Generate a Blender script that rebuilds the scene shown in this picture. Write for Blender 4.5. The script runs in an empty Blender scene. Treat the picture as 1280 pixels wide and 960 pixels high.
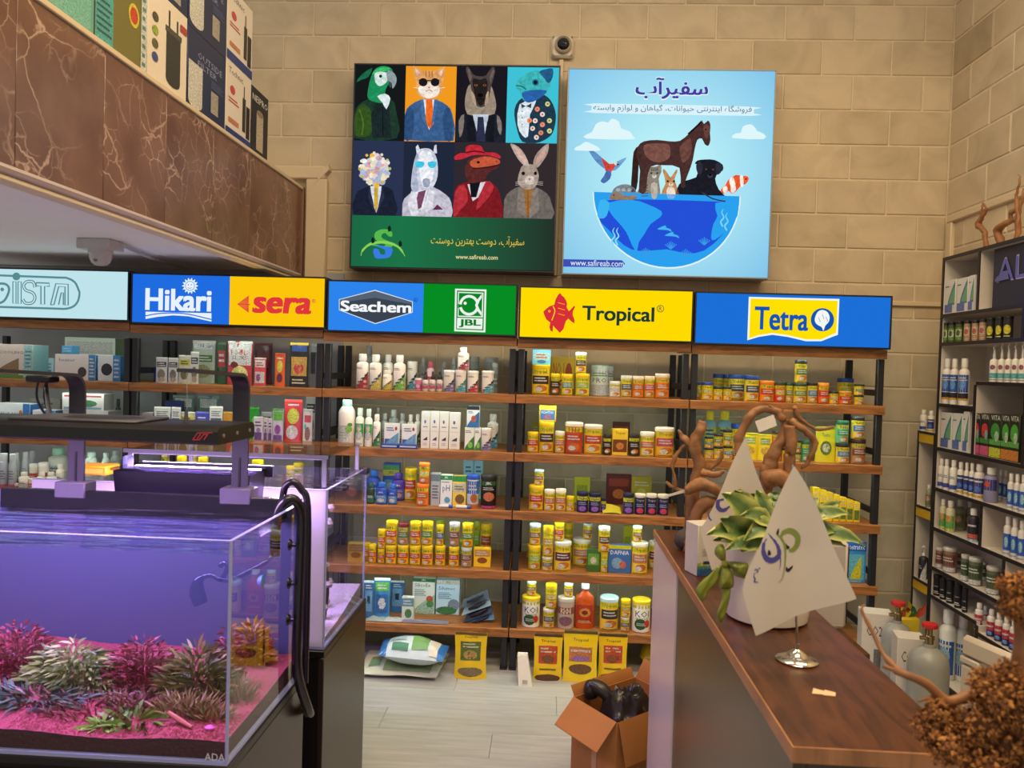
import bpy, math, random
from mathutils import Vector, Matrix, noise

sc = bpy.context.scene
col = sc.collection
RND = random.Random(11)

# ------------------------------------------------------------------ camera
F_PX = 960.0
CAM = Vector((0.0, 0.0, 1.5))
YAW, PITCH, ROLL = math.radians(2.79), math.radians(1.37), math.radians(1.70)
_fwd = Vector((-math.sin(YAW) * math.cos(PITCH), math.cos(YAW) * math.cos(PITCH), -math.sin(PITCH)))
_r0 = Vector((math.cos(YAW), math.sin(YAW), 0))
_d0 = _fwd.cross(_r0)
_right = math.cos(ROLL) * _r0 - math.sin(ROLL) * _d0
_down = math.cos(ROLL) * _d0 + math.sin(ROLL) * _r0
cd = bpy.data.cameras.new('camera')
cd.sensor_width = 36.0
cd.lens = 36.0 * F_PX / 1280.0
cd.clip_start = 0.02
cd.dof.use_dof = True
cd.dof.focus_distance = 3.6
cd.dof.aperture_fstop = 7.0
cam = bpy.data.objects.new('camera', cd)
col.objects.link(cam)
mw = Matrix((_right, -_down, -_fwd)).transposed().to_4x4()
mw.translation = CAM
cam.matrix_world = mw
sc.camera = cam

# ------------------------------------------------------------------ colour management, world
sc.view_settings.view_transform = 'Standard'
sc.view_settings.look = 'None'
sc.view_settings.gamma = 1.0
sc.view_settings.use_curve_mapping = False
sc.view_settings.exposure = 0.0


def lin(h):
    h = h.lstrip('#')
    out = []
    for i in (0, 2, 4):
        c = int(h[i:i + 2], 16) / 255.0
        out.append(c / 12.92 if c <= 0.04045 else ((c + 0.055) / 1.055) ** 2.4)
    return (out[0], out[1], out[2], 1.0)


w = bpy.data.worlds.new('world')
sc.world = w
w.use_nodes = True
bg = w.node_tree.nodes['Background']
bg.inputs[0].default_value = (1.0, 0.95, 0.89, 1.0)
bg.inputs[1].default_value = 0.44


def area(name, loc, size, power, colr, rot=(0, 0, 0), spread=180):
    l = bpy.data.lights.new(name, 'AREA')
    l.shape = 'RECTANGLE'
    l.size, l.size_y = size
    l.energy = power
    l.color = colr
    l.spread = math.radians(spread)
    o = bpy.data.objects.new(name, l)
    o.location = loc
    o.rotation_euler = rot
    col.objects.link(o)
    return o


WARM = (1.0, 0.74, 0.42)
area('ceiling_lamp_light', (-0.3, 2.3, 3.95), (1.2, 0.5), 38, WARM)
area('ceiling_lamp_light', (1.3, 2.1, 3.95), (1.2, 0.5), 36, WARM)
area('ceiling_lamp_light', (0.3, 0.2, 3.95), (1.8, 0.8), 84, (1.0, 0.79, 0.52))


def at(px, py, X=None, Y=None, Z=None):
    v = _fwd + _right * ((px - 640.0) / F_PX) + _down * ((py - 480.0) / F_PX)
    if Y is not None:
        k = (Y - CAM.y) / v.y
    elif X is not None:
        k = (X - CAM.x) / v.x
    else:
        k = (Z - CAM.z) / v.z
    return CAM + v * k


def zoomer(ox, oy, s):
    return lambda x, y: (ox + x / s, oy + y / s)


# ------------------------------------------------------------------ materials
_mats = {}


def M(h, rough=0.5, metal=0.0, var=0.06, scale=40.0, bump=0.0, spec=0.5, emit=None, es=1.0, coat=0.0, trans=0.0):
    key = (h, rough, metal, var, scale, bump, spec, emit, es, coat, trans)
    if key in _mats:
        return _mats[key]
    m = bpy.data.materials.new('mat_' + h.lstrip('#'))
    m.use_nodes = True
    nt = m.node_tree
    b = nt.nodes['Principled BSDF']
    b.inputs['Roughness'].default_value = rough
    b.inputs['Metallic'].default_value = metal
    b.inputs['Specular IOR Level'].default_value = spec
    if coat:
        b.inputs['Coat Weight'].default_value = coat
    c = lin(h)
    if var > 0 or bump > 0:
        tc = nt.nodes.new('ShaderNodeTexCoord')
        n = nt.nodes.new('ShaderNodeTexNoise')
        n.inputs['Scale'].default_value = scale
        n.inputs['Detail'].default_value = 2
        nt.links.new(tc.outputs['Object'], n.inputs['Vector'])
        mx = nt.nodes.new('ShaderNodeMix')
        mx.data_type = 'RGBA'
        mx.inputs[6].default_value = tuple(min(1, x * (1 - var)) for x in c[:3]) + (1,)
        mx.inputs[7].default_value = tuple(min(1, x * (1 + var)) for x in c[:3]) + (1,)
        nt.links.new(n.outputs[0], mx.inputs[0])
        nt.links.new(mx.outputs[2], b.inputs['Base Color'])
        if bump > 0:
            bp = nt.nodes.new('ShaderNodeBump')
            bp.inputs['Strength'].default_value = bump
            bp.inputs['Distance'].default_value = 0.004
            nt.links.new(n.outputs[0], bp.inputs['Height'])
            nt.links.new(bp.outputs[0], b.inputs['Normal'])
    else:
        b.inputs['Base Color'].default_value = c
    if emit:
        b.inputs['Emission Color'].default_value = lin(emit)
        b.inputs['Emission Strength'].default_value = es
    _mats[key] = m
    return m


def EM(h, s=1.0):
    key = ('em', h, s)
    if key in _mats:
        return _mats[key]
    m = bpy.data.materials.new('lit_' + h.lstrip('#'))
    m.use_nodes = True
    nt = m.node_tree
    nt.nodes.clear()
    o = nt.nodes.new('ShaderNodeOutputMaterial')
    e = nt.nodes.new('ShaderNodeEmission')
    e.inputs[0].default_value = lin(h)
    e.inputs[1].default_value = s
    nt.links.new(e.outputs[0], o.inputs[0])
    _mats[key] = m
    return m


def EMN(h, s=1.0):
    """backlit print with the soft mottling of a painted picture"""
    key = ('emn', h)
    if key in _mats:
        return _mats[key]
    m = EM(h, s).copy()
    nt = m.node_tree
    e = [n for n in nt.nodes if n.type == 'EMISSION'][0]
    tc = nt.nodes.new('ShaderNodeTexCoord')
    n = nt.nodes.new('ShaderNodeTexNoise')
    n.inputs['Scale'].default_value = 42.0
    n.inputs['Detail'].default_value = 3.0
    n.inputs['Distortion'].default_value = 0.8
    mp = nt.nodes.new('ShaderNodeMapRange')
    mp.inputs[1].default_value, mp.inputs[2].default_value = 0.3, 0.7
    mp.inputs[3].default_value, mp.inputs[4].default_value = 0.74, 1.24
    nt.links.new(tc.outputs['Object'], n.inputs['Vector'])
    nt.links.new(n.outputs[0], mp.inputs[0])
    nt.links.new(mp.outputs[0], e.inputs[1])
    _mats[key] = m
    return m


def node_mat(name, fn):
    """a material whose node tree fn(nt, bsdf) fills in"""
    m = bpy.data.materials.new(name)
    m.use_nodes = True
    fn(m.node_tree, m.node_tree.nodes['Principled BSDF'])
    return m


def glass(name, tint, ior=1.45, rough=0.0, gloss=(1, 1, 1, 1), bump=0.0, bscale=20):
    m = bpy.data.materials.new(name)
    m.use_nodes = True
    nt = m.node_tree
    nt.nodes.clear()
    o = nt.nodes.new('ShaderNodeOutputMaterial')
    t = nt.nodes.new('ShaderNodeBsdfTransparent')
    t.inputs[0].default_value = lin(tint)
    g = nt.nodes.new('ShaderNodeBsdfGlossy')
    g.inputs['Color'].default_value = gloss
    g.inputs['Roughness'].default_value = rough
    f = nt.nodes.new('ShaderNodeFresnel')
    f.inputs[0].default_value = ior
    x = nt.nodes.new('ShaderNodeMixShader')
    gm = nt.nodes.new('ShaderNodeNewGeometry')          # reflect on the outer face only
    inv = nt.nodes.new('ShaderNodeMath')
    inv.operation = 'SUBTRACT'
    inv.inputs[0].default_value = 1.0
    ml = nt.nodes.new('ShaderNodeMath')
    ml.operation = 'MULTIPLY'
    nt.links.new(gm.outputs['Backfacing'], inv.inputs[1])
    nt.links.new(f.outputs[0], ml.inputs[0])
    nt.links.new(inv.outputs[0], ml.inputs[1])
    nt.links.new(ml.outputs[0], x.inputs[0])
    nt.links.new(t.outputs[0], x.inputs[1])
    nt.links.new(g.outputs[0], x.inputs[2])
    nt.links.new(x.outputs[0], o.inputs[0])
    if bump:
        tc = nt.nodes.new('ShaderNodeTexCoord')
        mp = nt.nodes.new('ShaderNodeMapping')
        mp.inputs['Scale'].default_value = (0.35, 1.6, 1)
        n = nt.nodes.new('ShaderNodeTexNoise')
        n.inputs['Scale'].default_value = bscale
        n.inputs['Detail'].default_value = 2
        bp = nt.nodes.new('ShaderNodeBump')
        bp.inputs['Strength'].default_value = bump
        bp.inputs['Distance'].default_value = 0.02
        nt.links.new(tc.outputs['Object'], mp.inputs[0])
        nt.links.new(mp.outputs[0], n.inputs['Vector'])
        nt.links.new(n.outputs[0], bp.inputs['Height'])
        nt.links.new(bp.outputs[0], g.inputs['Normal'])
        nt.links.new(bp.outputs[0], f.inputs['Normal'])
    return m


# ------------------------------------------------------------------ mesh builder
def wloc(o):
    v = Vector((0, 0, 0))
    while o is not None:
        v += o.location
        o = o.parent
    return v


class MB:
    def __init__(s):
        s.v, s.f, s.m, s.mats = [], [], [], []

    def mi(s, mat):
        if mat not in s.mats:
            s.mats.append(mat)
        return s.mats.index(mat)

    def face(s, pts, mat):
        n = len(s.v)
        s.v += [tuple(p) for p in pts]
        s.f.append(tuple(range(n, n + len(pts))))
        s.m.append(s.mi(mat))

    def mesh(s, vs, fs, mat):
        n = len(s.v)
        s.v += [tuple(p) for p in vs]
        k = s.mi(mat)
        for f in fs:
            s.f.append(tuple(n + i for i in f))
            s.m.append(k)

    def box(s, x0, x1, y0, y1, z0, z1, mat, bev=0.0, xf=None):
        if x0 > x1: x0, x1 = x1, x0
        if y0 > y1: y0, y1 = y1, y0
        if z0 > z1: z0, z1 = z1, z0
        lo, hi = (x0, y0, z0), (x1, y1, z1)
        if bev <= 0:
            vs = [(a, b, c) for a in (x0, x1) for b in (y0, y1) for c in (z0, z1)]
            fs = [(0, 1, 3, 2), (4, 6, 7, 5), (0, 4, 5, 1), (2, 3, 7, 6), (0, 2, 6, 4), (1, 5, 7, 3)]
        else:
            b = min(bev, 0.45 * min(x1 - x0, y1 - y0, z1 - z0))
            idx, vs, fs = {}, [], []
            sg = (0, 1)
            for sx in sg:
                for sy in sg:
                    for sz in sg:
                        sgn = (sx, sy, sz)
                        for a in range(3):
                            p = []
                            for k in range(3):
                                q = hi[k] if sgn[k] else lo[k]
                                if k != a:
                                    q += -b if sgn[k] else b
                                p.append(q)
                            idx[(sgn, a)] = len(vs)
                            vs.append(tuple(p))
            for a in range(3):
                b1, c1 = (a + 1) % 3, (a + 2) % 3
                for t in sg:
                    quad = []
                    for (u, v_) in ((0, 0), (1, 0), (1, 1), (0, 1)):
                        g = [0, 0, 0]
                        g[a], g[b1], g[c1] = t, u, v_
                        quad.append(idx[(tuple(g), a)])
                    fs.append(tuple(quad))
            for a in range(3):          # edges along axis a between faces b1, c1
                b1, c1 = (a + 1) % 3, (a + 2) % 3
                for u in sg:
                    for v_ in sg:
                        g0, g1 = [0, 0, 0], [0, 0, 0]
                        g0[a], g1[a] = 0, 1
                        for g in (g0, g1):
                            g[b1], g[c1] = u, v_
                        fs.append((idx[(tuple(g0), b1)], idx[(tuple(g1), b1)], idx[(tuple(g1), c1)], idx[(tuple(g0), c1)]))
            for sx in sg:
                for sy in sg:
                    for sz in sg:
                        fs.append(tuple(idx[((sx, sy, sz), a)] for a in range(3)))
        c = Vector(((x0 + x1) / 2, (y0 + y1) / 2, (z0 + z1) / 2))
        out = []
        for f in fs:
            p = [Vector(vs[i]) for i in f]
            n = (p[1] - p[0]).cross(p[2] - p[0])
            ctr = sum(p, Vector((0, 0, 0))) / len(p)
            out.append(f if n.dot(ctr - c) >= 0 else tuple(reversed(f)))
        if xf is not None:
            vs = [xf @ Vector(p) for p in vs]
        s.mesh(vs, out, mat)

    def lathe(s, prof, mat, seg=16, c=(0, 0, 0), sy=1.0, mats=None, xf=None):
        """prof: list of (r, z) from bottom to top; mats: one material for each ring gap"""
        n0 = len(s.v)
        for r, z in prof:
            for k in range(seg):
                a = 2 * math.pi * k / seg
                p = Vector((c[0] + r * math.cos(a), c[1] + r * sy * math.sin(a), c[2] + z))
                s.v.append(tuple(xf @ p) if xf is not None else tuple(p))
        for i in range(len(prof) - 1):
            mm = s.mi(mats[i] if mats else mat)
            for k in range(seg):
                k2 = (k + 1) % seg
                s.f.append((n0 + i * seg + k, n0 + i * seg + k2, n0 + (i + 1) * seg + k2, n0 + (i + 1) * seg + k))
                s.m.append(mm)
        if prof[0][0] > 1e-6:
            s.f.append(tuple(n0 + k for k in reversed(range(seg))))
            s.m.append(s.mi(mats[0] if mats else mat))
        if prof[-1][0] > 1e-6:
            e = n0 + (len(prof) - 1) * seg
            s.f.append(tuple(e + k for k in range(seg)))
            s.m.append(s.mi(mats[-1] if mats else mat))

    def tube(s, pts, rad, mat, seg=8, cap=True):
        pts = [Vector(p) for p in pts]
        n = len(pts)
        rads = rad if isinstance(rad, (list, tuple)) else [rad] * n
        n0 = len(s.v)
        up = Vector((0, 0, 1))
        prev = None
        for i in range(n):
            t = (pts[min(i + 1, n - 1)] - pts[max(i - 1, 0)])
            if t.length < 1e-9:
                t = Vector((0, 0, 1))
            t.normalize()
            if prev is None:
                a = up if abs(t.z) < 0.9 else Vector((1, 0, 0))
                u = t.cross(a).normalized()
            else:
                u = prev - t * prev.dot(t)
                if u.length < 1e-6:
                    u = t.cross(up)
                u.normalize()
            prev = u
            v = t.cross(u)
            for k in range(seg):
                a = 2 * math.pi * k / seg
                s.v.append(tuple(pts[i] + (u * math.cos(a) + v * math.sin(a)) * rads[i]))
        km = s.mi(mat)
        for i in range(n - 1):
            for k in range(seg):
                k2 = (k + 1) % seg
                s.f.append((n0 + i * seg + k, n0 + i * seg + k2, n0 + (i + 1) * seg + k2, n0 + (i + 1) * seg + k))
                s.m.append(km)
        if cap:
            s.f.append(tuple(n0 + k for k in reversed(range(seg))))
            s.f.append(tuple(n0 + (n - 1) * seg + k for k in range(seg)))
            s.m += [km, km]

    def prism(s, pts, off, mat, side=None):
        """closed polygon (3D points) extruded by vector off"""
        pts = [Vector(p) for p in pts]
        off = Vector(off)
        n = len(pts)
        n0 = len(s.v)
        s.v += [tuple(p) for p in pts] + [tuple(p + off) for p in pts]
        k, k2 = s.mi(mat), s.mi(side or mat)
        s.f.append(tuple(n0 + i for i in reversed(range(n))))
        s.f.append(tuple(n0 + n + i for i in range(n)))
        s.m += [k, k]
        for i in range(n):
            j = (i + 1) % n
            s.f.append((n0 + i, n0 + j, n0 + n + j, n0 + n + i))
            s.m.append(k2)

    def grid(s, fn, nu, nv, mat):
        n0 = len(s.v)
        for j in range(nv + 1):
            for i in range(nu + 1):
                s.v.append(tuple(fn(i / nu, j / nv)))
        k = s.mi(mat)
        for j in range(nv):
            for i in range(nu):
                a = n0 + j * (nu + 1) + i
                s.f.append((a, a + 1, a + nu + 2, a + nu + 1))
                s.m.append(k)

    def build(s, name, parent=None, smooth=True, angle=40, loc=None):
        """ONE mesh object; the vertices are in world space unless loc says where the origin goes"""
        me = bpy.data.meshes.new(name)
        off = wloc(parent) if parent is not None else Vector((0, 0, 0))
        base = Vector(loc) if loc is not None else Vector((0, 0, 0))
        d = off + base
        vs = [(x - d.x, y - d.y, z - d.z) for x, y, z in s.v]
        me.from_pydata(vs, [], s.f)
        for m in s.mats:
            me.materials.append(m)
        me.polygons.foreach_set('material_index', s.m)
        if smooth:
            me.polygons.foreach_set('use_smooth', [True] * len(me.polygons))
            me.set_sharp_from_angle(angle=math.radians(angle))
        me.update()
        o = bpy.data.objects.new(name, me)
        col.objects.link(o)
        if parent is not None:
            o.parent = parent
        o.location = base
        return o


def tag(o, label=None, cat=None, group=None, kind=None):
    if label: o['label'] = label
    if cat: o['category'] = cat
    if group: o['group'] = group
    if kind: o['kind'] = kind
    return o


def thing(name, loc, label, cat, group=None):
    o = bpy.data.objects.new(name, None)
    o.location = loc
    o.empty_display_size = 0.05
    col.objects.link(o)
    return tag(o, label, cat, group)


def catmull(pts, n=4, closed=True):
    P = [Vector(p) for p in pts]
    out = []
    m = len(P)
    rng = range(m) if closed else range(m - 1)
    for i in rng:
        if closed:
            a, b, c, d = P[(i - 1) % m], P[i], P[(i + 1) % m], P[(i + 2) % m]
        else:
            a, b, c, d = P[max(i - 1, 0)], P[i], P[i + 1], P[min(i + 2, m - 1)]
        for k in range(n):
            t = k / n
            out.append(0.5 * ((2 * b) + (c - a) * t + (2 * a - 5 * b + 4 * c - d) * t * t + (3 * b - a - 3 * c + d) * t ** 3))
    if not closed:
        out.append(P[-1])
    return out


# ------------------------------------------------------------------ lettering
_AR = {  # isolated, final, initial, medial
    'ا': 'FE8D FE8E', 'آ': 'FE81 FE82', 'ب': 'FE8F FE90 FE91 FE92', 'ت': 'FE95 FE96 FE97 FE98', 'ح': 'FEA1 FEA2 FEA3 FEA4',
    'د': 'FEA9 FEAA', 'ر': 'FEAD FEAE', 'ز': 'FEAF FEB0', 'س': 'FEB1 FEB2 FEB3 FEB4', 'ش': 'FEB5 FEB6 FEB7 FEB8',
    'ف': 'FED1 FED2 FED3 FED4', 'گ': 'FB92 FB93 FB94 FB95', 'ل': 'FEDD FEDE FEDF FEE0', 'م': 'FEE1 FEE2 FEE3 FEE4',
    'ن': 'FEE5 FEE6 FEE7 FEE8', 'ه': 'FEE9 FEEA FEEB FEEC', 'و': 'FEED FEEE', 'ی': 'FBFC FBFD FBFE FBFF'}


def persian(t):
    out = []
    for i, ch in enumerate(t):
        if ch not in _AR:
            out.append(ch)
            continue
        f = [chr(int(x, 16)) for x in _AR[ch].split()]
        pj = i > 0 and t[i - 1] in _AR and len(_AR[t[i - 1]].split()) == 4
        nj = len(f) == 4 and i + 1 < len(t) and t[i + 1] in _AR
        out.append(f[3] if pj and nj else f[1] if pj else f[2] if nj else f[0])
    return ''.join(reversed(out))


_txt = {}


def text2d(s, bold=0.0, shear=0.0, res=2):
    """flat triangulated lettering scaled to a 0..1 box; bold = several copies side by side"""
    key = (s, bold, shear, res)
    if key in _txt:
        return _txt[key]
    c = bpy.data.curves.new('lettering', 'FONT')
    c.body = s
    c.resolution_u = res
    c.shear = shear
    o = bpy.data.objects.new('lettering', c)
    col.objects.link(o)
    bpy.context.view_layer.update()
    me = bpy.data.meshes.new_from_object(o.evaluated_get(bpy.context.evaluated_depsgraph_get()))
    v0 = [(v.co.x, v.co.y) for v in me.vertices]
    f0 = [tuple(p.vertices) for p in me.polygons]
    bpy.data.objects.remove(o)
    bpy.data.curves.remove(c)
    bpy.data.meshes.remove(me)
    vs, fs = [], []
    for dx, dy in (((-1, -.6), (1, -.6), (1, .6), (-1, .6), (0, 0)) if bold > 0.011 else ((0, 0),)):
        n = len(vs)
        vs += [(x + dx * bold * 0.8, y + dy * bold * 0.8) for x, y in v0]
        fs += [tuple(i + n for i in f) for f in f0]
    xs, ys = [v[0] for v in vs], [v[1] for v in vs]
    x0, x1, y0, y1 = min(xs), max(xs), min(ys), max(ys)
    vs = [((x - x0) / (x1 - x0), (y - y0) / (y1 - y0)) for x, y in vs]
    _txt[key] = (vs, fs)
    return _txt[key]


class Flat:
    """print on an upright plane Y = const, traced in the coordinates of a picture crop"""

    def __init__(s, Y, zm=lambda x, y: (x, y), step=0.0006, matf=EM):
        s.Y, s.zm, s.step, s.k, s.mb, s.matf, s.clip = Y, zm, step, 0, MB(), matf, None

    def p(s, x, y):
        q = at(*s.zm(x, y), Y=s.Y)
        if s.clip:
            return (min(max(q.x, s.clip[0]), s.clip[1]), s.Y - s.step * s.k, min(max(q.z, s.clip[2]), s.clip[3]))
        return (q.x, s.Y - s.step * s.k, q.z)

    def poly(s, pts, c, smooth=0):
        s.k += 1
        if smooth:
            pts = [tuple(v) for v in catmull([(a, b, 0) for a, b in pts], smooth)]
        q = [s.p(a[0], a[1]) for a in pts]
        ar = sum(q[i][0] * q[(i + 1) % len(q)][2] - q[(i + 1) % len(q)][0] * q[i][2] for i in range(len(q)))
        if ar < 0:
            q.reverse()
        s.mb.face(q, s.matf(c))
        return s

    def ell(s, x, y, rx, ry, c, rot=0.0, n=16):
        cr, sr = math.cos(rot), math.sin(rot)
        return s.poly([(x + rx * math.cos(a) * cr - ry * math.sin(a) * sr, y + rx * math.cos(a) * sr + ry * math.sin(a) * cr)
                       for a in [2 * math.pi * k / n for k in range(n)]], c)

    def line(s, pts, wd, c, smooth=0):
        if smooth:
            pts = [tuple(v)[:2] for v in catmull([(a, b, 0) for a, b in pts], smooth, False)]
        L, Rr = [], []
        for i in range(len(pts)):
            a, b = pts[max(i - 1, 0)], pts[min(i + 1, len(pts) - 1)]
            dx, dy = b[0] - a[0], b[1] - a[1]
            l = math.hypot(dx, dy) or 1
            ww = wd[i * len(wd) // len(pts)] if isinstance(wd, (list, tuple)) else wd
            L.append((pts[i][0] - dy / l * ww / 2, pts[i][1] + dx / l * ww / 2))
            Rr.append((pts[i][0] + dy / l * ww / 2, pts[i][1] - dx / l * ww / 2))
        s.k += 1
        m = s.matf(c)
        for i in range(len(pts) - 1):
            s.mb.face([s.p(*L[i]), s.p(*L[i + 1]), s.p(*Rr[i + 1]), s.p(*Rr[i])], m)
        return s

    def text(s, t, bl, br, h, c, bold=0.0, shear=0.0, res=2):
        """bl, br: bottom corners of the lettering in crop coordinates, h: height in crop units"""
        s.k += 1
        a = s.p(*bl)
        b = s.p(*br)
        top = s.p(bl[0], bl[1] - h)
        vs, fs = text2d(t, bold, shear, res)
        hh = top[2] - a[2]
        zz = (a[2] + b[2]) / 2
        s.mb.mesh([(a[0] + (b[0] - a[0]) * u, a[1], zz + hh * v) for u, v in vs], fs, s.matf(c))
        return s

# ================================================================== STRUCTURE
WY = 4.25          # face of the back wall
WX = 2.10          # face of the right wall


def st(o):
    o['kind'] = 'structure'
    return o


def _stone(nt, b, ca='#b8a688', cb='#ccb999'):
    oi = nt.nodes.new('ShaderNodeObjectInfo')
    tc = nt.nodes.new('ShaderNodeTexCoord')
    add = nt.nodes.new('ShaderNodeVectorMath'); add.operation = 'ADD'
    sc3 = nt.nodes.new('ShaderNodeVectorMath'); sc3.operation = 'SCALE'
    cmb = nt.nodes.new('ShaderNodeCombineXYZ')
    for i in range(3):
        nt.links.new(oi.outputs['Random'], cmb.inputs[i])
    sc3.inputs['Scale'].default_value = 37.0
    nt.links.new(cmb.outputs[0], sc3.inputs[0])
    nt.links.new(tc.outputs['Object'], add.inputs[0])
    nt.links.new(sc3.outputs[0], add.inputs[1])
    n1 = nt.nodes.new('ShaderNodeTexNoise'); n1.inputs['Scale'].default_value = 4.0; n1.inputs['Detail'].default_value = 5; n1.inputs['Distortion'].default_value = 1.2
    nt.links.new(add.outputs[0], n1.inputs['Vector'])
    r1 = nt.nodes.new('ShaderNodeValToRGB')
    r1.color_ramp.elements[0].position = 0.30; r1.color_ramp.elements[0].color = lin(ca)
    r1.color_ramp.elements[1].position = 0.62; r1.color_ramp.elements[1].color = lin(cb)
    nt.links.new(n1.outputs[0], r1.inputs[0])
    r2 = nt.nodes.new('ShaderNodeValToRGB')
    e = r2.color_ramp.elements
    e[0].position = 0.0; e[0].color = (0.62, 0.60, 0.55, 1)
    e[1].position = 1.0; e[1].color = (1.0, 1.0, 1.0, 1)
    k = r2.color_ramp.elements.new(0.03); k.color = (0.86, 0.85, 0.82, 1)
    k = r2.color_ramp.elements.new(0.3); k.color = (0.92, 0.91, 0.9, 1)
    nt.links.new(oi.outputs['Random'], r2.inputs[0])
    mx = nt.nodes.new('ShaderNodeMix'); mx.data_type = 'RGBA'; mx.blend_type = 'MULTIPLY'; mx.inputs[0].default_value = 1.0
    nt.links.new(r1.outputs[0], mx.inputs[6]); nt.links.new(r2.outputs[0], mx.inputs[7])
    nt.links.new(mx.outputs[2], b.inputs['Base Color'])
    n2 = nt.nodes.new('ShaderNodeTexNoise'); n2.inputs['Scale'].default_value = 45.0; n2.inputs['Detail'].default_value = 4
    nt.links.new(add.outputs[0], n2.inputs['Vector'])
    bp = nt.nodes.new('ShaderNodeBump'); bp.inputs['Strength'].default_value = 0.25; bp.inputs['Distance'].default_value = 0.004
    nt.links.new(n2.outputs[0], bp.inputs['Height']); nt.links.new(bp.outputs[0], b.inputs['Normal'])
    b.inputs['Roughness'].default_value = 0.62


STONE = node_mat('sandstone', _stone)
STONE_LOW_LIT = node_mat('sandstone_low_light', lambda nt, b: _stone(nt, b, '#b4a88e', '#c8bca2'))  # same sandstone low on the wall, its cooler light put into the colour
MORTAR = M('#d2c2a4', rough=0.9, var=0.12, scale=60, bump=0.3)

b = MB(); b.box(-3.3, WX + 0.2, WY + 0.004, WY + 0.2, 0, 4.2, MORTAR)
wall_back = st(b.build('wall_back'))
b = MB(); b.box(WX + 0.004, WX + 0.2, 0.2, WY + 0.009, 0, 4.2, MORTAR)
wall_right = st(b.build('wall_right'))

bz0 = at(1100, 182, Y=WY).z
bdz = (at(1100, 49, Y=WY).z - at(1100, 310, Y=WY).z) / 6
bdx = at(1158, 25, Y=WY).x - at(1070, 25, Y=WY).x
bxA = at(1111.7, 160, Y=WY).x
bxB = at(1150, 203, Y=WY).x
_brk = {}


def brick(parent, axis, a0, a1, z0, z1):
    wdt, hgt = round(a1 - a0 - 0.007, 3), round(z1 - z0 - 0.007, 3)
    if wdt < 0.02:
        return
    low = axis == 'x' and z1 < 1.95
    SM = STONE_LOW_LIT if low else STONE
    key = (axis, wdt, hgt, low)
    if key not in _brk:
        q = MB()
        if axis == 'x':
            q.box(-wdt / 2, wdt / 2, -0.009, 0.0005, -hgt / 2, hgt / 2, SM, bev=0.005)
        else:
            q.box(-0.009, 0.004, -wdt / 2, wdt / 2, -hgt / 2, hgt / 2, STONE, bev=0.005)
        o = q.build('brick', angle=20)
        _brk[key] = o.data
    else:
        o = bpy.data.objects.new('brick', _brk[key])
        col.objects.link(o)
    o.parent = parent
    c = (a0 + a1) / 2
    pr = RND.uniform(-0.002, 0.001)
    o.location = (c, WY + 0.009 + pr, (z0 + z1) / 2) if axis == 'x' else (WX + 0.009 + pr, c, (z0 + z1) / 2)


for k in range(-16, 12):
    z0, z1 = bz0 + k * bdz, bz0 + (k + 1) * bdz
    if z1 < 0.05 or z0 > 3.75:
        continue
    anc = bxA if k % 2 == 0 else bxB
    for i in range(-12, 4):
        x0, x1 = anc + i * bdx, anc + (i + 1) * bdx
        x1 = min(x1, WX)
        if x0 > WX - 0.03 or x1 < -1.75 or (x1 < -1.35 and z1 < 2.3):
            continue
        brick(wall_back, 'x', x0, x1, max(z0, 0), z1)
    yoff = WY if k % 2 == 0 else WY + bdx * 0.5
    for i in range(0, 4):
        y1 = min(yoff - i * bdx, WY)
        y0 = yoff - (i + 1) * bdx
        if z1 > 1.9:
            brick(wall_right, 'y', y0, y1, max(z0, 0), z1)

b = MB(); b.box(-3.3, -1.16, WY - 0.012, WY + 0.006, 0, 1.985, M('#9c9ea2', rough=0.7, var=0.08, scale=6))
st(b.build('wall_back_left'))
CREAM = M('#cdb998', rough=0.55, var=0.05)
# ledge on the back wall beside the blue sign, cream frame on the right wall
zl = at(1140, 378, Y=WY).z
b = MB(); b.box(1.62, WX, WY - 0.016, WY + 0.01, zl - 0.022, zl + 0.004, CREAM, bev=0.004)
st(b.build('trim_1'))
zr = at(1187, 277, X=WX).z
b = MB()
b.box(WX - 0.02, WX + 0.01, 2.4, WY - 0.04, zr - 0.012, zr + 0.022, CREAM, bev=0.005)
b.box(WX - 0.02, WX + 0.01, WY - 0.09, WY - 0.04, 2.0, zr - 0.012, CREAM, bev=0.005)
st(b.build('trim_2'))
# cream boards beside the end of the mezzanine
b = MB()
p0, p1 = at(330, 209, Y=WY), at(409, 226, Y=WY)
b.box(p0.x - 0.2, p1.x, WY - 0.05, WY + 0.01, p1.z, p0.z, CREAM, bev=0.006)
p2, p3 = at(386, 226, Y=WY), at(409, 345, Y=WY)
b.box(p2.x, p3.x, WY - 0.05, WY + 0.01, 1.88, p1.z - 0.001, CREAM, bev=0.006)
b.prism([(p3.x - 0.07, WY - 0.052, p1.z - 0.03), (p3.x + 0.004, WY - 0.052, p0.z + 0.012), (p3.x + 0.012, WY - 0.052, p0.z - 0.02)], (0, 0.05, 0), CREAM)
st(b.build('trim_3'))
# thin conduit between the two light boxes
c0 = at(702, 76, Y=WY); c1 = at(697, 345, Y=WY)
b = MB(); b.box(c0.x - 0.014, c0.x + 0.012, WY - 0.022, WY + 0.002, c1.z, c0.z, CREAM, bev=0.004)
st(b.build('trim_4'))


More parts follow.
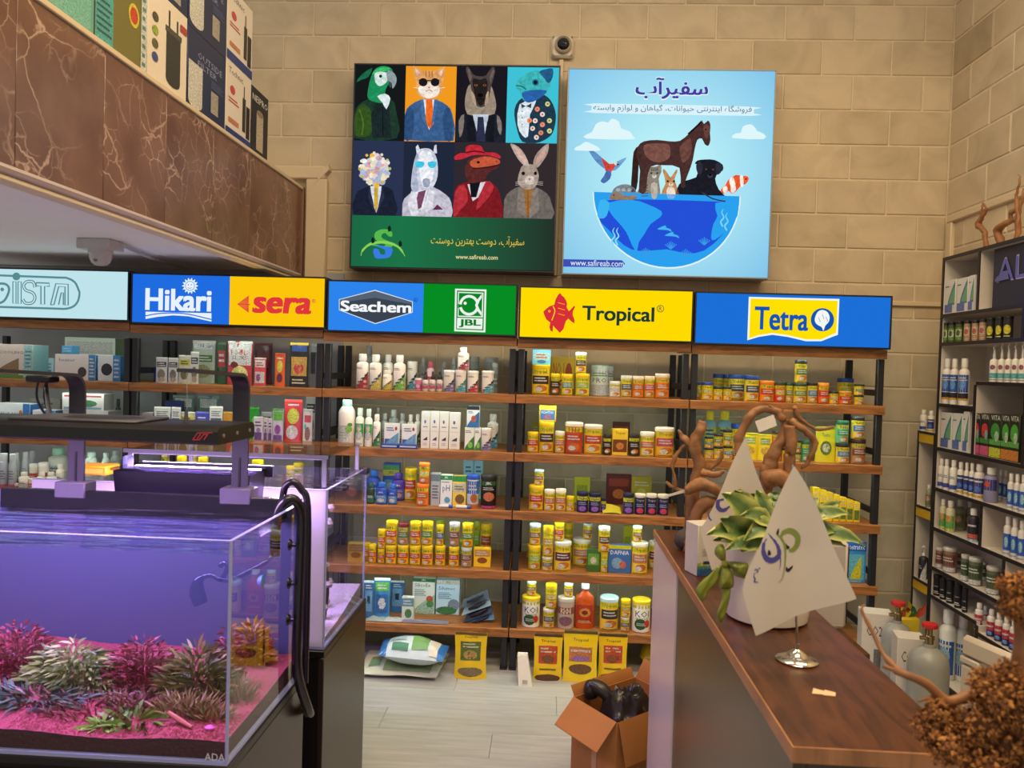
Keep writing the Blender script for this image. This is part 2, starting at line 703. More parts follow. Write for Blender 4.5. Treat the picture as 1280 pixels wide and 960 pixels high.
# floor of pale laminate planks
def _plank(nt, b_):
    oi = nt.nodes.new('ShaderNodeObjectInfo')
    tc = nt.nodes.new('ShaderNodeTexCoord')
    mp = nt.nodes.new('ShaderNodeMapping'); mp.inputs['Scale'].default_value = (1.2, 14, 1)
    cmb = nt.nodes.new('ShaderNodeCombineXYZ')
    mul = nt.nodes.new('ShaderNodeMath'); mul.operation = 'MULTIPLY'; mul.inputs[1].default_value = 50
    nt.links.new(oi.outputs['Random'], mul.inputs[0]); nt.links.new(mul.outputs[0], cmb.inputs[0]); nt.links.new(mul.outputs[0], cmb.inputs[1])
    ad = nt.nodes.new('ShaderNodeVectorMath'); ad.operation = 'ADD'
    nt.links.new(tc.outputs['Object'], ad.inputs[0]); nt.links.new(cmb.outputs[0], ad.inputs[1])
    nt.links.new(ad.outputs[0], mp.inputs[0])
    n = nt.nodes.new('ShaderNodeTexNoise'); n.inputs['Scale'].default_value = 3; n.inputs['Detail'].default_value = 6; n.inputs['Distortion'].default_value = 0.6
    nt.links.new(mp.outputs[0], n.inputs['Vector'])
    r = nt.nodes.new('ShaderNodeValToRGB')
    r.color_ramp.elements[0].position = 0.3; r.color_ramp.elements[0].color = lin('#a2a29e')
    r.color_ramp.elements[1].position = 0.7; r.color_ramp.elements[1].color = lin('#b8b8b4')
    nt.links.new(n.outputs[0], r.inputs[0]); nt.links.new(r.outputs[0], b_.inputs['Base Color'])
    b_.inputs['Roughness'].default_value = 0.32


PLANK = node_mat('pale_laminate', _plank)
b = MB(); b.box(-3.3, WX + 0.2, -0.6, WY + 0.2, -0.12, -0.009, M('#7d776c', rough=0.8))
floor = st(b.build('floor'))
q = MB(); q.box(-0.601, 0.601, -0.0965, 0.0965, -0.009, 0.0, PLANK, bev=0.0015)
pl0 = None
for j in range(0, 25):
    y = WY - 0.097 - j * 0.194
    for i in range(-3, 3):
        x = i * 1.203 + (j * 0.47) % 1.203
        if y > 1.0 and x > -3.2 and x < 2.4:
            if pl0 is None:
                o = pl0 = q.build('plank')
            else:
                o = bpy.data.objects.new('plank', pl0.data); col.objects.link(o)
            o.parent = floor
            o.location = (x, y, 0)

# ------------------------------------------------------------------ mezzanine, clad with brown marble
BX = -1.40           # face of the marble
BZ0, BZ1 = 1.975, 2.435


def y_on(px, X, z):
    lo, hi = 0.3, 6.0
    for _ in range(50):
        m = (lo + hi) / 2
        v = Vector((X, m, z)) - CAM
        x = 640 + F_PX * v.dot(_right) / v.dot(_fwd)
        if (x < px):
            lo = m
        else:
            hi = m
    return (lo + hi) / 2


def _marble(nt, b_):
    oi = nt.nodes.new('ShaderNodeObjectInfo')
    tc = nt.nodes.new('ShaderNodeTexCoord')
    cmb = nt.nodes.new('ShaderNodeCombineXYZ')
    mul = nt.nodes.new('ShaderNodeMath'); mul.operation = 'MULTIPLY'; mul.inputs[1].default_value = 61
    nt.links.new(oi.outputs['Random'], mul.inputs[0])
    for i in range(3):
        nt.links.new(mul.outputs[0], cmb.inputs[i])
    ad = nt.nodes.new('ShaderNodeVectorMath'); ad.operation = 'ADD'
    nt.links.new(tc.outputs['Object'], ad.inputs[0]); nt.links.new(cmb.outputs[0], ad.inputs[1])
    nz = nt.nodes.new('ShaderNodeTexNoise'); nz.inputs['Scale'].default_value = 5; nz.inputs['Detail'].default_value = 6
    nt.links.new(ad.outputs[0], nz.inputs['Vector'])
    mixv = nt.nodes.new('ShaderNodeMix'); mixv.data_type = 'RGBA'; mixv.inputs[0].default_value = 0.16
    nt.links.new(ad.outputs[0], mixv.inputs[6]); nt.links.new(nz.outputs['Color'], mixv.inputs[7])

    def veins(scale, width):
        v = nt.nodes.new('ShaderNodeTexVoronoi'); v.feature = 'DISTANCE_TO_EDGE'; v.inputs['Scale'].default_value = scale
        nt.links.new(mixv.outputs[2], v.inputs['Vector'])
        r = nt.nodes.new('ShaderNodeValToRGB')
        r.color_ramp.elements[0].position = 0.0; r.color_ramp.elements[0].color = (1, 1, 1, 1)
        r.color_ramp.elements[1].position = width; r.color_ramp.elements[1].color = (0, 0, 0, 1)
        nt.links.new(v.outputs['Distance'], r.inputs[0])
        return r
    v1, v2 = veins(4.5, 0.018), veins(15.0, 0.035)
    n3 = nt.nodes.new('ShaderNodeTexNoise'); n3.inputs['Scale'].default_value = 4.5; n3.inputs['Detail'].default_value = 2
    nt.links.new(ad.outputs[0], n3.inputs['Vector'])
    r3 = nt.nodes.new('ShaderNodeValToRGB'); r3.color_ramp.elements[0].position = 0.45; r3.color_ramp.elements[1].position = 0.66
    nt.links.new(n3.outputs[0], r3.inputs[0])
    m1 = nt.nodes.new('ShaderNodeMath'); m1.operation = 'MULTIPLY'
    nt.links.new(v2.outputs[0], m1.inputs[0]); nt.links.new(r3.outputs[0], m1.inputs[1])
    n4 = nt.nodes.new('ShaderNodeTexNoise'); n4.inputs['Scale'].default_value = 2.6
    nt.links.new(ad.outputs[0], n4.inputs['Vector'])
    r4 = nt.nodes.new('ShaderNodeValToRGB'); r4.color_ramp.elements[0].position = 0.44; r4.color_ramp.elements[1].position = 0.6
    nt.links.new(n4.outputs[0], r4.inputs[0])
    m3 = nt.nodes.new('ShaderNodeMath'); m3.operation = 'MULTIPLY'
    nt.links.new(v1.outputs[0], m3.inputs[0]); nt.links.new(r4.outputs[0], m3.inputs[1])
    m2 = nt.nodes.new('ShaderNodeMath'); m2.operation = 'MAXIMUM'
    nt.links.new(m1.outputs[0], m2.inputs[0]); nt.links.new(m3.outputs[0], m2.inputs[1])
    m4 = nt.nodes.new('ShaderNodeMath'); m4.operation = 'MULTIPLY'; m4.inputs[1].default_value = 0.62
    nt.links.new(m2.outputs[0], m4.inputs[0])
    rb = nt.nodes.new('ShaderNodeValToRGB')
    rb.color_ramp.elements[0].position = 0.3; rb.color_ramp.elements[0].color = lin('#644638')
    rb.color_ramp.elements[1].position = 0.7; rb.color_ramp.elements[1].color = lin('#80604e')
    nt.links.new(nz.outputs[0], rb.inputs[0])
    mx = nt.nodes.new('ShaderNodeMix'); mx.data_type = 'RGBA'
    nt.links.new(m4.outputs[0], mx.inputs[0]); nt.links.new(rb.outputs[0], mx.inputs[6]); mx.inputs[7].default_value = lin('#d3b7a2')
    nt.links.new(mx.outputs[2], b_.inputs['Base Color'])
    b_.inputs['Roughness'].default_value = 0.28


MARBLE = node_mat('brown_marble', _marble)
PLASTER = M('#f6f5f3', rough=0.75, var=0.03, scale=5)
b = MB(); b.box(-3.3, BX - 0.024, 0.2, WY, 1.99, 2.43, PLASTER)
mezz = st(b.build('ceiling_mezzanine'))
seams = [y_on(x, BX, 2.2) for x in (-90, 20, 130, 207, 266, 312, 346, 375.5)]
for i in range(len(seams) - 1):
    q = MB(); q.box(BX - 0.022, BX, seams[i] + 0.001, seams[i + 1] - 0.001, BZ0, BZ1, MARBLE, bev=0.0015)
    o = q.build('marble_panel', mezz, loc=(BX, (seams[i] + seams[i + 1]) / 2, 2.2))
YE = seams[-1]
b = MB()
b.box(BX - 0.06, BX + 0.008, 0.6, YE + 0.005, BZ1 + 0.0005, BZ1 + 0.02, CREAM, bev=0.003)
b.build('ledge', mezz)
b = MB()
prof = [(BX - 0.05, BZ0 - 0.001), (BX + 0.004, BZ0 - 0.001), (BX + 0.006, BZ0 - 0.010), (BX, BZ0 - 0.020), (BX - 0.012, BZ0 - 0.024), (BX - 0.05, BZ0 - 0.024)]
b.prism([(x, 0.6, z) for x, z in prof], (0, YE + 0.005 - 0.6, 0), M('#b9a9a4', rough=0.4))
b.box(BX - 0.06, BX - 0.008, 0.6, YE + 0.005, BZ0 - 0.038, BZ0 - 0.0245, M('#e6d3ae', rough=0.5), bev=0.003)
b.build('edge_moulding', mezz)
b = MB(); b.box(BX - 0.03, BX + 0.012, YE + 0.006, YE + 0.03, BZ0 - 0.03, BZ1 + 0.02, M('#7a5a43', rough=0.5), bev=0.003)
b.build('end_trim', mezz)

# ================================================================== LIGHT-BOX SIGNS OVER THE RACKS
SY = 3.70
BLACKM = M('#15151a', rough=0.45)
GREY_AL = M('#8b8d90', rough=0.35, metal=0.8)


def lightbox(name, x0, x1, z0, z1, Y, depth, label, cat, frame=None):
    t = thing(name, ((x0 + x1) / 2, Y, z0), label, cat, 'light boxes' if cat == 'sign' else None)
    q = MB(); q.box(x0, x1, Y + 0.004, Y + depth, z0, z1, frame or BLACKM, bev=0.003)
    q.build('housing', t)
    fr = MB(); wv = 0.008
    for (a, b_, c, d) in ((x0, x1, z0, z0 + wv), (x0, x1, z1 - wv, z1), (x0, x0 + wv, z0 + wv, z1 - wv), (x1 - wv, x1, z0 + wv, z1 - wv)):
        fr.box(a, b_, Y - 0.004, Y + 0.004, c, d, frame or BLACKM, bev=0.0015)
    fr.build('frame', t)
    return t


def panel(t, x0, x1, z0, z1, Y, c, s=1.0):
    q = MB(); q.face([(x0, Y, z0), (x1, Y, z0), (x1, Y, z1), (x0, Y, z1)], EM(c, s))
    return q.build('face_panel', t)


ZA, ZB, ZC = zoomer(0, 320, 3.048), zoomer(390, 330, 3.557), zoomer(640, 340, 2.612)
H = 0.252
# pale blue sign
t = lightbox('lightbox_sign', -3.02, -2.083, 1.913 - H, 1.913, SY, 0.09, 'pale blue lightbox sign with grey outlined lettering and rounded border', 'sign')
panel(t, -3.02, -2.083, 1.913 - H, 1.913, SY, '#bfe3ea')
f = Flat(SY, ZA)
G = '#568a8f'
f.line([(-60, 71), (0, 74), (220, 82), (255, 84), (285, 100), (300, 130), (303, 145), (297, 172), (280, 192), (250, 201), (200, 200), (0, 194), (-60, 192)], 8, G, 4)
f.ell(63, 78, 15, 15, G)
for pts in ([(50, 98), (50, 180), (62, 182), (62, 98)], [(70, 98), (70, 182), (82, 182), (82, 98)]):
    f.line(pts + [pts[0]], 4, G)
f.line([(135, 120), (128, 100), (105, 98), (92, 112), (100, 130), (125, 140), (135, 158), (125, 178), (100, 180), (88, 165)], 12, G, 4)
f.line([(135, 120), (128, 100), (105, 98), (92, 112), (100, 130), (125, 140), (135, 158), (125, 178), (100, 180), (88, 165)], 4, '#d4ecef', 4)
for pts in ([(140, 102), (190, 104), (190, 116), (172, 116), (172, 184), (158, 184), (158, 115), (140, 114), (140, 102)],
            [(195, 186), (215, 106), (262, 108), (262, 188), (250, 188), (250, 118), (226, 117), (208, 186), (195, 186)],
            [(226, 186), (236, 140), (244, 140), (244, 187)]):
    f.line(pts, 5, G)
f.line([(-40, 150), (-10, 110), (25, 108), (38, 130), (20, 170), (-10, 182), (-35, 178)], 9, G, 4)
f.ell(12, 128, 7, 7, G)
f.mb.build('print', t, smooth=False)

# blue and yellow sign
t = lightbox('lightbox_sign', -2.074, -1.099, 1.904 - H, 1.904, SY, 0.09, 'lightbox sign half blue with white sun logo, half yellow with red lettering', 'sign')
xm = at(287, 375, Y=SY).x
panel(t, -2.074, xm, 1.904 - H, 1.904, SY, '#1f6be0'); panel(t, xm, -1.099, 1.904 - H, 1.904, SY, '#fcc60a')
f = Flat(SY, ZA)
W_ = '#e8f2fb'
f.text('Hikari', (553, 206), (805, 213), 84, W_, bold=0.04, res=8)
f.poly([(555, 212), (806, 218), (806, 250), (770, 242), (720, 230), (660, 226), (600, 232), (555, 240)], W_)
f.line([(555, 228), (600, 220), (660, 217), (720, 222), (806, 242)], 4, '#1f6be0', 3)
f.poly([(725 + (32 if k % 2 == 0 else 22) * math.cos(k * math.pi / 14), 114 + (32 if k % 2 == 0 else 22) * math.sin(k * math.pi / 14)) for k in range(28)], W_)
f.ell(725, 114, 19, 19, '#7fb0ee'); f.ell(725, 114, 16, 16, W_)
f.ell(719, 110, 2.5, 2, '#1f6be0'); f.ell(731, 110, 2.5, 2, '#1f6be0'); f.line([(717, 121), (725, 124), (733, 121)], 2, '#1f6be0')
RS = '#e0383c'
f.text('sera', (962, 218), (1187, 222), 62, RS, bold=0.05, shear=0.12, res=8)
for i in range(5):
    a = 30 - i * 6
    f.line([(950, 184 - a), (908 + i * 7, 184), (950, 184 + a)], 4.5, RS)
f.line([(908, 184), (955, 185)], 4, RS)
f.ell(1198, 172, 7, 7, RS); f.ell(1198, 172, 5, 5, '#fcc60a'); f.text('R', (1195, 176), (1201, 176), 8, RS)
f.mb.build('print', t, smooth=False)

# blue and green sign
t = lightbox('lightbox_sign', -1.093, -0.166, 1.892 - H, 1.892, SY, 0.09, 'lightbox sign half blue with dark hexagon logo, half green with white fish frame', 'sign')
xm = at(529, 388, Y=SY).x
panel(t, -1.093, xm, 1.892 - H, 1.892, SY, '#2c84ec'); panel(t, xm, -0.166, 1.892 - H, 1.892, SY, '#068c22')
f = Flat(SY, ZB)
f.poly([(120, 157), (280, 115), (448, 167), (448, 216), (282, 267), (120, 205)], '#dfeaf5')
f.poly([(123, 159), (280, 119), (445, 169), (445, 214), (282, 263), (123, 203)], '#3a4350')
f.poly([(123, 159), (280, 119), (445, 169), (445, 180), (280, 150), (123, 172)], '#566273')
f.text('Seachem', (127, 209), (442, 219), 48, '#f4f7fb', bold=0.04, res=8)
f.ell(461, 160, 9, 9, '#16407e'); f.ell(461, 160, 7, 7, '#2c84ec'); f.text('R', (457, 165), (465, 165), 9, '#16407e')
f.poly([(637, 110), (776, 114), (771, 304), (633, 299)], '#e9f4ea')
f.poly([(645, 118), (768, 122), (763, 296), (641, 291)], '#0a8325'); f.poly([(650, 124), (763, 128), (760, 238), (648, 235)], '#e9f4ea')
f.poly([(654, 129), (758, 133), (755, 233), (652, 230)], '#0a8325')
f.ell(699, 184, 45, 46, '#e9f4ea', n=24); f.ell(699, 184, 33, 34, '#0a8325', n=24)
f.poly([(735, 160), (756, 134), (754, 232), (735, 208), (726, 184)], '#e9f4ea'); f.poly([(746, 165), (756, 150), (755, 215), (746, 203), (738, 184)], '#0a8325')
f.ell(682, 175, 7, 7, '#e9f4ea'); f.poly([(650, 178), (668, 182), (666, 192), (650, 196)], '#0a8325')
f.poly([(647, 240), (760, 243), (758, 291), (645, 287)], '#e9f4ea')
f.text('JBL', (654, 281), (751, 285), 36, '#0a7a22', bold=0.045, res=8)
f.mb.build('print', t, smooth=False)

# yellow sign with the red fish
t = lightbox('lightbox_sign', -0.158, 0.674, 1.885 - H, 1.885, SY, 0.09, 'yellow lightbox sign with red fish and dark lettering', 'sign')
panel(t, -0.158, 0.674, 1.885 - H, 1.885, SY, '#ffda00')
f = Flat(SY, ZC)
FR = '#d83038'
f.poly([(102, 130), (112, 120), (122, 112), (138, 107), (142, 90), (150, 75), (157, 68), (164, 78), (170, 82), (176, 92), (180, 104), (178, 115), (186, 128), (192, 122), (203, 110),
        (206, 114), (199, 128), (198, 140), (204, 156), (204, 168), (194, 162), (184, 152), (176, 160), (172, 172), (168, 186), (156, 199), (148, 190), (140, 182), (134, 175), (133, 195),
        (126, 192), (122, 180), (125, 165), (112, 155), (106, 142)], FR)
f.ell(122, 128, 4, 4, '#ffda00'); f.ell(122, 128, 2, 2, FR)
f.line([(134, 112), (140, 126), (136, 142), (130, 158)], 3, '#ffda00', 3)
for a in (100, 118, 136):
    f.line([(150, a), (172, a + 6)], 2, '#ffb400')
f.text('Tropical', (228, 168), (463, 182), 62, '#1d3a33', bold=0.03, res=8)
f.ell(484, 120, 12, 12, '#1d3a33'); f.ell(484, 120, 10, 10, '#ffda00'); f.text('R', (479, 127), (489, 127), 14, '#1d3a33')
f.mb.build('print', t, smooth=False)

# plain blue sign with the yellow badge
t = lightbox('lightbox_sign', 0.679, 1.597, 1.88 - H, 1.88, SY, 0.09, 'blue lightbox sign with yellow badge and blue lettering', 'sign')
panel(t, 0.679, 1.597, 1.88 - H, 1.88, SY, '#1b6fd6')
f = Flat(SY, ZC)


def badge(k):
    return [(773 + k, 81 + k), (1069 - k, 88 + k), (1064 - k, 205 - k), (1050 - k, 210 - k), (1010, 226 - k), (960, 226 - k), (900, 212 - k), (850, 205 - k), (805, 212 - k), (768 + k, 223 - k)]


f.poly(badge(0), '#f2f6ee'); f.poly(badge(6), '#ffe000')
TB = '#1456b0'
f.text('Tetra', (790, 188), (966, 193), 76, TB, bold=0.03, res=8)
f.ell(1013, 156, 38, 38, TB, n=24)
f.poly([(990, 145), (998, 130), (1012, 124), (1028, 130), (1036, 145), (1034, 162), (1022, 176), (1016, 192), (1010, 180), (996, 172), (988, 160)], '#f4f7f2', 3)
for a in ((1000, 148), (1012, 138), (1024, 146)):
    f.line([a, (a[0] + 6, a[1] + 16)], 2.5, '#8fb2da')
f.mb.build('print', t, smooth=False)

# ================================================================== TWO BIG LIGHT BOXES ON THE WALL
PY = 4.10
ZP1 = zoomer(430, 40, 3.0964)
ZP2 = zoomer(690, 40, 3.0)
P1X0, P1X1 = at(443, 78, Y=PY).x, at(693, 338, Y=PY).x
P1Z0, P1Z1 = at(560, 338, Y=PY).z, at(570, 80.5, Y=PY).z
POSTER = lightbox('lightbox_poster', P1X0, P1X1, P1Z0, P1Z1, PY, WY - PY - 0.002, 'dark lightbox poster with eight portraits of animals wearing suits', 'poster', M('#23252b', rough=0.4))
panel(POSTER, P1X0, P1X1, P1Z0, P1Z1, PY, '#1a1c22')


def cellmap(u, v):
    return (P1X0 + 0.008 + (P1X1 - P1X0 - 0.016) * u, P1Z1 - 0.008 - (P1Z1 - P1Z0 - 0.016) * v)


def rectp(mb, u0, u1, v0, v1, c, k, c2=None):
    a = cellmap(u0, v1); d = cellmap(u1, v0)
    mb.face([(a[0], PY - k, a[1]), (d[0], PY - k, a[1]), (d[0], PY - k, d[1]), (a[0], PY - k, d[1])], EM(c))


CB = [['#15191a', '#f09a20', '#1b1820', '#3fc2d6'], ['#2a3350', '#20283c', '#2e2a30', '#332a2e']]
f = Flat(PY, ZP1, 0.0003)
for r in range(2):
    for c in range(4):
        rectp(f.mb, c * 0.25, c * 0.25 + 0.25, 0.003 + r * 0.37, 0.373 + r * 0.37, CB[r][c], 0.0006)


def _band(nt, b_):
    for n in list(nt.nodes):
        nt.nodes.remove(n)
    o = nt.nodes.new('ShaderNodeOutputMaterial'); e = nt.nodes.new('ShaderNodeEmission'); tc = nt.nodes.new('ShaderNodeTexCoord'); sx = nt.nodes.new('ShaderNodeSeparateXYZ')
    mr = nt.nodes.new('ShaderNodeMapRange'); mr.inputs[1].default_value, mr.inputs[2].default_value = -0.55, 0.55
    r = nt.nodes.new('ShaderNodeValToRGB')
    r.color_ramp.elements[0].color = lin('#1c6844'); r.color_ramp.elements[1].color = lin('#24302a')
    k = r.color_ramp.elements.new(0.25); k.color = lin('#1c7448')
    nt.links.new(tc.outputs['Object'], sx.inputs[0]); nt.links.new(sx.outputs[0], mr.inputs[0]); nt.links.new(mr.outputs[0], r.inputs[0])
    nt.links.new(r.outputs[0], e.inputs[0]); nt.links.new(e.outputs[0], o.inputs[0])


a_, d_ = cellmap(0, 0.997), cellmap(1, 0.743)
f.mb.face([(a_[0], PY - 0.0006, a_[1]), (d_[0], PY - 0.0006, a_[1]), (d_[0], PY - 0.0006, d_[1]), (a_[0], PY - 0.0006, d_[1])], node_mat('printed_green_band', _band))
f.k = 3
f.mb.build('backdrop_print', POSTER, smooth=False)


def pf(c=None):
    q = Flat(PY, ZP1, 0.0003, EM if c is None else EMN); q.k = 4
    if c is not None:
        i, j = c % 4, c // 4
        q.clip = (P1X0 + 0.008 + (P1X1 - P1X0 - 0.016) * 0.25 * i, P1X0 + 0.008 + (P1X1 - P1X0 - 0.016) * 0.25 * (i + 1),
                  cellmap(0, 0.373 + j * 0.37)[1], cellmap(0, 0.003 + j * 0.37)[1])
    return q


# parrot
f = pf(0)
f.poly([(38, 410), (40, 320), (55, 285), (90, 262), (150, 245), (190, 268), (200, 300), (205, 410)], '#1f3a2c', 3)
f.poly([(42, 400), (45, 320), (70, 280), (100, 300), (110, 350), (100, 400)], '#33521f', 3)
f.poly([(110, 410), (105, 320), (125, 270), (175, 290), (185, 410)], '#1c2a29')
f.poly([(92, 255), (95, 215), (105, 175), (120, 145), (150, 132), (178, 138), (190, 155), (185, 185), (165, 215), (160, 240), (175, 255), (150, 275), (115, 270)], '#1f8f5a', 3)
f.poly([(110, 165), (125, 145), (155, 137), (180, 142), (160, 152), (135, 158)], '#3fbf6a', 2)
f.poly([(120, 160), (150, 155), (172, 165), (165, 195), (140, 210), (122, 195)], '#cfe2da', 3); f.ell(142, 172, 6, 6, '#15261f')
f.poly([(170, 150), (192, 158), (204, 180), (200, 205), (188, 220), (186, 200), (172, 190), (165, 170)], '#8d9aa0', 3); f.poly([(176, 190), (188, 205), (182, 218), (172, 206)], '#3b4548')
f.poly([(48, 195), (70, 165), (110, 140), (95, 175), (70, 185)], '#1a6b49', 2)
f.poly([(130, 250), (160, 240), (180, 258), (165, 300), (150, 275)], '#dfe8ea', 2)
f.line([(60, 300), (75, 350), (70, 400)], 5, '#51702a', 3); f.line([(150, 290), (152, 405)], 3, '#0e1515')
f.mb.build('parrot_portrait', POSTER, smooth=False)
# cat
f = pf(1)
f.poly([(228, 418), (235, 320), (255, 285), (300, 262), (355, 262), (400, 285), (420, 320), (424, 422)], '#3a5f8e', 2)
f.poly([(232, 415), (236, 325), (258, 290), (272, 330), (262, 415)], '#2d4d78', 2); f.poly([(420, 420), (416, 325), (398, 290), (384, 330), (392, 420)], '#2d4d78', 2)
f.poly([(296, 262), (360, 262), (352, 330), (330, 380), (308, 320)], '#dbe7ee')
f.poly([(318, 262), (342, 262), (348, 355), (332, 376), (316, 350)], '#ee6a1d')
f.poly([(295, 262), (308, 262), (322, 372), (300, 330)], '#466f9f'); f.poly([(350, 262), (364, 262), (352, 335), (336, 376)], '#466f9f')
f.poly([(278, 200), (268, 128), (302, 152), (330, 148), (358, 152), (392, 132), (382, 200), (378, 235), (350, 258), (330, 262), (305, 256), (282, 236)], '#e0a265', 2)
f.poly([(290, 215), (330, 195), (370, 215), (362, 245), (330, 258), (298, 245)], '#f3e6d8', 3)
f.poly([(276, 140), (296, 158), (282, 172)], '#f0c5ae'); f.poly([(384, 144), (364, 160), (378, 174)], '#f0c5ae')
for x in (318, 330, 342):
    f.line([(x, 152), (x, 176)], 4, '#b9702f')
f.ell(307, 196, 17, 16, '#1c1a1e'); f.ell(353, 196, 17, 16, '#1c1a1e'); f.line([(290, 188), (330, 190), (370, 188)], 4, '#1c1a1e')
f.poly([(324, 214), (336, 214), (330, 222)], '#c9766b'); f.line([(316, 232), (330, 226), (344, 232)], 2.5, '#8d5a48')
f.line([(300, 222), (270, 216)], 1.5, '#fff6ea'); f.line([(360, 222), (392, 216)], 1.5, '#fff6ea')
f.mb.build('cat_portrait', POSTER, smooth=False)
# dog
f = pf(2)
f.poly([(432, 422), (440, 345), (470, 315), (585, 315), (612, 350), (620, 428)], '#20232e', 2)
f.poly([(470, 300), (472, 240), (492, 200), (560, 200), (582, 245), (588, 300), (560, 345), (500, 340)], '#9a8a78', 3)
f.poly([(490, 205), (472, 150), (480, 132), (500, 165), (525, 172), (550, 168), (575, 132), (585, 155), (570, 210), (562, 250), (545, 288), (515, 288), (498, 250)], '#4c4340', 2)
f.poly([(478, 150), (484, 140), (496, 175), (488, 195)], '#6e5d56'); f.poly([(578, 142), (582, 155), (568, 195), (562, 178)], '#6e5d56')
f.poly([(500, 180), (526, 186), (550, 180), (556, 215), (540, 280), (518, 280), (500, 215)], '#26211f', 2)
f.poly([(492, 230), (505, 245), (512, 285), (498, 270)], '#b39a80', 2); f.poly([(560, 230), (550, 245), (545, 285), (558, 270)], '#b39a80', 2)
f.ell(511, 207, 6, 4, '#9c6a2b'); f.ell(545, 207, 6, 4, '#9c6a2b'); f.ell(511, 207, 3, 3, '#0d0b0b'); f.ell(545, 207, 3, 3, '#0d0b0b')
f.ell(528, 246, 11, 8, '#0c0b0c'); f.line([(514, 264), (528, 258), (542, 264)], 3, '#0c0b0c')
f.poly([(498, 320), (560, 320), (545, 400), (520, 410)], '#c3ccdb'); f.poly([(518, 330), (540, 330), (548, 425), (512, 425)], '#2b3048')
f.poly([(470, 318), (500, 325), (512, 424), (480, 424)], '#181a22'); f.poly([(585, 318), (560, 325), (548, 426), (580, 426)], '#181a22')
f.poly([(445, 345), (465, 320), (462, 380), (448, 410)], '#7e746b', 2); f.poly([(610, 350), (592, 322), (596, 380), (608, 400)], '#7e746b', 2)
f.mb.build('dog_portrait', POSTER, smooth=False)
# fish
f = pf(3)
f.poly([(660, 300), (690, 255), (760, 240), (800, 265), (820, 320), (812, 380), (790, 410), (740, 432), (690, 425), (668, 370)], '#223a4c', 3)
f.poly([(680, 280), (745, 262), (720, 320), (712, 405), (690, 400), (672, 360)], '#dfeaf0', 2)
f.poly([(665, 205), (680, 180), (715, 158), (755, 150), (790, 165), (800, 200), (785, 235), (745, 262), (705, 270), (685, 250), (680, 228), (668, 222)], '#3fb3b6', 3)
f.poly([(690, 235), (740, 225), (785, 230), (745, 265), (705, 272)], '#2a62a8', 3)
f.poly([(755, 155), (780, 145), (808, 142), (808, 175), (792, 200), (775, 180)], '#265c86', 2)
f.line([(666, 208), (690, 212), (706, 224)], 5, '#1d6f78', 3); f.ell(741, 196, 13, 13, '#2a6f8c'); f.ell(741, 196, 8, 8, '#0c1f2c')
f.poly([(685, 278), (704, 288), (688, 296)], '#33465a'); f.poly([(704, 288), (726, 276), (724, 296)], '#33465a')
for i, (x, y) in enumerate([(768, 320), (748, 300), (788, 280), (740, 345), (768, 360), (795, 345), (730, 375), (762, 392), (795, 385), (745, 410), (718, 345)]):
    f.ell(x, y, 10, 10, ['#e8dcd2', '#e88f6a', '#c9d98a'][i % 3], n=8); f.ell(x, y, 4, 4, '#c9573f', n=6)
for y in (310, 335, 360):
    f.ell(690, y, 2.5, 2.5, '#33465a', n=6)
f.mb.build('fish_portrait', POSTER, smooth=False)
# flower head
f = pf(4)
f.poly([(38, 715), (45, 630), (70, 608), (105, 595), (145, 595), (185, 610), (195, 640), (200, 720)], '#1c2233', 2)
f.poly([(102, 597), (146, 597), (138, 660), (125, 700), (110, 660)], '#d6dbe6'); f.poly([(117, 600), (132, 600), (132, 670), (124, 697), (116, 670)], '#c8a33c')
f.poly([(98, 598), (112, 650), (122, 712), (95, 640)], '#2a334a'); f.poly([(150, 598), (138, 650), (126, 712), (156, 640)], '#2a334a')
rr = random.Random(3)
f.ell(122, 535, 52, 54, '#d8cfc8', n=20)
for i in range(46):
    a, d = rr.uniform(0, 6.28), math.sqrt(rr.uniform(0, 1)) * 54
    f.ell(122 + d * math.cos(a), 535 + d * math.sin(a) * 1.08, rr.uniform(8, 14), rr.uniform(8, 13), rr.choice(['#e8d3d2', '#c9a6b4', '#efe3c2', '#e5b544', '#a9b7d4', '#d99aa2', '#f2efe8']), n=9)
for i in range(12):
    a = i * 0.52
    f.ell(122 + 58 * math.cos(a), 532 + 60 * math.sin(a), 6, 6, rr.choice(['#dfb542', '#a8c06a', '#e9dcc0']), n=7)
f.mb.build('flower_head_portrait', POSTER, smooth=False)
# horse
f = pf(5)
f.poly([(218, 722), (222, 665), (250, 630), (300, 600), (345, 600), (395, 630), (415, 660), (416, 726)], '#c3c0cf', 2)
f.poly([(262, 610), (262, 560), (272, 500), (285, 465), (300, 452), (330, 452), (350, 470), (362, 505), (362, 560), (345, 600), (320, 612), (290, 622)], '#c9cfde', 3)
f.poly([(282, 475), (278, 445), (286, 436), (296, 458)], '#d9deea'); f.poly([(345, 470), (350, 440), (358, 436), (360, 470)], '#d9deea')
f.poly([(296, 465), (335, 465), (348, 520), (338, 590), (318, 605), (304, 590), (290, 520)], '#eef1f7', 2)
f.poly([(264, 560), (275, 495), (288, 470), (282, 560), (290, 625), (268, 610)], '#aeb6cb', 2)
f.poly([(276, 502), (310, 504), (308, 520), (296, 527), (280, 522)], '#42c4e6', 2); f.poly([(326, 504), (358, 502), (354, 522), (340, 528), (328, 520)], '#42c4e6', 2)
f.ell(309, 580, 4, 6, '#59607a'); f.ell(328, 580, 4, 6, '#59607a'); f.poly([(306, 570), (332, 570), (330, 600), (310, 600)], '#9aa1b5', 2)
f.poly([(275, 620), (325, 610), (305, 690), (290, 690)], '#e6e6ee'); f.poly([(288, 620), (318, 612), (300, 680), (282, 690), (278, 660)], '#7c4a66')
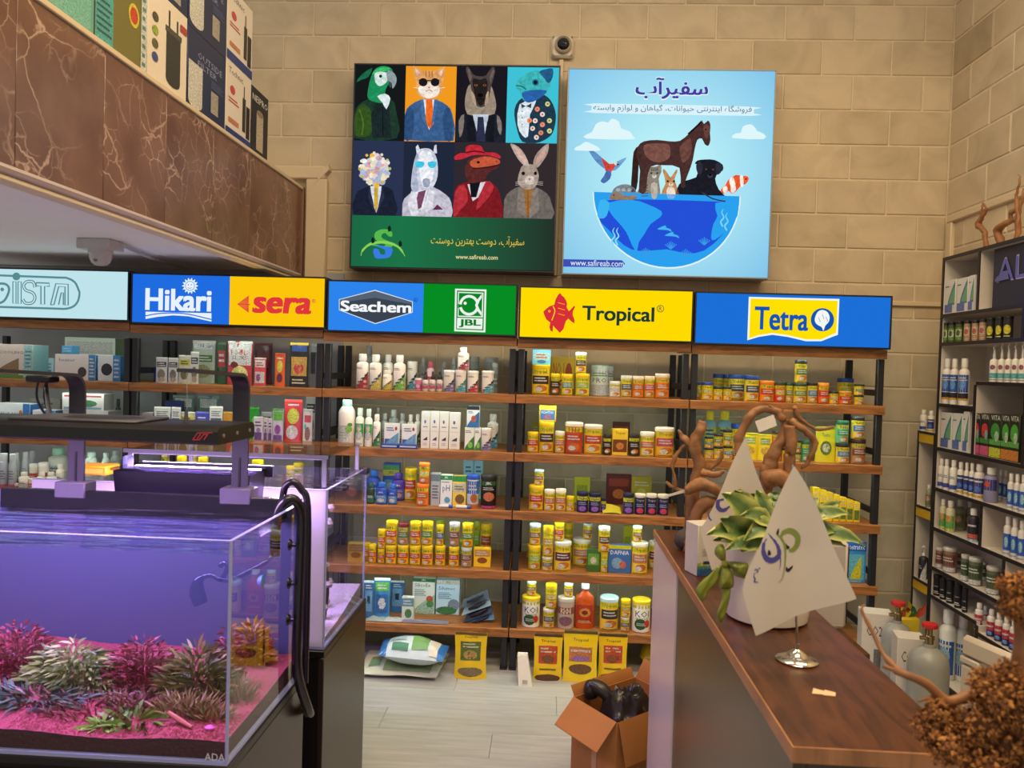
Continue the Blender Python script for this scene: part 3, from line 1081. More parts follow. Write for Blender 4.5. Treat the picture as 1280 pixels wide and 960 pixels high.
f.poly([(262, 615), (280, 625), (290, 722), (262, 722), (246, 660)], '#dcdae4'); f.poly([(330, 608), (350, 618), (345, 680), (300, 724)], '#dcdae4')
f.poly([(343, 690), (362, 668), (384, 688)], '#6a2c4a')
f.mb.build('horse_portrait', POSTER, smooth=False)
# lizard in a red hat
f = pf(6)
f.poly([(422, 720), (426, 620), (460, 585), (545, 575), (590, 600), (608, 650), (612, 728)], '#7c1b22', 2)
f.poly([(424, 715), (430, 620), (465, 590), (480, 650), (450, 690)], '#b3303a', 2); f.poly([(545, 578), (580, 598), (560, 640), (510, 690)], '#b3303a', 2)
f.poly([(478, 590), (548, 580), (520, 640), (498, 655)], '#d7d4dc'); f.poly([(486, 580), (530, 575), (512, 640), (492, 640)], '#16151b')
f.poly([(472, 560), (470, 520), (490, 490), (540, 478), (590, 488), (602, 512), (590, 530), (560, 545), (540, 575), (490, 585)], '#5b2a28', 3)
f.poly([(490, 500), (545, 482), (595, 492), (602, 510), (560, 520), (500, 525)], '#c4583a', 3); f.line([(498, 528), (550, 526), (600, 516)], 3, '#26110f', 2)
f.ell(520, 505, 6, 5, '#1a0f0c'); f.ell(590, 502, 3, 2, '#2a120e')
f.poly([(430, 495), (428, 482), (450, 470), (470, 468), (472, 448), (490, 438), (530, 442), (545, 465), (585, 468), (606, 482), (600, 490), (560, 478), (500, 478), (460, 492)], '#c32b3a', 3)
f.line([(470, 468), (505, 462), (546, 468)], 5, '#5d1018', 2)
f.mb.build('lizard_portrait', POSTER, smooth=False)
# rabbit
f = pf(7)
f.poly([(616, 728), (620, 650), (645, 615), (690, 595), (740, 600), (785, 625), (802, 660), (804, 735)], '#6e6660', 2)
f.poly([(688, 600), (735, 600), (725, 680), (712, 732), (700, 700)], '#9a6a38'); f.line([(712, 610), (712, 730)], 3, '#6d4720')
f.poly([(675, 600), (694, 610), (706, 732), (668, 690)], '#847a72'); f.poly([(750, 604), (730, 612), (716, 732), (756, 690)], '#847a72')
f.poly([(672, 580), (680, 540), (695, 515), (735, 515), (752, 545), (752, 575), (735, 605), (705, 610), (685, 600)], '#a79689', 3)
f.poly([(700, 520), (672, 490), (650, 450), (645, 432), (675, 445), (700, 475), (716, 515)], '#b9a79b', 2); f.poly([(698, 512), (675, 480), (658, 445), (680, 458), (704, 495)], '#d8b0a2', 2)
f.poly([(732, 518), (740, 480), (765, 450), (792, 432), (788, 470), (770, 500), (750, 525)], '#a8968a', 2); f.poly([(742, 512), (750, 482), (782, 446), (776, 475), (760, 500)], '#c79d90', 2)
f.ell(694, 548, 7, 7, '#17110f'); f.ell(741, 548, 6, 7, '#17110f'); f.poly([(705, 560), (732, 560), (736, 585), (718, 592), (702, 585)], '#d2c4b8', 3); f.poly([(713, 568), (724, 568), (718, 576)], '#8b5f58')
for y in (578, 584, 590):
    f.line([(702, y), (664, y + 4)], 1.2, '#d9d1c8'); f.line([(735, y), (770, y + 4)], 1.2, '#d9d1c8')
f.mb.build('rabbit_portrait', POSTER, smooth=False)
# lettering and emblem
f = pf()
f.text(persian('سفیرآب، دوست بهترین دوستت'), (336, 826), (697, 836), 42, '#e9c64a', bold=0.008, res=4)
f.text('www.safireab.com', (432, 878), (595, 882), 17, '#e6d9a0', bold=0.012, res=4)
f.mb.build('lettering', POSTER, smooth=False)
f = pf()
f.poly([(186, 775), (170, 765), (145, 764), (122, 775), (118, 795), (132, 812), (160, 822), (150, 830), (110, 818), (100, 822), (118, 828), (185, 832), (184, 815), (150, 800), (146, 785), (160, 778), (172, 790), (186, 792)], '#56b949', 2)
f.poly([(114, 840), (135, 842), (140, 858), (156, 862), (160, 848), (150, 838), (115, 826), (184, 834), (186, 855), (176, 872), (150, 877), (120, 874)], '#3a7be0', 2)
f.line([(66, 866), (72, 846), (100, 822), (140, 814), (180, 818), (215, 836), (236, 868)], [3, 8, 10, 10, 10, 8, 3], '#8bd058', 3)
for (x, y) in ((112, 805), (176, 760), (218, 818)):
    f.poly([(x - 4, y + 14), (x - 7, y - 2), (x, y - 12), (x + 6, y - 4), (x + 7, y + 10)], '#14241c')
f.mb.build('emblem', POSTER, smooth=False)

# ---- pale blue poster with the globe
P2X0, P2X1 = at(710, 84, Y=PY).x, at(966, 220, Y=PY).x
P2Z0, P2Z1 = at(830, 346, Y=PY).z, at(840, 86, Y=PY).z
GP = lightbox('lightbox_poster', P2X0, P2X1, P2Z0, P2Z1, PY, WY - PY - 0.002, 'pale blue lightbox poster with horse, dog and pets on a half globe', 'poster', M('#8d98a0', rough=0.35))


def _sky(nt, b_):
    for n in list(nt.nodes):
        nt.nodes.remove(n)
    o = nt.nodes.new('ShaderNodeOutputMaterial'); e = nt.nodes.new('ShaderNodeEmission')
    tc = nt.nodes.new('ShaderNodeTexCoord'); mp = nt.nodes.new('ShaderNodeMapping')
    mp.inputs['Scale'].default_value = (1.15, 1.15, 1.15)
    g = nt.nodes.new('ShaderNodeTexGradient'); g.gradient_type = 'SPHERICAL'
    r = nt.nodes.new('ShaderNodeValToRGB')
    r.color_ramp.elements[0].position = 0.1; r.color_ramp.elements[0].color = lin('#7fc3ea')
    r.color_ramp.elements[1].position = 0.8; r.color_ramp.elements[1].color = lin('#b9f0f8')
    nt.links.new(tc.outputs['Object'], mp.inputs[0]); nt.links.new(mp.outputs[0], g.inputs[0]); nt.links.new(g.outputs[0], r.inputs[0])
    nt.links.new(r.outputs[0], e.inputs[0]); nt.links.new(e.outputs[0], o.inputs[0])


SKYP = node_mat('printed_sky', _sky)
q = MB(); q.face([(P2X0, PY, P2Z0), (P2X1, PY, P2Z0), (P2X1, PY, P2Z1), (P2X0, PY, P2Z1)], SKYP)
q.build('face_panel', GP, loc=Vector((0, 0, (P2Z1 - P2Z0) * 0.5)))


def gf(m=EM):
    q = Flat(PY, ZP2, 0.0003, m); q.k = 2
    return q


f = gf()
for pts in ([(130, 400), (128, 385), (150, 375), (165, 345), (190, 335), (210, 340), (225, 325), (250, 335), (260, 362), (290, 372), (304, 392), (300, 403)],
            [(88, 444), (90, 432), (108, 424), (125, 412), (145, 418), (170, 430), (180, 440), (172, 446)],
            [(676, 398), (690, 380), (708, 378), (715, 355), (745, 346), (762, 360), (770, 372), (794, 382), (794, 402)]):
    f.poly(pts, '#dff6fb', 2)
f.mb.build('cloud_print', GP, smooth=False)
f = gf()
PB = '#463d9e'
f.text(persian('سفیرآب'), (310, 252), (586, 262), 88, '#e8f8ff', bold=0.05, res=8); f.text(persian('سفیرآب'), (312, 248), (584, 256), 80, PB, bold=0.03, res=8)
f.poly([(150, 278), (160, 268), (745, 280), (757, 290), (756, 305), (745, 315), (160, 304), (148, 294)], '#d8f3fb', 2)
f.text(persian('فروشگاه اینترنتی حیوانات، گیاهان و لوازم وابسته'), (154, 302), (748, 312), 34, '#4a4f86', bold=0.004, res=4)
f.poly([(40, 852), (262, 856), (274, 869), (262, 883), (38, 880)], '#3d4fb4'); f.text('www.safireab.com', (69, 876), (268, 880), 22, '#e6f4ff', bold=0.01, res=4)
f.mb.build('lettering', GP, smooth=False)
f = gf()


def halfdisc(cx, cy, rx, ry, n=28):
    return [(cx + rx * math.cos(math.pi * k / n), cy + 0.03 * rx * math.cos(math.pi * k / n) + ry * math.sin(math.pi * k / n)) for k in range(n + 1)]


f.poly(halfdisc(430, 608, 278, 280), '#dff4fb'); f.poly(halfdisc(430, 608, 273, 274), '#2aa0ee')
f.poly([(205, 632), (330, 628), (560, 634), (690, 645), (685, 690), (640, 760), (570, 820), (500, 830), (430, 815), (330, 822), (270, 800), (215, 745), (170, 690)], '#2450d8', 2)
f.poly([(212, 640), (300, 630), (355, 645), (410, 672), (405, 695), (370, 720), (345, 760), (325, 790), (318, 822), (300, 800), (278, 750), (245, 710), (220, 680)], '#2aa2f0', 2)
f.poly([(612, 642), (690, 640), (695, 690), (660, 740), (610, 780), (596, 770), (605, 720), (620, 690)], '#2aa2f0', 2)
f.poly([(170, 690), (185, 700), (205, 690), (215, 640), (180, 630)], '#3fb4f2', 2)
for (x, y) in ((420, 738), (448, 762)):
    f.poly([(x - 26, y + 2), (x - 8, y - 8), (x + 6, y - 12), (x + 8, y - 4), (x + 24, y + 2), (x + 28, y + 12), (x + 16, y + 6), (x - 4, y + 4)], '#45b6ee', 2)
for (x, y, c) in ((232, 800, '#8fdcf4'), (246, 800, '#8fdcf4'), (640, 730, '#7fd4f2'), (655, 745, '#7fd4f2')):
    f.line([(x, y), (x - 8, y - 18), (x + 4, y - 34), (x - 4, y - 52), (x + 2, y - 66)], [6, 6, 5, 4, 2], c, 3)
for (x, y) in ((445, 815), (570, 800), (350, 840), (500, 845)):
    for a in range(-3, 4):
        f.line([(x, y), (x + a * 7, y - 30 + abs(a) * 4)], 3, '#3a9ae8')
f.mb.build('globe_print', GP, smooth=False)
# animals on the globe
f = gf(EMN)
HB = '#4a2f2c'
f.poly([(296, 600), (300, 520), (306, 450), (325, 428), (338, 440), (326, 480), (322, 560), (312, 600)], '#33201f', 2)
f.poly([(322, 430), (345, 410), (395, 405), (440, 410), (480, 408), (515, 380), (545, 355), (560, 335), (562, 330), (570, 345), (585, 332), (594, 348), (592, 380), (594, 405), (586, 427), (572, 420),
        (562, 400), (545, 405), (535, 440), (528, 480), (515, 520), (500, 560), (500, 580), (482, 580), (478, 510), (420, 500), (370, 505), (356, 560), (352, 600), (325, 600), (330, 520), (318, 470)], HB, 2)
f.poly([(345, 425), (400, 418), (440, 425), (440, 470), (400, 490), (355, 470)], '#7b5147', 3); f.poly([(480, 430), (520, 400), (520, 460), (490, 490)], '#6d463d', 3); f.poly([(568, 350), (590, 355), (584, 400), (572, 390)], '#6a4239', 2)
f.line([(510, 384), (545, 352), (560, 336)], 7, '#1d1413', 2); f.ell(576, 366, 3, 3, '#0b0707')
f.mb.build('horse_print', GP, smooth=False)
f = gf(EMN)
f.poly([(470, 625), (470, 585), (490, 560), (540, 545), (550, 500), (536, 495), (545, 482), (575, 478), (610, 480), (640, 498), (640, 520), (625, 528), (612, 550), (625, 590), (660, 625), (668, 642), (600, 642), (540, 635)], '#1d1d28', 2)
f.poly([(540, 500), (552, 485), (566, 505), (558, 535), (545, 528)], '#2d2d3c', 2); f.poly([(640, 505), (622, 486), (612, 510), (618, 535), (632, 528)], '#2d2d3c', 2)
f.ell(578, 515, 4, 3, '#6e4c2a'); f.ell(604, 516, 4, 3, '#6e4c2a'); f.ell(592, 540, 10, 8, '#3a3a48'); f.ell(592, 536, 6, 4, '#08080c'); f.line([(560, 600), (600, 625), (650, 636)], 5, '#343444', 2)
f.mb.build('dog_print', GP, smooth=False)
f = gf(EMN)
f.poly([(318, 622), (325, 590), (345, 560), (358, 545), (352, 520), (358, 493), (372, 505), (395, 503), (408, 494), (410, 525), (400, 550), (405, 590), (398, 628)], '#8d8478', 2)
for a in range(5):
    f.line([(335, 580 + a * 9), (360, 575 + a * 10)], 3, '#4d453e'); f.line([(372 + a * 6, 508), (374 + a * 5, 522)], 2.5, '#4d453e')
f.ell(372, 530, 4, 4, '#2e3f24'); f.ell(394, 530, 4, 4, '#2e3f24'); f.ell(383, 542, 9, 7, '#d8d0c6'); f.ell(383, 538, 3, 2, '#a8615a'); f.poly([(370, 570), (395, 570), (392, 622), (374, 622)], '#b9b0a4', 2)
f.mb.build('cat_print', GP, smooth=False)
f = gf(EMN)
f.poly([(410, 620), (415, 590), (425, 570), (422, 545), (415, 520), (420, 514), (434, 530), (444, 545), (456, 530), (468, 514), (470, 525), (460, 550), (466, 575), (475, 600), (470, 630), (430, 632)], '#c08a5c', 2)
f.poly([(432, 585), (458, 585), (460, 622), (434, 622)], '#ead9c6', 3); f.ell(434, 560, 4, 4, '#21140d'); f.ell(457, 560, 4, 4, '#21140d'); f.ell(446, 572, 9, 7, '#e6d0b8'); f.ell(446, 569, 3, 2, '#8d4f45')
f.mb.build('rabbit_print', GP, smooth=False)
f = gf(EMN)
f.poly([(222, 622), (230, 590), (255, 574), (285, 572), (308, 585), (318, 605), (312, 618), (285, 610), (250, 612)], '#7c8790', 3)
for x in (248, 268, 290):
    f.ell(x, 592, 9, 7, '#a9b0b0', n=6)
f.poly([(218, 628), (225, 605), (245, 600), (280, 615), (310, 612), (318, 625), (290, 630)], '#8f7a66', 3); f.ell(232, 612, 2.5, 2.5, '#14110f')
f.mb.build('tortoise_print', GP, smooth=False)
f = gf(EMN)
f.poly([(205, 515), (185, 505), (160, 480), (140, 450), (138, 440), (165, 452), (195, 480), (215, 498)], '#5f8fc4', 2); f.poly([(222, 500), (240, 488), (280, 470), (262, 495), (240, 518), (222, 518)], '#6fa0cf', 2)
f.poly([(185, 470), (215, 495), (240, 492), (236, 505), (222, 525), (205, 530), (196, 505)], '#d3473b', 2); f.poly([(205, 520), (222, 525), (218, 550), (195, 568), (182, 558), (195, 540)], '#4a6fb0', 2); f.ell(240, 494, 7, 6, '#e7dcd4'); f.poly([(244, 492), (253, 498), (243, 501)], '#222222')
f.mb.build('parrot_print', GP, smooth=False)
f = gf(EMN)
f.poly([(650, 575), (660, 555), (675, 545), (690, 536), (712, 540), (730, 540), (738, 552), (726, 570), (705, 580), (690, 598), (672, 606), (662, 596), (640, 608), (632, 596), (640, 582)], '#ee5a2a', 2)
f.poly([(664, 556), (680, 545), (690, 592), (672, 604), (670, 580)], '#f6ece4', 2); f.poly([(704, 540), (716, 540), (718, 574), (708, 580)], '#f6ece4', 2); f.poly([(640, 584), (654, 578), (658, 596), (644, 604)], '#f6ece4', 2); f.ell(727, 552, 3, 3, '#120c08')
f.mb.build('clownfish_print', GP, smooth=False)

# ================================================================== RACKS
RF = 3.734                    # front of the boards
RB = 4.17
SZ = [1.36, 1.075, 0.79, 0.493, 0.209]          # tops of the shelves, top one first


def _wood(nt, b_, c0, c1, sx=1.0, sy=9.0, rough=0.5):
    oi = nt.nodes.new('ShaderNodeObjectInfo')
    tc = nt.nodes.new('ShaderNodeTexCoord')
    mp = nt.nodes.new('ShaderNodeMapping'); mp.inputs['Scale'].default_value = (sx, sy, sy)
    mul = nt.nodes.new('ShaderNodeMath'); mul.operation = 'MULTIPLY'; mul.inputs[1].default_value = 23
    cmb = nt.nodes.new('ShaderNodeCombineXYZ')
    nt.links.new(oi.outputs['Random'], mul.inputs[0])
    for i in range(3):
        nt.links.new(mul.outputs[0], cmb.inputs[i])
    ad = nt.nodes.new('ShaderNodeVectorMath'); ad.operation = 'ADD'
    nt.links.new(tc.outputs['Object'], ad.inputs[0]); nt.links.new(cmb.outputs[0], ad.inputs[1]); nt.links.new(ad.outputs[0], mp.inputs[0])
    n = nt.nodes.new('ShaderNodeTexNoise'); n.inputs['Scale'].default_value = 5; n.inputs['Detail'].default_value = 5; n.inputs['Distortion'].default_value = 1.5
    nt.links.new(mp.outputs[0], n.inputs['Vector'])
    r = nt.nodes.new('ShaderNodeValToRGB')
    r.color_ramp.elements[0].position = 0.32; r.color_ramp.elements[0].color = lin(c0)
    r.color_ramp.elements[1].position = 0.62; r.color_ramp.elements[1].color = lin(c1)
    nt.links.new(n.outputs[0], r.inputs[0]); nt.links.new(r.outputs[0], b_.inputs['Base Color'])
    bp = nt.nodes.new('ShaderNodeBump'); bp.inputs['Strength'].default_value = 0.15; bp.inputs['Distance'].default_value = 0.002
    nt.links.new(n.outputs[0], bp.inputs['Height']); nt.links.new(bp.outputs[0], b_.inputs['Normal'])
    b_.inputs['Roughness'].default_value = rough


PINE = node_mat('pine_board', lambda nt, b_: _wood(nt, b_, '#7e4e26', '#b0743a'))
STEEL = M('#1d1d21', rough=0.5, var=0.05)
LED = EM('#e4fff0', 26.0)
LED_WALL_FILL = EM('#dcffee', 3.0)  # for rear strips added to light the wall behind the shelves
BAYS = [(-3.05, -2.099), (-2.095, -1.121), (-1.117, -0.165), (-0.159, 0.674), (0.680, 1.598)]
SIGNS = ['pale blue sign', 'blue-yellow sign', 'blue-green sign', 'yellow fish sign', 'plain blue sign']
for bi, (x0, x1) in enumerate(BAYS):
    t = thing('shelving_rack', ((x0 + x1) / 2, RF, 0), 'black steel rack with pine shelves under the ' +
              ['pale blue lightbox sign', 'blue and yellow lightbox sign', 'blue and green lightbox sign', 'yellow lightbox sign with red fish', 'blue lightbox sign with yellow badge'][bi],
              'shelf', 'shelving racks along the back wall')
    for xx in (x0 + 0.004, x1 - 0.034):
        for yy in (RF + 0.014, RB - 0.04):
            q = MB(); q.box(xx, xx + 0.03, yy, yy + 0.03, 0.012, 1.582, STEEL, bev=0.002)
            q.box(xx - 0.003, xx + 0.033, yy - 0.003, yy + 0.033, 0, 0.012, STEEL)
            q.build('post', t)
        for z in SZ:
            q = MB(); q.box(xx + 0.008, xx + 0.022, RF + 0.045, RB - 0.041, z + 0.045, z + 0.075, STEEL, bev=0.002)
            q.build('side_bar', t)
    for z in [[1.66, 1.65, 1.638, 1.631, 1.626][bi]] + SZ:
        q = MB()
        pr_ = [(RF + 0.003, z), (RF, z - 0.003), (RF, z - 0.041), (RF + 0.002, z - 0.043), (RF + 0.014, z - 0.043), (RF + 0.014, z - 0.033), (RF + 0.43, z - 0.033), (RF + 0.43, z)]
        q.prism([(x0, y_, z_) for y_, z_ in pr_], (x1 - x0, 0, 0), PINE)
        o = q.build('board', t, loc=Vector((0, 0, z)))
        if z > 0.4:
            s_ = MB(); s_.box(x0 + 0.06, x1 - 0.06, RF + 0.018, RF + 0.028, -0.036 + z, -0.0332 + z, LED)
            s_.build('led_strip', o)
            if z > 1.5:
                continue
            s_ = MB(); s_.box(x0 + 0.06, x1 - 0.06, RF + 0.40, RF + 0.41, -0.036 + z, -0.0332 + z, LED_WALL_FILL)
            s_.build('led_strip', o)  # added rear strip, unlike the LED under the front edge

# ================================================================== GOODS
def P(h, rough=0.4):
    return M(h, rough=rough, var=0.05, scale=60)


def PD(h):
    """busy small print in one ink colour"""
    return M(h, rough=0.4, var=0.95, scale=160)


def strip(mb, surf, rows, c):
    """a printed patch on a curved or flat front: rows of (t, s0, s1)"""
    m = PD(c)
    nc = 6
    pts = [[surf(s0 + (s1 - s0) * k / nc, t) for k in range(nc + 1)] for t, s0, s1 in rows]
    for i in range(len(rows) - 1):
        for k in range(nc):
            mb.face([pts[i][k], pts[i][k + 1], pts[i + 1][k + 1], pts[i + 1][k]], m)


def decals(mb, surf0, ds):
    for n, d in enumerate(ds):
        k = d[0]
        e = 0.0004 + 0.00025 * n
        surf = lambda s, t, e=e: surf0(s, t, e)
        if k == 'r':
            _, s0, s1, t0, t1, c = d
            strip(mb, surf, [(t0 + (t1 - t0) * j / 4, s0, s1) for j in range(5)], c)
        elif k == 'd':
            _, s, t, rs, rt, c = d
            strip(mb, surf, [(t + rt * math.sin(a), s - rs * math.cos(a), s + rs * math.cos(a)) for a in [math.pi * (j / 6 - 0.5) for j in range(7)]], c)
        elif k == 'w':        # curved swoosh filling the lower right
            _, s0, s1, t0, t1, c = d
            strip(mb, surf, [(t0 + (t1 - t0) * j / 5, s0 + (s1 - s0) * (j / 5) ** 1.4, s1) for j in range(6)], c)
        elif k == 't':
            _, tx, s0, s1, t0, t1, c = d
            vs, fs = text2d(tx, 0.0, 0.0, 1)
            mb.mesh([surf(s0 + (s1 - s0) * u, t0 + (t1 - t0) * v) for u, v in vs], fs, P(c))
        elif k == 'l':        # small print: n thin lines
            _, s0, s1, t0, t1, nl, c = d
            for j in range(nl):
                tt = t0 + (t1 - t0) * (j + 0.25) / nl
                sh = 0.85 if j % 2 else 1.0
                strip(mb, surf, [(tt, s0, s0 + (s1 - s0) * sh), (tt + (t1 - t0) * 0.45 / nl, s0, s0 + (s1 - s0) * sh)], c)


def cyl_surf(prof):
    def f(s, t, e):
        h = t
        r = prof[0][0]
        for i in range(len(prof) - 1):
            if prof[i][1] <= h <= prof[i + 1][1] and prof[i + 1][1] > prof[i][1]:
                u = (h - prof[i][1]) / (prof[i + 1][1] - prof[i][1])
                r = prof[i][0] + (prof[i + 1][0] - prof[i][0]) * u
        a = s * 1.25
        return ((r + e) * math.sin(a), -(r + e) * math.cos(a) * prof_sy[0], t)
    prof_sy = [1.0]
    f.sy = prof_sy
    return f


def goods(kind, name, cat, loc, w, h, st_, label, group, rotz=0.0, depth=None):
    """one product standing at loc, facing -Y before rotation; st_: b body, l lid, d decals"""
    t = thing(name, loc, label, cat, group)
    body, lid = st_.get('b', '#f0c820'), st_.get('l', '#f3d21a')
    r = w / 2
    D = st_.get('d', [])
    rough = st_.get('rough', 0.22 if kind == 'pouch' else 0.4)
    bm = P(body, rough)
    lm = P(lid, 0.45)
    seg = 18 if w > 0.05 else 14
    bd, ld, pr = MB(), MB(), MB()
    off = Vector(loc)

    def fin(mb, nm):
        if mb.f:
            mb.v = [(x + off.x, y + off.y, z + off.z) for x, y, z in mb.v]
            return mb.build(nm, t)
    if kind in ('can', 'jar', 'tub'):
        lh = {'can': 0.17, 'jar': 0.14, 'tub': 0.13}[kind] * h
        lh = min(lh, 0.026)
        bh = h - lh
        rb = r * 0.955
        bd.lathe([(rb * 0.93, 0), (rb, h * 0.02), (rb, bh)], bm, seg)
        if st_.get('band'):
            bd.lathe([(rb + 0.0003, bh * 0.80), (rb + 0.0003, bh * 0.985)], P(st_['band']), seg)
        if kind == 'tub':
            ld.lathe([(r * 0.99, bh), (r, bh + lh * 0.15), (r, bh + lh * 0.75), (r * 0.9, bh + lh), (r * 0.86, bh + lh * 0.9), (0, bh + lh * 0.9)], lm, seg)
        else:
            ld.lathe([(r * 0.97, bh), (r, bh + lh * 0.1), (r, bh + lh * 0.85), (r * 0.94, bh + lh), (0, bh + lh)], lm, seg)
        sf = cyl_surf([(rb, 0), (rb, bh)])
        decals(pr, lambda s, u, e: sf(s, u * bh, e), D)
    elif kind in ('bottle', 'oval', 'spray', 'dropper', 'pump', 'jug', 'aerosol'):
        cp = {'bottle': (0.80, 0.42, 0.62), 'oval': (0.80, 0.45, 0.6), 'spray': (0.62, 0.3, 0.4), 'dropper': (0.6, 0.45, 0.6), 'pump': (0.7, 0.3, 0.5), 'jug': (0.86, 0.55, 0.6), 'aerosol': (0.78, 0.7, 0.8)}[kind]
        nh, nr = h * cp[0], r * cp[1]
        sh = nh * (0.88 if kind != 'jug' else 0.84)
        syy = 0.66 if kind == 'oval' else 1.0
        bd.lathe([(r * 0.92, 0), (r, h * 0.02), (r, sh), (r * 0.9, sh + (nh - sh) * 0.35), (nr * 1.25, nh * 0.975), (nr, nh)], bm, seg, sy=syy)
        lr = r * cp[2]
        if kind == 'spray':
            ld.lathe([(nr * 1.3, nh), (nr * 1.3, nh + h * 0.1), (nr, nh + h * 0.14), (nr * 0.8, h * 0.9), (nr * 0.5, h), (0, h)], lm, 12)
            ld.box(-nr * 0.5, nr * 0.5, -r * 0.75, 0, h * 0.86, h * 0.93, lm, bev=0.001)
        elif kind == 'pump':
            ld.lathe([(nr * 1.4, nh), (nr * 1.4, nh + h * 0.07), (nr * 0.5, nh + h * 0.08), (nr * 0.5, h * 0.93), (nr * 1.2, h * 0.94), (nr * 1.0, h), (0, h)], lm, 12)
            ld.box(-nr * 0.4, nr * 0.4, -r * 1.0, 0, h * 0.94, h * 0.98, lm, bev=0.001)
        elif kind == 'dropper':
            ld.lathe([(lr, nh), (lr, nh + h * 0.13), (lr * 0.6, nh + h * 0.18), (lr * 0.5, h * 0.93), (lr * 0.3, h), (0, h)], lm, 12)
        else:
            ld.lathe([(lr * 0.97, nh), (lr, nh + (h - nh) * 0.1), (lr, nh + (h - nh) * 0.85), (lr * 0.9, h), (0, h)], lm, 14)
        sf = cyl_surf([(r, 0), (r, h)])
        sf.sy[0] = syy
        decals(pr, lambda s, u, e: sf(s, u * sh, e), D)
    elif kind == 'flask':
        bd.lathe([(r * 0.9, 0), (r, h * 0.03), (r, h * 0.62), (r * 0.9, h * 0.70), (r * 0.5, h * 0.78), (r * 0.3, h * 0.82), (r * 0.28, h * 0.9)], bm, 20, sy=0.45)
        ld.lathe([(r * 0.42, h * 0.88), (r * 0.42, h * 0.99), (r * 0.36, h), (0, h)], lm, 14)
        sf = cyl_surf([(r, 0), (r, h)]); sf.sy[0] = 0.45
        decals(pr, lambda s, u, e: sf(s, u * h * 0.55, e), D)
    elif kind == 'box':
        dp = depth or max(0.03, w * 0.6)
        bd.box(-r, r, 0, dp, 0, h, bm, bev=0.0012)
        if st_.get('side'):
            sm = P(st_['side'])
            for sx in (-1, 1):
                bd.face([(sx * (r + 0.0004), 0.002, 0.002), (sx * (r + 0.0004), dp - 0.002, 0.002), (sx * (r + 0.0004), dp - 0.002, h - 0.002), (sx * (r + 0.0004), 0.002, h - 0.002)], sm)
        decals(pr, lambda s, u, e: (s * r, -e, u * h), D)
    elif kind == 'pouch':
        th = st_.get('th', 0.30) * w

        def thick(s_, u):
            base = (1 - u) ** 0.8 if u < 0.9 else (0.1 ** 0.8) * (1 - u) / 0.1
            return max(0.0015, th * 0.5 * base * (1 - 0.85 * abs(2 * s_ - 1) ** 2.2))

        def half(s_, u):
            wv = 1 - 0.05 * math.sin(math.pi * min(1, u * 1.1))
            return r * wv * (2 * s_ - 1)
        ph = RND.uniform(0, 6)
        wr = lambda s_, u: 0.004 * w / 0.1 * math.sin(7 * s_ + 6 * u + ph) * math.sin(5 * u + 3 * s_ + 2 * ph) * (1 - abs(2 * s_ - 1))
        fr = lambda s_, u: (half(s_, u), -thick(s_, u) + wr(s_, u), u * h)
        bk = lambda s_, u: (half(1 - s_, u), thick(s_, u) + wr(s_, u), u * h)
        bd.grid(fr, 12, 14, bm)
        bd.grid(bk, 8, 10, bm)
        bd.box(-r * 0.96, r * 0.96, -th * 0.2, th * 0.2, 0, 0.002, bm)
        pr_surf = lambda s, u, e: (fr((s + 1) / 2, u)[0], fr((s + 1) / 2, u)[1] - e - 0.0006, u * h)
        decals(pr, pr_surf, D)
        ld.box(-r * 0.985, r * 0.985, -0.0015 - 0.024 * w, 0.0015 + 0.024 * w, h * 0.935, h, lm, bev=0.002)
    o = fin(bd, {'pouch': 'pouch_body', 'box': 'carton'}.get(kind, 'body'))
    fin(ld, 'seal' if kind == 'pouch' else 'lid' if kind in ('can', 'jar', 'tub') else 'cap')
    fin(pr, 'printed_label')
    t.rotation_euler = (0, 0, rotz)
    return t


# styles: ph phrase for the label, then colours and print ------------------------------------------------------------
def food(main='#d8452b', body='#f5cc1c', lid='#f6d515', txt='Tropical', ph=None, **k):
    d = [('r', -1, 1, 0.80, 0.97, '#f7d91c'), ('t', txt, -0.55, 0.55, 0.82, 0.94, '#2d3a26'), ('r', -0.85, 0.85, 0.42, 0.74, main), ('l', -0.6, 0.6, 0.5, 0.7, 2, '#f7ecd0'),
         ('d', 0.1, 0.26, 0.55, 0.13, '#c46a2a'), ('d', -0.15, 0.22, 0.35, 0.09, '#f0e2b8'), ('l', -0.7, 0.7, 0.03, 0.1, 1, '#5b4a22')]
    return dict(b=body, l=lid, d=d, ph=ph or 'yellow food can', **k)


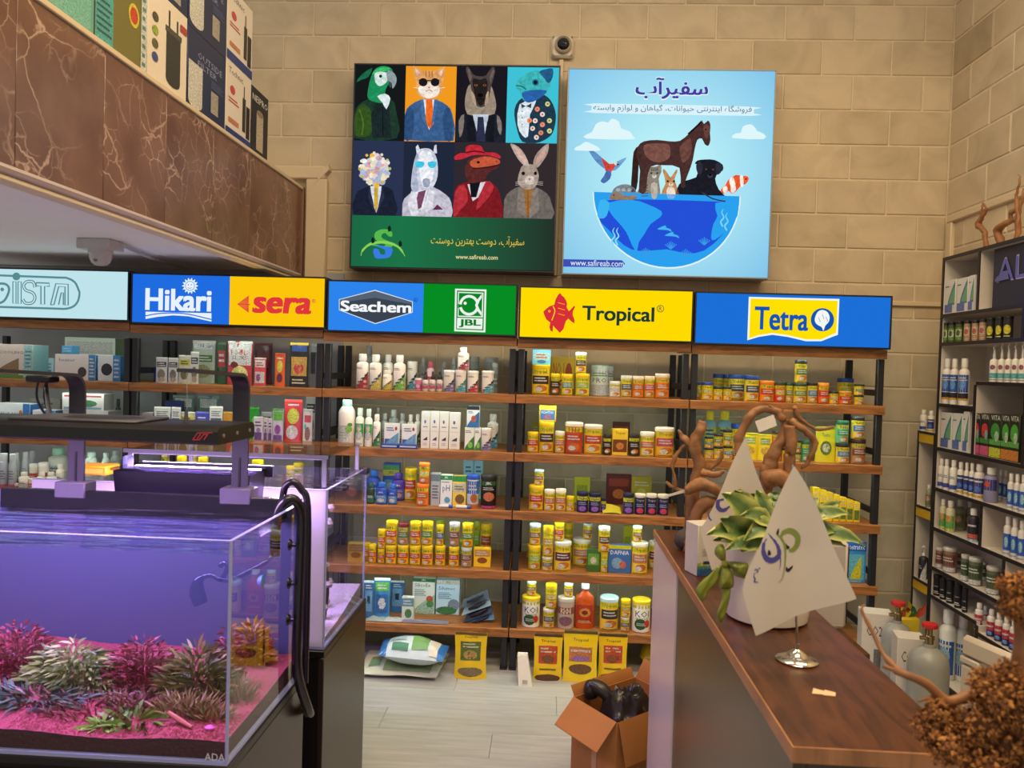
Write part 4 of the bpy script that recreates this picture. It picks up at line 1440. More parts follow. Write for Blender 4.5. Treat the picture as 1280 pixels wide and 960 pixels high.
SEA = lambda c, c2='#26323c': dict(b='#eee9e2', l='#f4f2ec', d=[('l', -0.75, 0.2, 0.80, 0.9, 2, '#8d5a55'), ('w', -0.9, 1.0, 0.03, 0.72, c2), ('w', -0.55, 1.0, 0.03, 0.60, c), ('l', 0.35, 0.95, 0.08, 0.18, 2, '#f1efe9'), ('d', 0.55, 0.32, 0.22, 0.06, '#e8e4da')])
ST = {
    'Wred': dict(SEA('#a8262c'), ph='white bottle with red swoosh'), 'Wblu': dict(SEA('#e0b02a', '#1e3f77'), ph='white bottle with blue-yellow swoosh'),
    'Wyel': dict(SEA('#e3b41f', '#6d5a1b'), ph='white bottle with yellow swoosh'), 'Wgrn': dict(SEA('#6bb033'), ph='white bottle with green swoosh'),
    'Wsky': dict(SEA('#4aa0c4'), ph='white jar with blue swoosh'), 'Wpur': dict(SEA('#7a6aa8'), ph='white jar with violet swoosh'), 'Wmix': dict(SEA('#3f9ccc', '#59752a'), ph='white jar with blue-green swoosh'),
    'Wcri': dict(SEA('#b8324a'), ph='white jar with crimson swoosh'), 'Wtal': dict(SEA('#b33a4a'), ph='tall white bottle standing on jars'),
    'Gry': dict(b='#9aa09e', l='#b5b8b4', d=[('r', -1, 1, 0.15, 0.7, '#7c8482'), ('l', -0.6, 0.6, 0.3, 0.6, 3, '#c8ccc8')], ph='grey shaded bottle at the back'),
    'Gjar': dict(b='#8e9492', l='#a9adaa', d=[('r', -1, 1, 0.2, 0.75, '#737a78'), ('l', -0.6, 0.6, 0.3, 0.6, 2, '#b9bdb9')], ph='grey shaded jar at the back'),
    'Pink': dict(b='#e2b9c4', l='#d0566e', d=[('r', -1, 1, 0.2, 0.7, '#c2486a'), ('l', -0.6, 0.6, 0.35, 0.6, 2, '#f4e4e6')], ph='small pink bottle'),
    'Pjar': dict(b='#cf6f92', l='#f3ece8', d=[('r', -1, 1, 0.2, 0.6, '#a33a68'), ('d', 0, 0.45, 0.5, 0.2, '#e6a9bf')], ph='little magenta jar with white lid'),
    'Drop': dict(b='#d9c3c4', l='#1c1c20', d=[('r', -1, 1, 0.1, 0.8, '#e7dcd6'), ('r', -0.8, 0.8, 0.25, 0.55, '#b34d6e'), ('l', -0.6, 0.6, 0.6, 0.75, 2, '#6b4a55')], ph='little dropper bottle with black teat'),
    'Jug': dict(b='#ece6dc', l='#b5e3da', d=[('r', -0.7, 0.5, 0.1, 0.62, '#f3ede0'), ('d', 0.35, 0.5, 0.35, 0.1, '#7db04c'), ('d', 0.45, 0.64, 0.25, 0.06, '#4e8a3a'), ('l', -0.6, 0.2, 0.2, 0.45, 3, '#9ab48a'), ('r', -0.9, 0.9, 0.04, 0.07, '#c9b48a')], ph='big white jug with aqua cap'),
    'Tube': dict(b='#e7efe4', l='#d9e8df', d=[('r', -0.9, 0.9, 0.35, 0.85, '#2f9a4d'), ('d', 0, 0.4, 0.75, 0.16, '#e7efe4'), ('d', 0, 0.66, 0.45, 0.1, '#c9e39a'), ('l', -0.5, 0.5, 0.72, 0.82, 2, '#e7f5e7')], ph='white tube with green print'),
    'Wdkg': dict(SEA('#2d7a3e', '#1d3f2c'), ph='white bottle with dark green swoosh'),
    'Bli': dict(b='#e6e8e8', l='#c8ccd0', d=[('r', -0.9, 0.9, 0.08, 0.35, '#2f58a8'), ('w', -0.9, 0.9, 0.08, 0.62, '#6c9bd0'), ('d', 0.55, 0.78, 0.16, 0.08, '#b33a3a'), ('l', -0.7, 0.3, 0.66, 0.85, 2, '#5a6d8c')], ph='white and blue blister pack'),
    'BluF': dict(b='#2b4fa6', l='#2b4fa6', d=[('l', -0.8, 0.8, 0.2, 0.8, 2, '#dfe6f4')], ph='flat blue box lying in front'),
    'Wbox': dict(b='#e9e8e2', d=[('d', -0.1, 0.72, 0.22, 0.05, '#4f74b8'), ('l', -0.55, 0.5, 0.55, 0.62, 1, '#9aa3b2'), ('r', -0.9, 0.9, 0.46, 0.47, '#d0d0cc'), ('w', -0.5, 0.5, 0.22, 0.32, '#3d4450'), ('l', -0.55, 0.5, 0.08, 0.16, 2, '#b3b5b4')], ph='slim white carton'),
    'Bbox': dict(b='#e8eaec', d=[('r', -1, 1, 0.82, 1, '#20262e'), ('w', -1, 1, 0.0, 0.75, '#2d6fae'), ('d', 0.1, 0.4, 0.4, 0.16, '#c5583a'), ('l', -0.8, 0, 0.65, 0.78, 2, '#5a6672')], ph='white carton with dark top'),
    'Lbox': dict(b='#e9ebe6', d=[('w', -1, 1, 0.0, 0.62, '#2f7a34'), ('d', 0.2, 0.22, 0.5, 0.14, '#7fc14a'), ('l', -0.8, 0.4, 0.75, 0.88, 2, '#6a766a')], ph='white carton with green leaf print'),
    # blue and purple care bottles
    'Cblu': dict(b='#2347a8', l='#2a6fd2', d=[('r', -0.9, 0.9, 0.1, 0.6, '#4a8ad8'), ('t', 'JBL', -0.4, 0.4, 0.72, 0.84, '#e9f2ff'), ('d', 0, 0.28, 0.5, 0.13, '#bfe0f4'), ('l', -0.6, 0.6, 0.45, 0.58, 2, '#f2f6ff')], ph='blue care bottle'),
    'Cpur': dict(b='#4a35a0', l='#5a45b8', d=[('r', -0.9, 0.9, 0.1, 0.6, '#6a5ac8'), ('t', 'JBL', -0.4, 0.4, 0.72, 0.84, '#efeaff'), ('d', 0, 0.28, 0.5, 0.13, '#e0a8a0'), ('l', -0.6, 0.6, 0.45, 0.58, 2, '#f2f0ff')], ph='purple care bottle'),
    'Cdgr': dict(b='#1f3a2e', l='#2b5a3e', d=[('r', -0.9, 0.9, 0.1, 0.6, '#2f6a4a'), ('l', -0.6, 0.6, 0.4, 0.58, 2, '#d8e6da')], ph='dark green little bottle'),
    'Tbox': dict(b='#2a55b8', d=[('r', -1, 1, 0.62, 0.8, '#f2dc3a'), ('r', -1, 1, 0.8, 0.95, '#3f9a4a'), ('t', 'JBL', -0.4, 0.4, 0.66, 0.77, '#1f5c2b'), ('r', -0.8, 0.8, 0.12, 0.5, '#5fa5dc'), ('d', 0, 0.3, 0.5, 0.12, '#dbe9f2')], ph='tall blue carton with yellow band'),
    'Ycan': dict(food(body='#f2cf20'), ph='tall yellow tub'), 'Ocan': dict(food(main='#e0601e', body='#ef7a1f', lid='#f0832a', txt='JBL'), ph='orange food can'), 'OcanT': dict(food(main='#d9c22a', body='#ef7a1f', lid='#f0832a', txt='JBL'), ph='orange food can stacked on another'),
    'Gbox': dict(b='#aeb6b8', d=[('r', -1, 1, 0.75, 0.95, '#6d7a80'), ('l', -0.7, 0.7, 0.2, 0.65, 5, '#59656b')], ph='narrow grey carton'),
    'pH': dict(b='#e9ebe8', d=[('t', 'pH', -0.6, 0.6, 0.42, 0.68, '#1f3f8a'), ('r', -1, 1, 0.84, 0.98, '#2f8a46'), ('t', 'JBL', -0.3, 0.3, 0.87, 0.95, '#ffffff'), ('d', 0.2, 0.2, 0.5, 0.1, '#5aa0c8'), ('l', -0.8, 0.5, 0.74, 0.8, 1, '#6b7a86')], ph='white test kit carton'),
    'Ybx': dict(b='#f0d24a', d=[('r', -1, 1, 0.82, 1, '#2f8a46'), ('r', -0.9, 0.9, 0.48, 0.76, '#f6eeb2'), ('d', 0.1, 0.25, 0.7, 0.16, '#7a5a2c'), ('l', -0.7, 0.7, 0.54, 0.7, 2, '#7a6a2a')], ph='yellow carton with green band'),
    'Teal': dict(b='#8fd0d8', d=[('r', -0.8, 0.8, 0.2, 0.6, '#d8eff2'), ('l', -0.6, 0.6, 0.65, 0.85, 2, '#2f7a8c'), ('d', 0.1, 0.4, 0.4, 0.14, '#3f9aae')], ph='light teal carton at the back'),
    'Bjar': dict(b='#d9dde0', l='#2457c4', d=[('r', -1, 1, 0.5, 0.95, '#2d62b8'), ('d', 0.2, 0.35, 0.5, 0.16, '#a8682f'), ('l', -0.6, 0.6, 0.6, 0.85, 2, '#e6eefa'), ('r', -1, 1, 0.0, 0.14, '#b86a2a')], ph='jar with bright blue lid'),
    'Kjar': dict(b='#1f1d20', l='#2a2a26', d=[('r', -1, 1, 0.80, 0.95, '#2f6a3a'), ('t', 'JBL', -0.3, 0.3, 0.82, 0.93, '#f2f2f2'), ('d', 0.05, 0.42, 0.6, 0.16, '#d86a4a'), ('l', -0.6, 0.6, 0.64, 0.76, 2, '#c9c2b2'), ('r', -1, 1, 0.02, 0.1, '#b83a7a')], ph='black jar with dark lid'),
    'Wroll': dict(b='#e6e8ea', l='#2a55b8', d=[], ph='small white tube'),
    'Fcan': dict(food('#c8482a', txt='JBL'), ph='yellow food can in the bottom row'), 'FcanT': dict(food('#c8482a', txt='JBL'), ph='yellow food can in the top row'),
    'FcanG': dict(food('#4a8a32', txt='JBL'), ph='green-printed food can in top row'), 'FcanR': dict(food('#4f7a3a', lid='#7a2230', body='#b9a58a', txt='JBL'), ph='food can with dark red lid'),
    'FcanW': dict(food('#7a4a3a', lid='#cfdad8', body='#a99a86', txt='JBL'), ph='food can with white lid'), 'FcanB': dict(food('#2f5a9a', txt='JBL'), ph='narrow yellow can with blue print'),
    'Ycart': dict(b='#f2c91f', d=[('r', -0.9, 0.9, 0.55, 0.9, '#c88a2a'), ('d', 0, 0.35, 0.6, 0.16, '#8a4a22'), ('l', -0.7, 0.7, 0.62, 0.85, 2, '#fff2c2')], ph='yellow carton leaning at the end'),
    'GcanB': dict(food('#8ab82a', body='#9cc03a', lid='#b8d04a', txt='JBL'), ph='green can in the back row'),
    'Bbag': dict(b='#3f86b8', l='#dfe8ec', d=[('r', -0.85, 0.85, 0.68, 0.9, '#5fae4a'), ('r', -0.8, 0.8, 0.15, 0.6, '#2f5f9a'), ('d', 0, 0.38, 0.5, 0.14, '#b8d8e0'), ('l', -0.6, 0.6, 0.72, 0.86, 2, '#f0f6f8')], ph='blue and green substrate bag'),
    'Bbag2': dict(b='#3a6a9a', l='#c8d4da', d=[('r', -0.7, 0.7, 0.2, 0.75, '#5f8fb2'), ('r', -0.3, 0.3, 0.4, 0.6, '#1f2f44'), ('l', -0.6, 0.6, 0.78, 0.9, 2, '#dfe8ee')], ph='blue substrate bag'),
    'Sbox': dict(b='#e2e8dc', d=[('r', -1, 1, 0.9, 1, '#2a6a4a'), ('t', 'JBL', -0.2, 0.2, 0.92, 0.98, '#ffffff'), ('t', 'SilicoEx', -0.8, 0.6, 0.76, 0.86, '#2f5a4a'), ('w', -1, 1, 0.0, 0.55, '#9cc7a8'), ('d', 0.55, 0.42, 0.3, 0.1, '#c8583a'), ('d', 0.6, 0.28, 0.35, 0.1, '#4a8a4a'), ('l', -0.8, 0.2, 0.5, 0.7, 4, '#8aa096')], ph='large white filter carton with red flower'),
    'Sbox2': dict(b='#bfe0ea', d=[('r', -1, 1, 0.88, 1, '#e6efe8'), ('t', 'JBL', -0.2, 0.2, 0.9, 0.98, '#2a7a3a'), ('t', 'Silumec', -0.8, 0.6, 0.72, 0.82, '#2f4f8a'), ('d', 0.5, 0.28, 0.5, 0.18, '#7a8a9a'), ('d', -0.1, 0.12, 0.9, 0.12, '#3f7a4a'), ('l', -0.8, 0.3, 0.45, 0.66, 4, '#7a9ab2')], ph='pale blue filter carton'),
    'Smbx': dict(b='#cfd8ce', d=[('r', -1, 1, 0.6, 0.95, '#5a8a9a'), ('d', 0.1, 0.3, 0.6, 0.2, '#4a7a4a'), ('l', -0.7, 0.7, 0.65, 0.9, 2, '#eef4f0')], ph='small carton with pond print'),
    # yellow fish sign goods
    'Lbx': dict(b='#6fc2e4', d=[('r', -0.85, 0.85, 0.3, 0.8, '#a8e0f2'), ('l', -0.6, 0.6, 0.4, 0.75, 2, '#e05a2a'), ('d', 0, 0.2, 0.5, 0.12, '#2a6fae')], ph='light blue carton on top of a jar'),
    'TjarB': dict(food('#3a2a22', body='#f0cc22'), ph='tall food jar with dark print'), 'NObx': dict(b='#f5d022', d=[('t', 'NO.1', -0.85, 0.1, 0.5, 0.85, '#d0342a'), ('d', 0.5, 0.55, 0.3, 0.3, '#e0572a'), ('r', -1, 1, 0, 0.14, '#7a8a3a'), ('l', -0.8, 0.1, 0.2, 0.42, 2, '#a8542a')], ph='yellow carton with red print'),
    'Cbrn': dict(food('#2a211e', body='#6a4a22'), ph='brown food can with yellow lid'), 'Ctea': dict(food('#5a9a8a'), ph='yellow can with teal print'), 'Ctal': dict(food('#5a4632', lid='#e8efe2'), ph='tall can stacked on another can'),
    'Cygr': dict(food('#9ab83a', body='#e6d62a'), ph='yellow-green food can'), 'Jgrn': dict(b='#d8dccf', l='#c9dcd2', d=[('r', -1, 1, 0.72, 0.97, '#dfe6da'), ('t', 'PRO', -0.7, 0.7, 0.5, 0.68, '#3a6a4a'), ('r', -1, 1, 0.06, 0.42, '#e6e8e0'), ('l', -0.8, 0.8, 0.72, 0.9, 2, '#6a9a6a')], ph='large white tub with pale green lid'),
    'Cwht': dict(food('#d8cfc0', body='#ece6d8', lid='#eef0ea'), ph='small white food can'), 'Cgry': dict(food('#4a5a6a', body='#e8cf4a', lid='#dfe2da'), ph='food can with pale lid'), 'Cora': dict(food('#e06a2a', body='#ee8a2a', lid='#e9dccb'), ph='orange food can'),
    'Cpnk': dict(food('#d8506a', body='#eebf3a', lid='#efdcc0'), ph='can with pink print'), 'Cred': dict(food('#c82f2a', body='#f0c22a'), ph='yellow can with red print'),
    'Bbx': dict(b='#f0cf3a', d=[('r', -0.85, 0.85, 0.12, 0.72, '#4a78c0'), ('t', 'ICHTIO', -0.7, 0.7, 0.5, 0.66, '#f2f4fa'), ('d', 0, 0.3, 0.5, 0.12, '#a86a8a')], ph='yellow and blue carton on top of a jar'),
    'Jred': dict(food('#b3402a', body='#c8472a', lid='#eee4d2'), ph='large red tub with white lid'), 'Jred2': dict(food('#c8402a', body='#eec22a', lid='#eee4d2'), ph='large yellow-red tub with white lid'), 'Cblk': dict(food('#2a2422', body='#241f1e', lid='#2e2a28'), ph='black food can'),
    'Ybx2': dict(b='#e8c02a', d=[('r', -0.9, 0.9, 0.12, 0.6, '#6a3a1e'), ('d', 0, 0.35, 0.5, 0.14, '#d8782a'), ('t', 'Tropical', -0.6, 0.6, 0.78, 0.9, '#3a3a22')], ph='yellow carton with brown print'), 'Cyw': dict(food('#d86a4a', body='#f0d85a', lid='#f2eede'), ph='yellow can with pale lid'), 'Jpnk': dict(food('#b84a5a', body='#e8b42a', lid='#f0e6d6'), ph='large tub with crimson print'),
    'Dbx': dict(b='#5a2420', d=[('r', -0.8, 0.8, 0.6, 0.85, '#8a3a2a'), ('d', 0, 0.35, 0.5, 0.16, '#b8703a')], ph='dark red packet at the back'), 'YGp': dict(b='#b8c22a', l='#d2d83a', d=[('r', -0.7, 0.7, 0.3, 0.7, '#8aa02a')], ph='yellow-green packet at the back'),
    'Ypk': dict(b='#a8a02e', l='#c8b83a', d=[('d', 0, 0.4, 0.5, 0.2, '#d8c85a'), ('l', -0.7, 0.7, 0.65, 0.85, 2, '#e8e0a0')], ph='olive packet at the back'),
    'Navy': dict(b='#1f2556', l='#191a3a', d=[('r', -1, 1, 0.72, 0.95, '#e8c42a'), ('t', 'Tropical', -0.6, 0.6, 0.76, 0.9, '#2a2a1e'), ('d', 0, 0.24, 0.55, 0.16, '#8a5ab8'), ('l', -0.6, 0.6, 0.45, 0.66, 2, '#8a94c8')], ph='navy food can'), 'NavyR': dict(b='#1f2556', l='#e2d8c2', d=[('r', -1, 1, 0.72, 0.95, '#2a3062'), ('t', 'Tropical', -0.6, 0.6, 0.76, 0.9, '#e0d070'), ('d', 0, 0.24, 0.55, 0.16, '#c83a5a'), ('l', -0.6, 0.6, 0.45, 0.66, 2, '#8a94c8')], ph='navy can with pale lid'),
    'Yfl': dict(b='#e0c82a', l='#e0c82a', d=[], ph='yellow packet lying flat'), 'Csm': dict(food('#8a6a4a', lid='#cdeef0'), ph='small can standing on a can'), 'Cyl': dict(food('#b8a02a', body='#f2d428'), ph='plain yellow can'),
    'JsupW': dict(food('#5a2a3a', body='#efcf3a', lid='#dfe8e4'), ph='large tub with pale lid'), 'Jsup': dict(food('#c07a5a', body='#f2d23a', lid='#e6e8da'), ph='large yellow tub'),
    'Ggrn': dict(b='#3a6a2a', d=[('r', -0.8, 0.8, 0.3, 0.8, '#6a9a3a'), ('d', 0, 0.5, 0.45, 0.16, '#d8e0a8')], ph='green carton'), 'DAF': dict(b='#3a6ab0', d=[('t', 'DAFNIA', -0.8, 0.8, 0.66, 0.8, '#f0f2f8'), ('r', -1, 1, 0.86, 1, '#e8c42a'), ('d', -0.2, 0.35, 0.5, 0.2, '#7aa6d8'), ('d', 0.3, 0.3, 0.3, 0.14, '#c86a5a')], ph='blue carton of dried food'),
    'KOI': dict(b='#eeeee8', l='#f4d818', d=[('r', -1, 1, 0.86, 0.97, '#f0d02a'), ('t', 'KOI', -0.62, 0.62, 0.56, 0.78, '#1d1d1d'), ('d', -0.15, 0.3, 0.55, 0.2, '#1f5a2c'), ('d', 0.45, 0.32, 0.28, 0.14, '#c8382a'), ('t', 'GRANULAT', -0.6, 0.6, 0.46, 0.54, '#2a4a2a'), ('l', -0.5, 0.3, 0.24, 0.36, 2, '#dfe8d0')], ph='white koi food tub with yellow lid'),
    'Flask': dict(b='#c8551e', l='#dfeef0', rough=0.15, d=[('r', -0.8, 0.8, 0.2, 0.95, '#a8321e'), ('d', 0, 0.65, 0.5, 0.18, '#e08a3a'), ('d', 0, 0.65, 0.25, 0.09, '#7a1e14'), ('l', -0.6, 0.6, 0.22, 0.34, 2, '#f0c08a')], ph='orange medicine flask with white cap'),
    'Jbrn': dict(food('#3a3028', body='#e8c83a', lid='#bfe6ea'), ph='wide tub with pale blue lid'), 'Jcry': dict(b='#b8a89a', l='#d2cec4', d=[('r', -1, 1, 0.55, 0.8, '#8a4a4a'), ('t', 'KOI', -0.5, 0.5, 0.58, 0.76, '#f0e2c8'), ('d', 0, 0.3, 0.7, 0.18, '#7a5a6a')], ph='large clear tub under a can'),
    'Ypch': dict(b='#eec818', l='#4a3212', d=[('t', 'Tropical', -0.5, 0.5, 0.80, 0.87, '#3a3210'), ('r', -0.68, 0.68, 0.36, 0.74, '#c8482a'), ('l', -0.55, 0.55, 0.58, 0.72, 2, '#f2d8a0'), ('d', 0, 0.46, 0.5, 0.09, '#7a4a2a'), ('l', -0.6, 0.6, 0.2, 0.28, 1, '#7a6420'), ('d', 0, 0.05, 0.9, 0.09, '#5a3a22')], ph='yellow pouch with red picture'),
    'Ypch2': dict(b='#f0d01c', l='#5a4a1a', d=[('t', 'Tropical', -0.45, 0.45, 0.78, 0.85, '#3a3210'), ('r', -0.7, 0.7, 0.4, 0.68, '#d8743a'), ('l', -0.6, 0.6, 0.56, 0.66, 1, '#f4e4b0'), ('d', 0, 0.46, 0.55, 0.06, '#8a6aa0'), ('d', 0, 0.26, 0.7, 0.1, '#6a4a2c')], ph='yellow pouch with purple picture'),
    'Ygup': dict(b='#e8c41a', l='#6a4a18', d=[('t', 'Tropical', -0.4, 0.4, 0.86, 0.92, '#3a3210'), ('r', -0.65, 0.65, 0.4, 0.8, '#5a6a2a'), ('l', -0.5, 0.5, 0.66, 0.78, 2, '#e8e2a0'), ('d', 0, 0.52, 0.45, 0.1, '#a88a4a'), ('d', 0, 0.16, 0.8, 0.1, '#7a6a4a')], ph='yellow pouch with green picture'),
    # plain blue sign goods
    'Tcan': dict(food('#e8b42a', lid='#1f4a9a', txt='Tetra'), ph='yellow can with blue lid'), 'TcanL': dict(food('#3a4a5a', lid='#1f4a9a', txt='Tetra', body='#f0cc3a'), ph='large goldfish can with blue lid'), 'TcanB': dict(food('#e0c23a', lid='#1f4a9a', txt='Tetra'), ph='can with blue lid at the back'), 'Tora': dict(food('#c8401e', body='#f08a1e', lid='#ee8a2a', txt='Tetra'), ph='orange can'),
    'Tred': dict(food('#f0a02a', body='#d83a26', lid='#3a4a3a', txt='Tetra'), ph='red can with dark lid'), 'Tgrn': dict(food('#6a8a3a', body='#e8c83a', lid='#2f4a3a', txt='Tetra'), ph='yellow can with dark green lid'), 'Tsml': dict(food('#d8a83a', lid='#2a2a2e', txt='Tetra'), ph='small yellow can with dark lid'), 'Tred2': dict(food('#b8281e', body='#ea6a22', lid='#f0a23a', txt='Tetra'), ph='orange-red can'), 'TtopG': dict(food('#5a7a3a', lid='#24302a', txt='Tetra', body='#e8c42e'), ph='can stacked on another can'),
    'Tbot': dict(b='#7ab8d0', l='#f2e21a', d=[('r', -1, 1, 0.55, 0.9, '#e8e03a'), ('r', -0.9, 0.9, 0.1, 0.5, '#3a88b8'), ('l', -0.6, 0.6, 0.6, 0.85, 2, '#2a5a8a'), ('d', 0, 0.3, 0.5, 0.14, '#cfe8ea')], ph='blue bottle with yellow cap'), 'Tbag': dict(b='#e6d02a', l='#c8d23a', d=[('r', -0.7, 0.7, 0.6, 0.85, '#8aa832'), ('d', 0, 0.36, 0.6, 0.16, '#c8a03a'), ('l', -0.6, 0.6, 0.64, 0.8, 2, '#f4f0c8')], ph='yellow refill pouch'), 'Tpch': dict(b='#d8d42a', l='#a8c832', d=[('t', 'Tetra', -0.4, 0.4, 0.72, 0.82, '#2a5a9a'), ('d', 0, 0.4, 0.6, 0.2, '#5a7a3a'), ('d', 0, 0.4, 0.4, 0.12, '#e8e0b0')], ph='large yellow-green pouch'), 'Tgr2': dict(food('#3a9a6a', lid='#2a6a4a', body='#6ab88a', txt='Tetra'), ph='green can with green lid'), 'Tblu': dict(food('#3a7ab0', lid='#2a2a2e', body='#e8c84a', txt='Tetra'), ph='can with blue print'), 'Tbrn': dict(food('#7a4a3a', lid='#3a2a22', body='#b8906a', txt='Tetra'), ph='brown can with dark lid'),
    'Ylin': dict(b='#e8c81e', d=[('r', -0.8, 0.8, 0.1, 0.6, '#5a7a3a'), ('l', -0.6, 0.6, 0.66, 0.9, 2, '#f6eea8')], ph='yellow carton in a row'), 'Tcar': dict(b='#2f86c8', d=[('r', -1, 1, 0.78, 1, '#1f5aa8'), ('t', 'tetratec', -0.8, 0.8, 0.82, 0.92, '#f0f6fa'), ('r', -0.8, 0.8, 0.06, 0.7, '#5aa6d2'), ('w', -0.6, 0.5, 0.1, 0.66, '#f0d22a'), ('l', -0.7, 0.5, 0.02, 0.06, 1, '#e8f0f4')], ph='blue carton with yellow scraper picture'),
    # bay under the blue-yellow sign
    'Navb': dict(b='#22357a', d=[('l', -0.8, 0.8, 0.2, 0.8, 3, '#4a62b0')], ph='dark blue carton'), 'Spch': dict(b='#cfd3cf', l='#e2e4e0', d=[('r', -0.85, 0.85, 0.62, 0.82, '#3a3f42'), ('l', -0.7, 0.7, 0.64, 0.8, 2, '#d8dcd8'), ('d', 0, 0.34, 0.7, 0.2, '#7a756a'), ('d', 0.1, 0.14, 0.6, 0.1, '#a89a86')], ph='small silver pouch'), 'Opch': dict(b='#c8ccb8', l='#dfe2d4', d=[('r', -0.85, 0.85, 0.64, 0.84, '#b8b03a'), ('d', 0, 0.34, 0.7, 0.2, '#6a6a4a'), ('l', -0.6, 0.6, 0.66, 0.82, 2, '#3a4a2a')], ph='silver pouch with olive band'), 'Gpch': dict(b='#a8b4a4', l='#d8ded6', d=[('r', -0.9, 0.9, 0.8, 0.95, '#cfd6d0'), ('t', 'Hikari', -0.3, 0.8, 0.83, 0.92, '#2f3f7a'), ('r', -0.8, 0.8, 0.5, 0.66, '#3f6a3a'), ('l', -0.7, 0.7, 0.52, 0.64, 2, '#e2e8da'), ('d', 0, 0.28, 0.7, 0.16, '#8a8a6a')], ph='big grey-green pouch'), 'Dgp': dict(b='#3a5a3f', l='#5a7a5a', d=[('r', -0.8, 0.8, 0.4, 0.8, '#a83a3a'), ('l', -0.6, 0.6, 0.5, 0.75, 2, '#e8d8d0')], ph='dark green pouch'), 'Fpch': dict(b='#b83a42', l='#cfd4d2', d=[('r', -0.92, 0.92, 0.45, 0.97, '#d8dedb'), ('t', 'FOOD', -0.7, 0.7, 0.68, 0.8, '#b8322e'), ('t', 'STICKS', -0.6, 0.6, 0.58, 0.66, '#4a3a2a'), ('d', 0.05, 0.24, 0.68, 0.2, '#d8c07a'), ('d', -0.4, 0.46, 0.35, 0.07, '#6a2a22')], ph='large red and white food sticks pouch'), 'Rpch': dict(b='#c84a4e', l='#d8d2cc', d=[('r', -0.85, 0.85, 0.66, 0.92, '#e2dcd4'), ('r', -0.8, 0.8, 0.1, 0.5, '#e0cfc0'), ('d', -0.2, 0.3, 0.4, 0.14, '#8a4a8a'), ('l', -0.6, 0.6, 0.7, 0.86, 2, '#a82f2a')], ph='small red and white pouch'), 'Dred': dict(b='#5a1f2a', l='#7a3a40', d=[('r', -0.7, 0.7, 0.4, 0.8, '#6f2a36')], ph='dark red pouch at the back'), 'Orpch': dict(b='#d8602e', l='#c84a2a', d=[('d', 0, 0.6, 0.6, 0.18, '#f0c04a'), ('d', 0, 0.26, 0.6, 0.14, '#5a2a3a'), ('l', -0.6, 0.6, 0.8, 0.9, 1, '#f4e2c0')], ph='narrow orange pouch'), 'Kgld': dict(b='#2a2622', l='#c8a83a', d=[('r', -0.85, 0.85, 0.25, 0.68, '#d89a4a'), ('d', 0, 0.42, 0.55, 0.12, '#b83a4a'), ('r', -0.8, 0.8, 0.8, 0.95, '#2f4a8a'), ('l', -0.7, 0.7, 0.06, 0.2, 2, '#d8c8a8')], ph='black and gold pouch'), 'Kslv': dict(b='#8a8d90', l='#b8babc', d=[('r', -0.7, 0.7, 0.3, 0.8, '#3a3a40')], ph='narrow silver-black pouch'),
    'Whp': dict(b='#dfe3e0', l='#eceeea', d=[('r', -0.85, 0.85, 0.5, 0.66, '#3a5a6a'), ('d', 0, 0.28, 0.7, 0.16, '#5aa0b0'), ('l', -0.7, 0.7, 0.7, 0.88, 3, '#6a7a7a')], ph='white pouch with teal print'), 'Tlp': dict(b='#5a7a78', l='#8aa4a2', d=[('r', -0.8, 0.8, 0.7, 0.92, '#aebab4'), ('l', -0.7, 0.7, 0.3, 0.6, 3, '#1f2f30')], ph='dark teal pouch at the back'), 'Blp': dict(b='#4a52c0', l='#6a72d2', d=[('d', 0, 0.4, 0.7, 0.2, '#7a82d8'), ('l', -0.7, 0.7, 0.65, 0.85, 2, '#e2e4f8')], ph='bright blue pouch'), 'Glp': dict(b='#b8862a', l='#d0a84a', d=[('d', 0, 0.4, 0.6, 0.2, '#d8b05a')], ph='gold pouch'), 'Grp': dict(b='#2f9a2f', l='#3fb43f', d=[('d', 0, 0.5, 0.6, 0.2, '#5ad05a')], ph='bright green packet'), 'Vip': dict(b='#c9c2cc', l='#d8d4dc', d=[('r', -0.8, 0.8, 0.08, 0.4, '#5a3a7a'), ('l', -0.7, 0.7, 0.6, 0.85, 2, '#4a3a5a'), ('d', 0.1, 0.48, 0.5, 0.1, '#8a6a9a')], ph='small violet and silver pouch'), 'Gvip': dict(b='#b8b4c0', l='#4a9a3a', d=[('r', -0.85, 0.85, 0.66, 0.92, '#5aa03a'), ('d', 0, 0.4, 0.6, 0.14, '#8a4a9a'), ('r', -0.8, 0.8, 0.05, 0.24, '#6a4a8a')], ph='pouch with green top and violet print'), 'Rylp': dict(b='#c83a40', l='#d8504a', d=[('d', 0, 0.62, 0.7, 0.18, '#f0d04a'), ('d', -0.1, 0.26, 0.7, 0.16, '#e8d8cc'), ('l', -0.6, 0.6, 0.84, 0.92, 1, '#f2e6c0')], ph='tall red and yellow pouch'), 'Wrd': dict(b='#d8d6d2', l='#b8b4b0', d=[('r', -0.7, 0.7, 0.62, 0.82, '#c84a5a'), ('d', 0, 0.3, 0.6, 0.2, '#8a6a5a'), ('d', -0.5, 0.5, 0.25, 0.08, '#4aa8b8')], ph='white packet with brown picture'),
    # bay under the pale blue sign
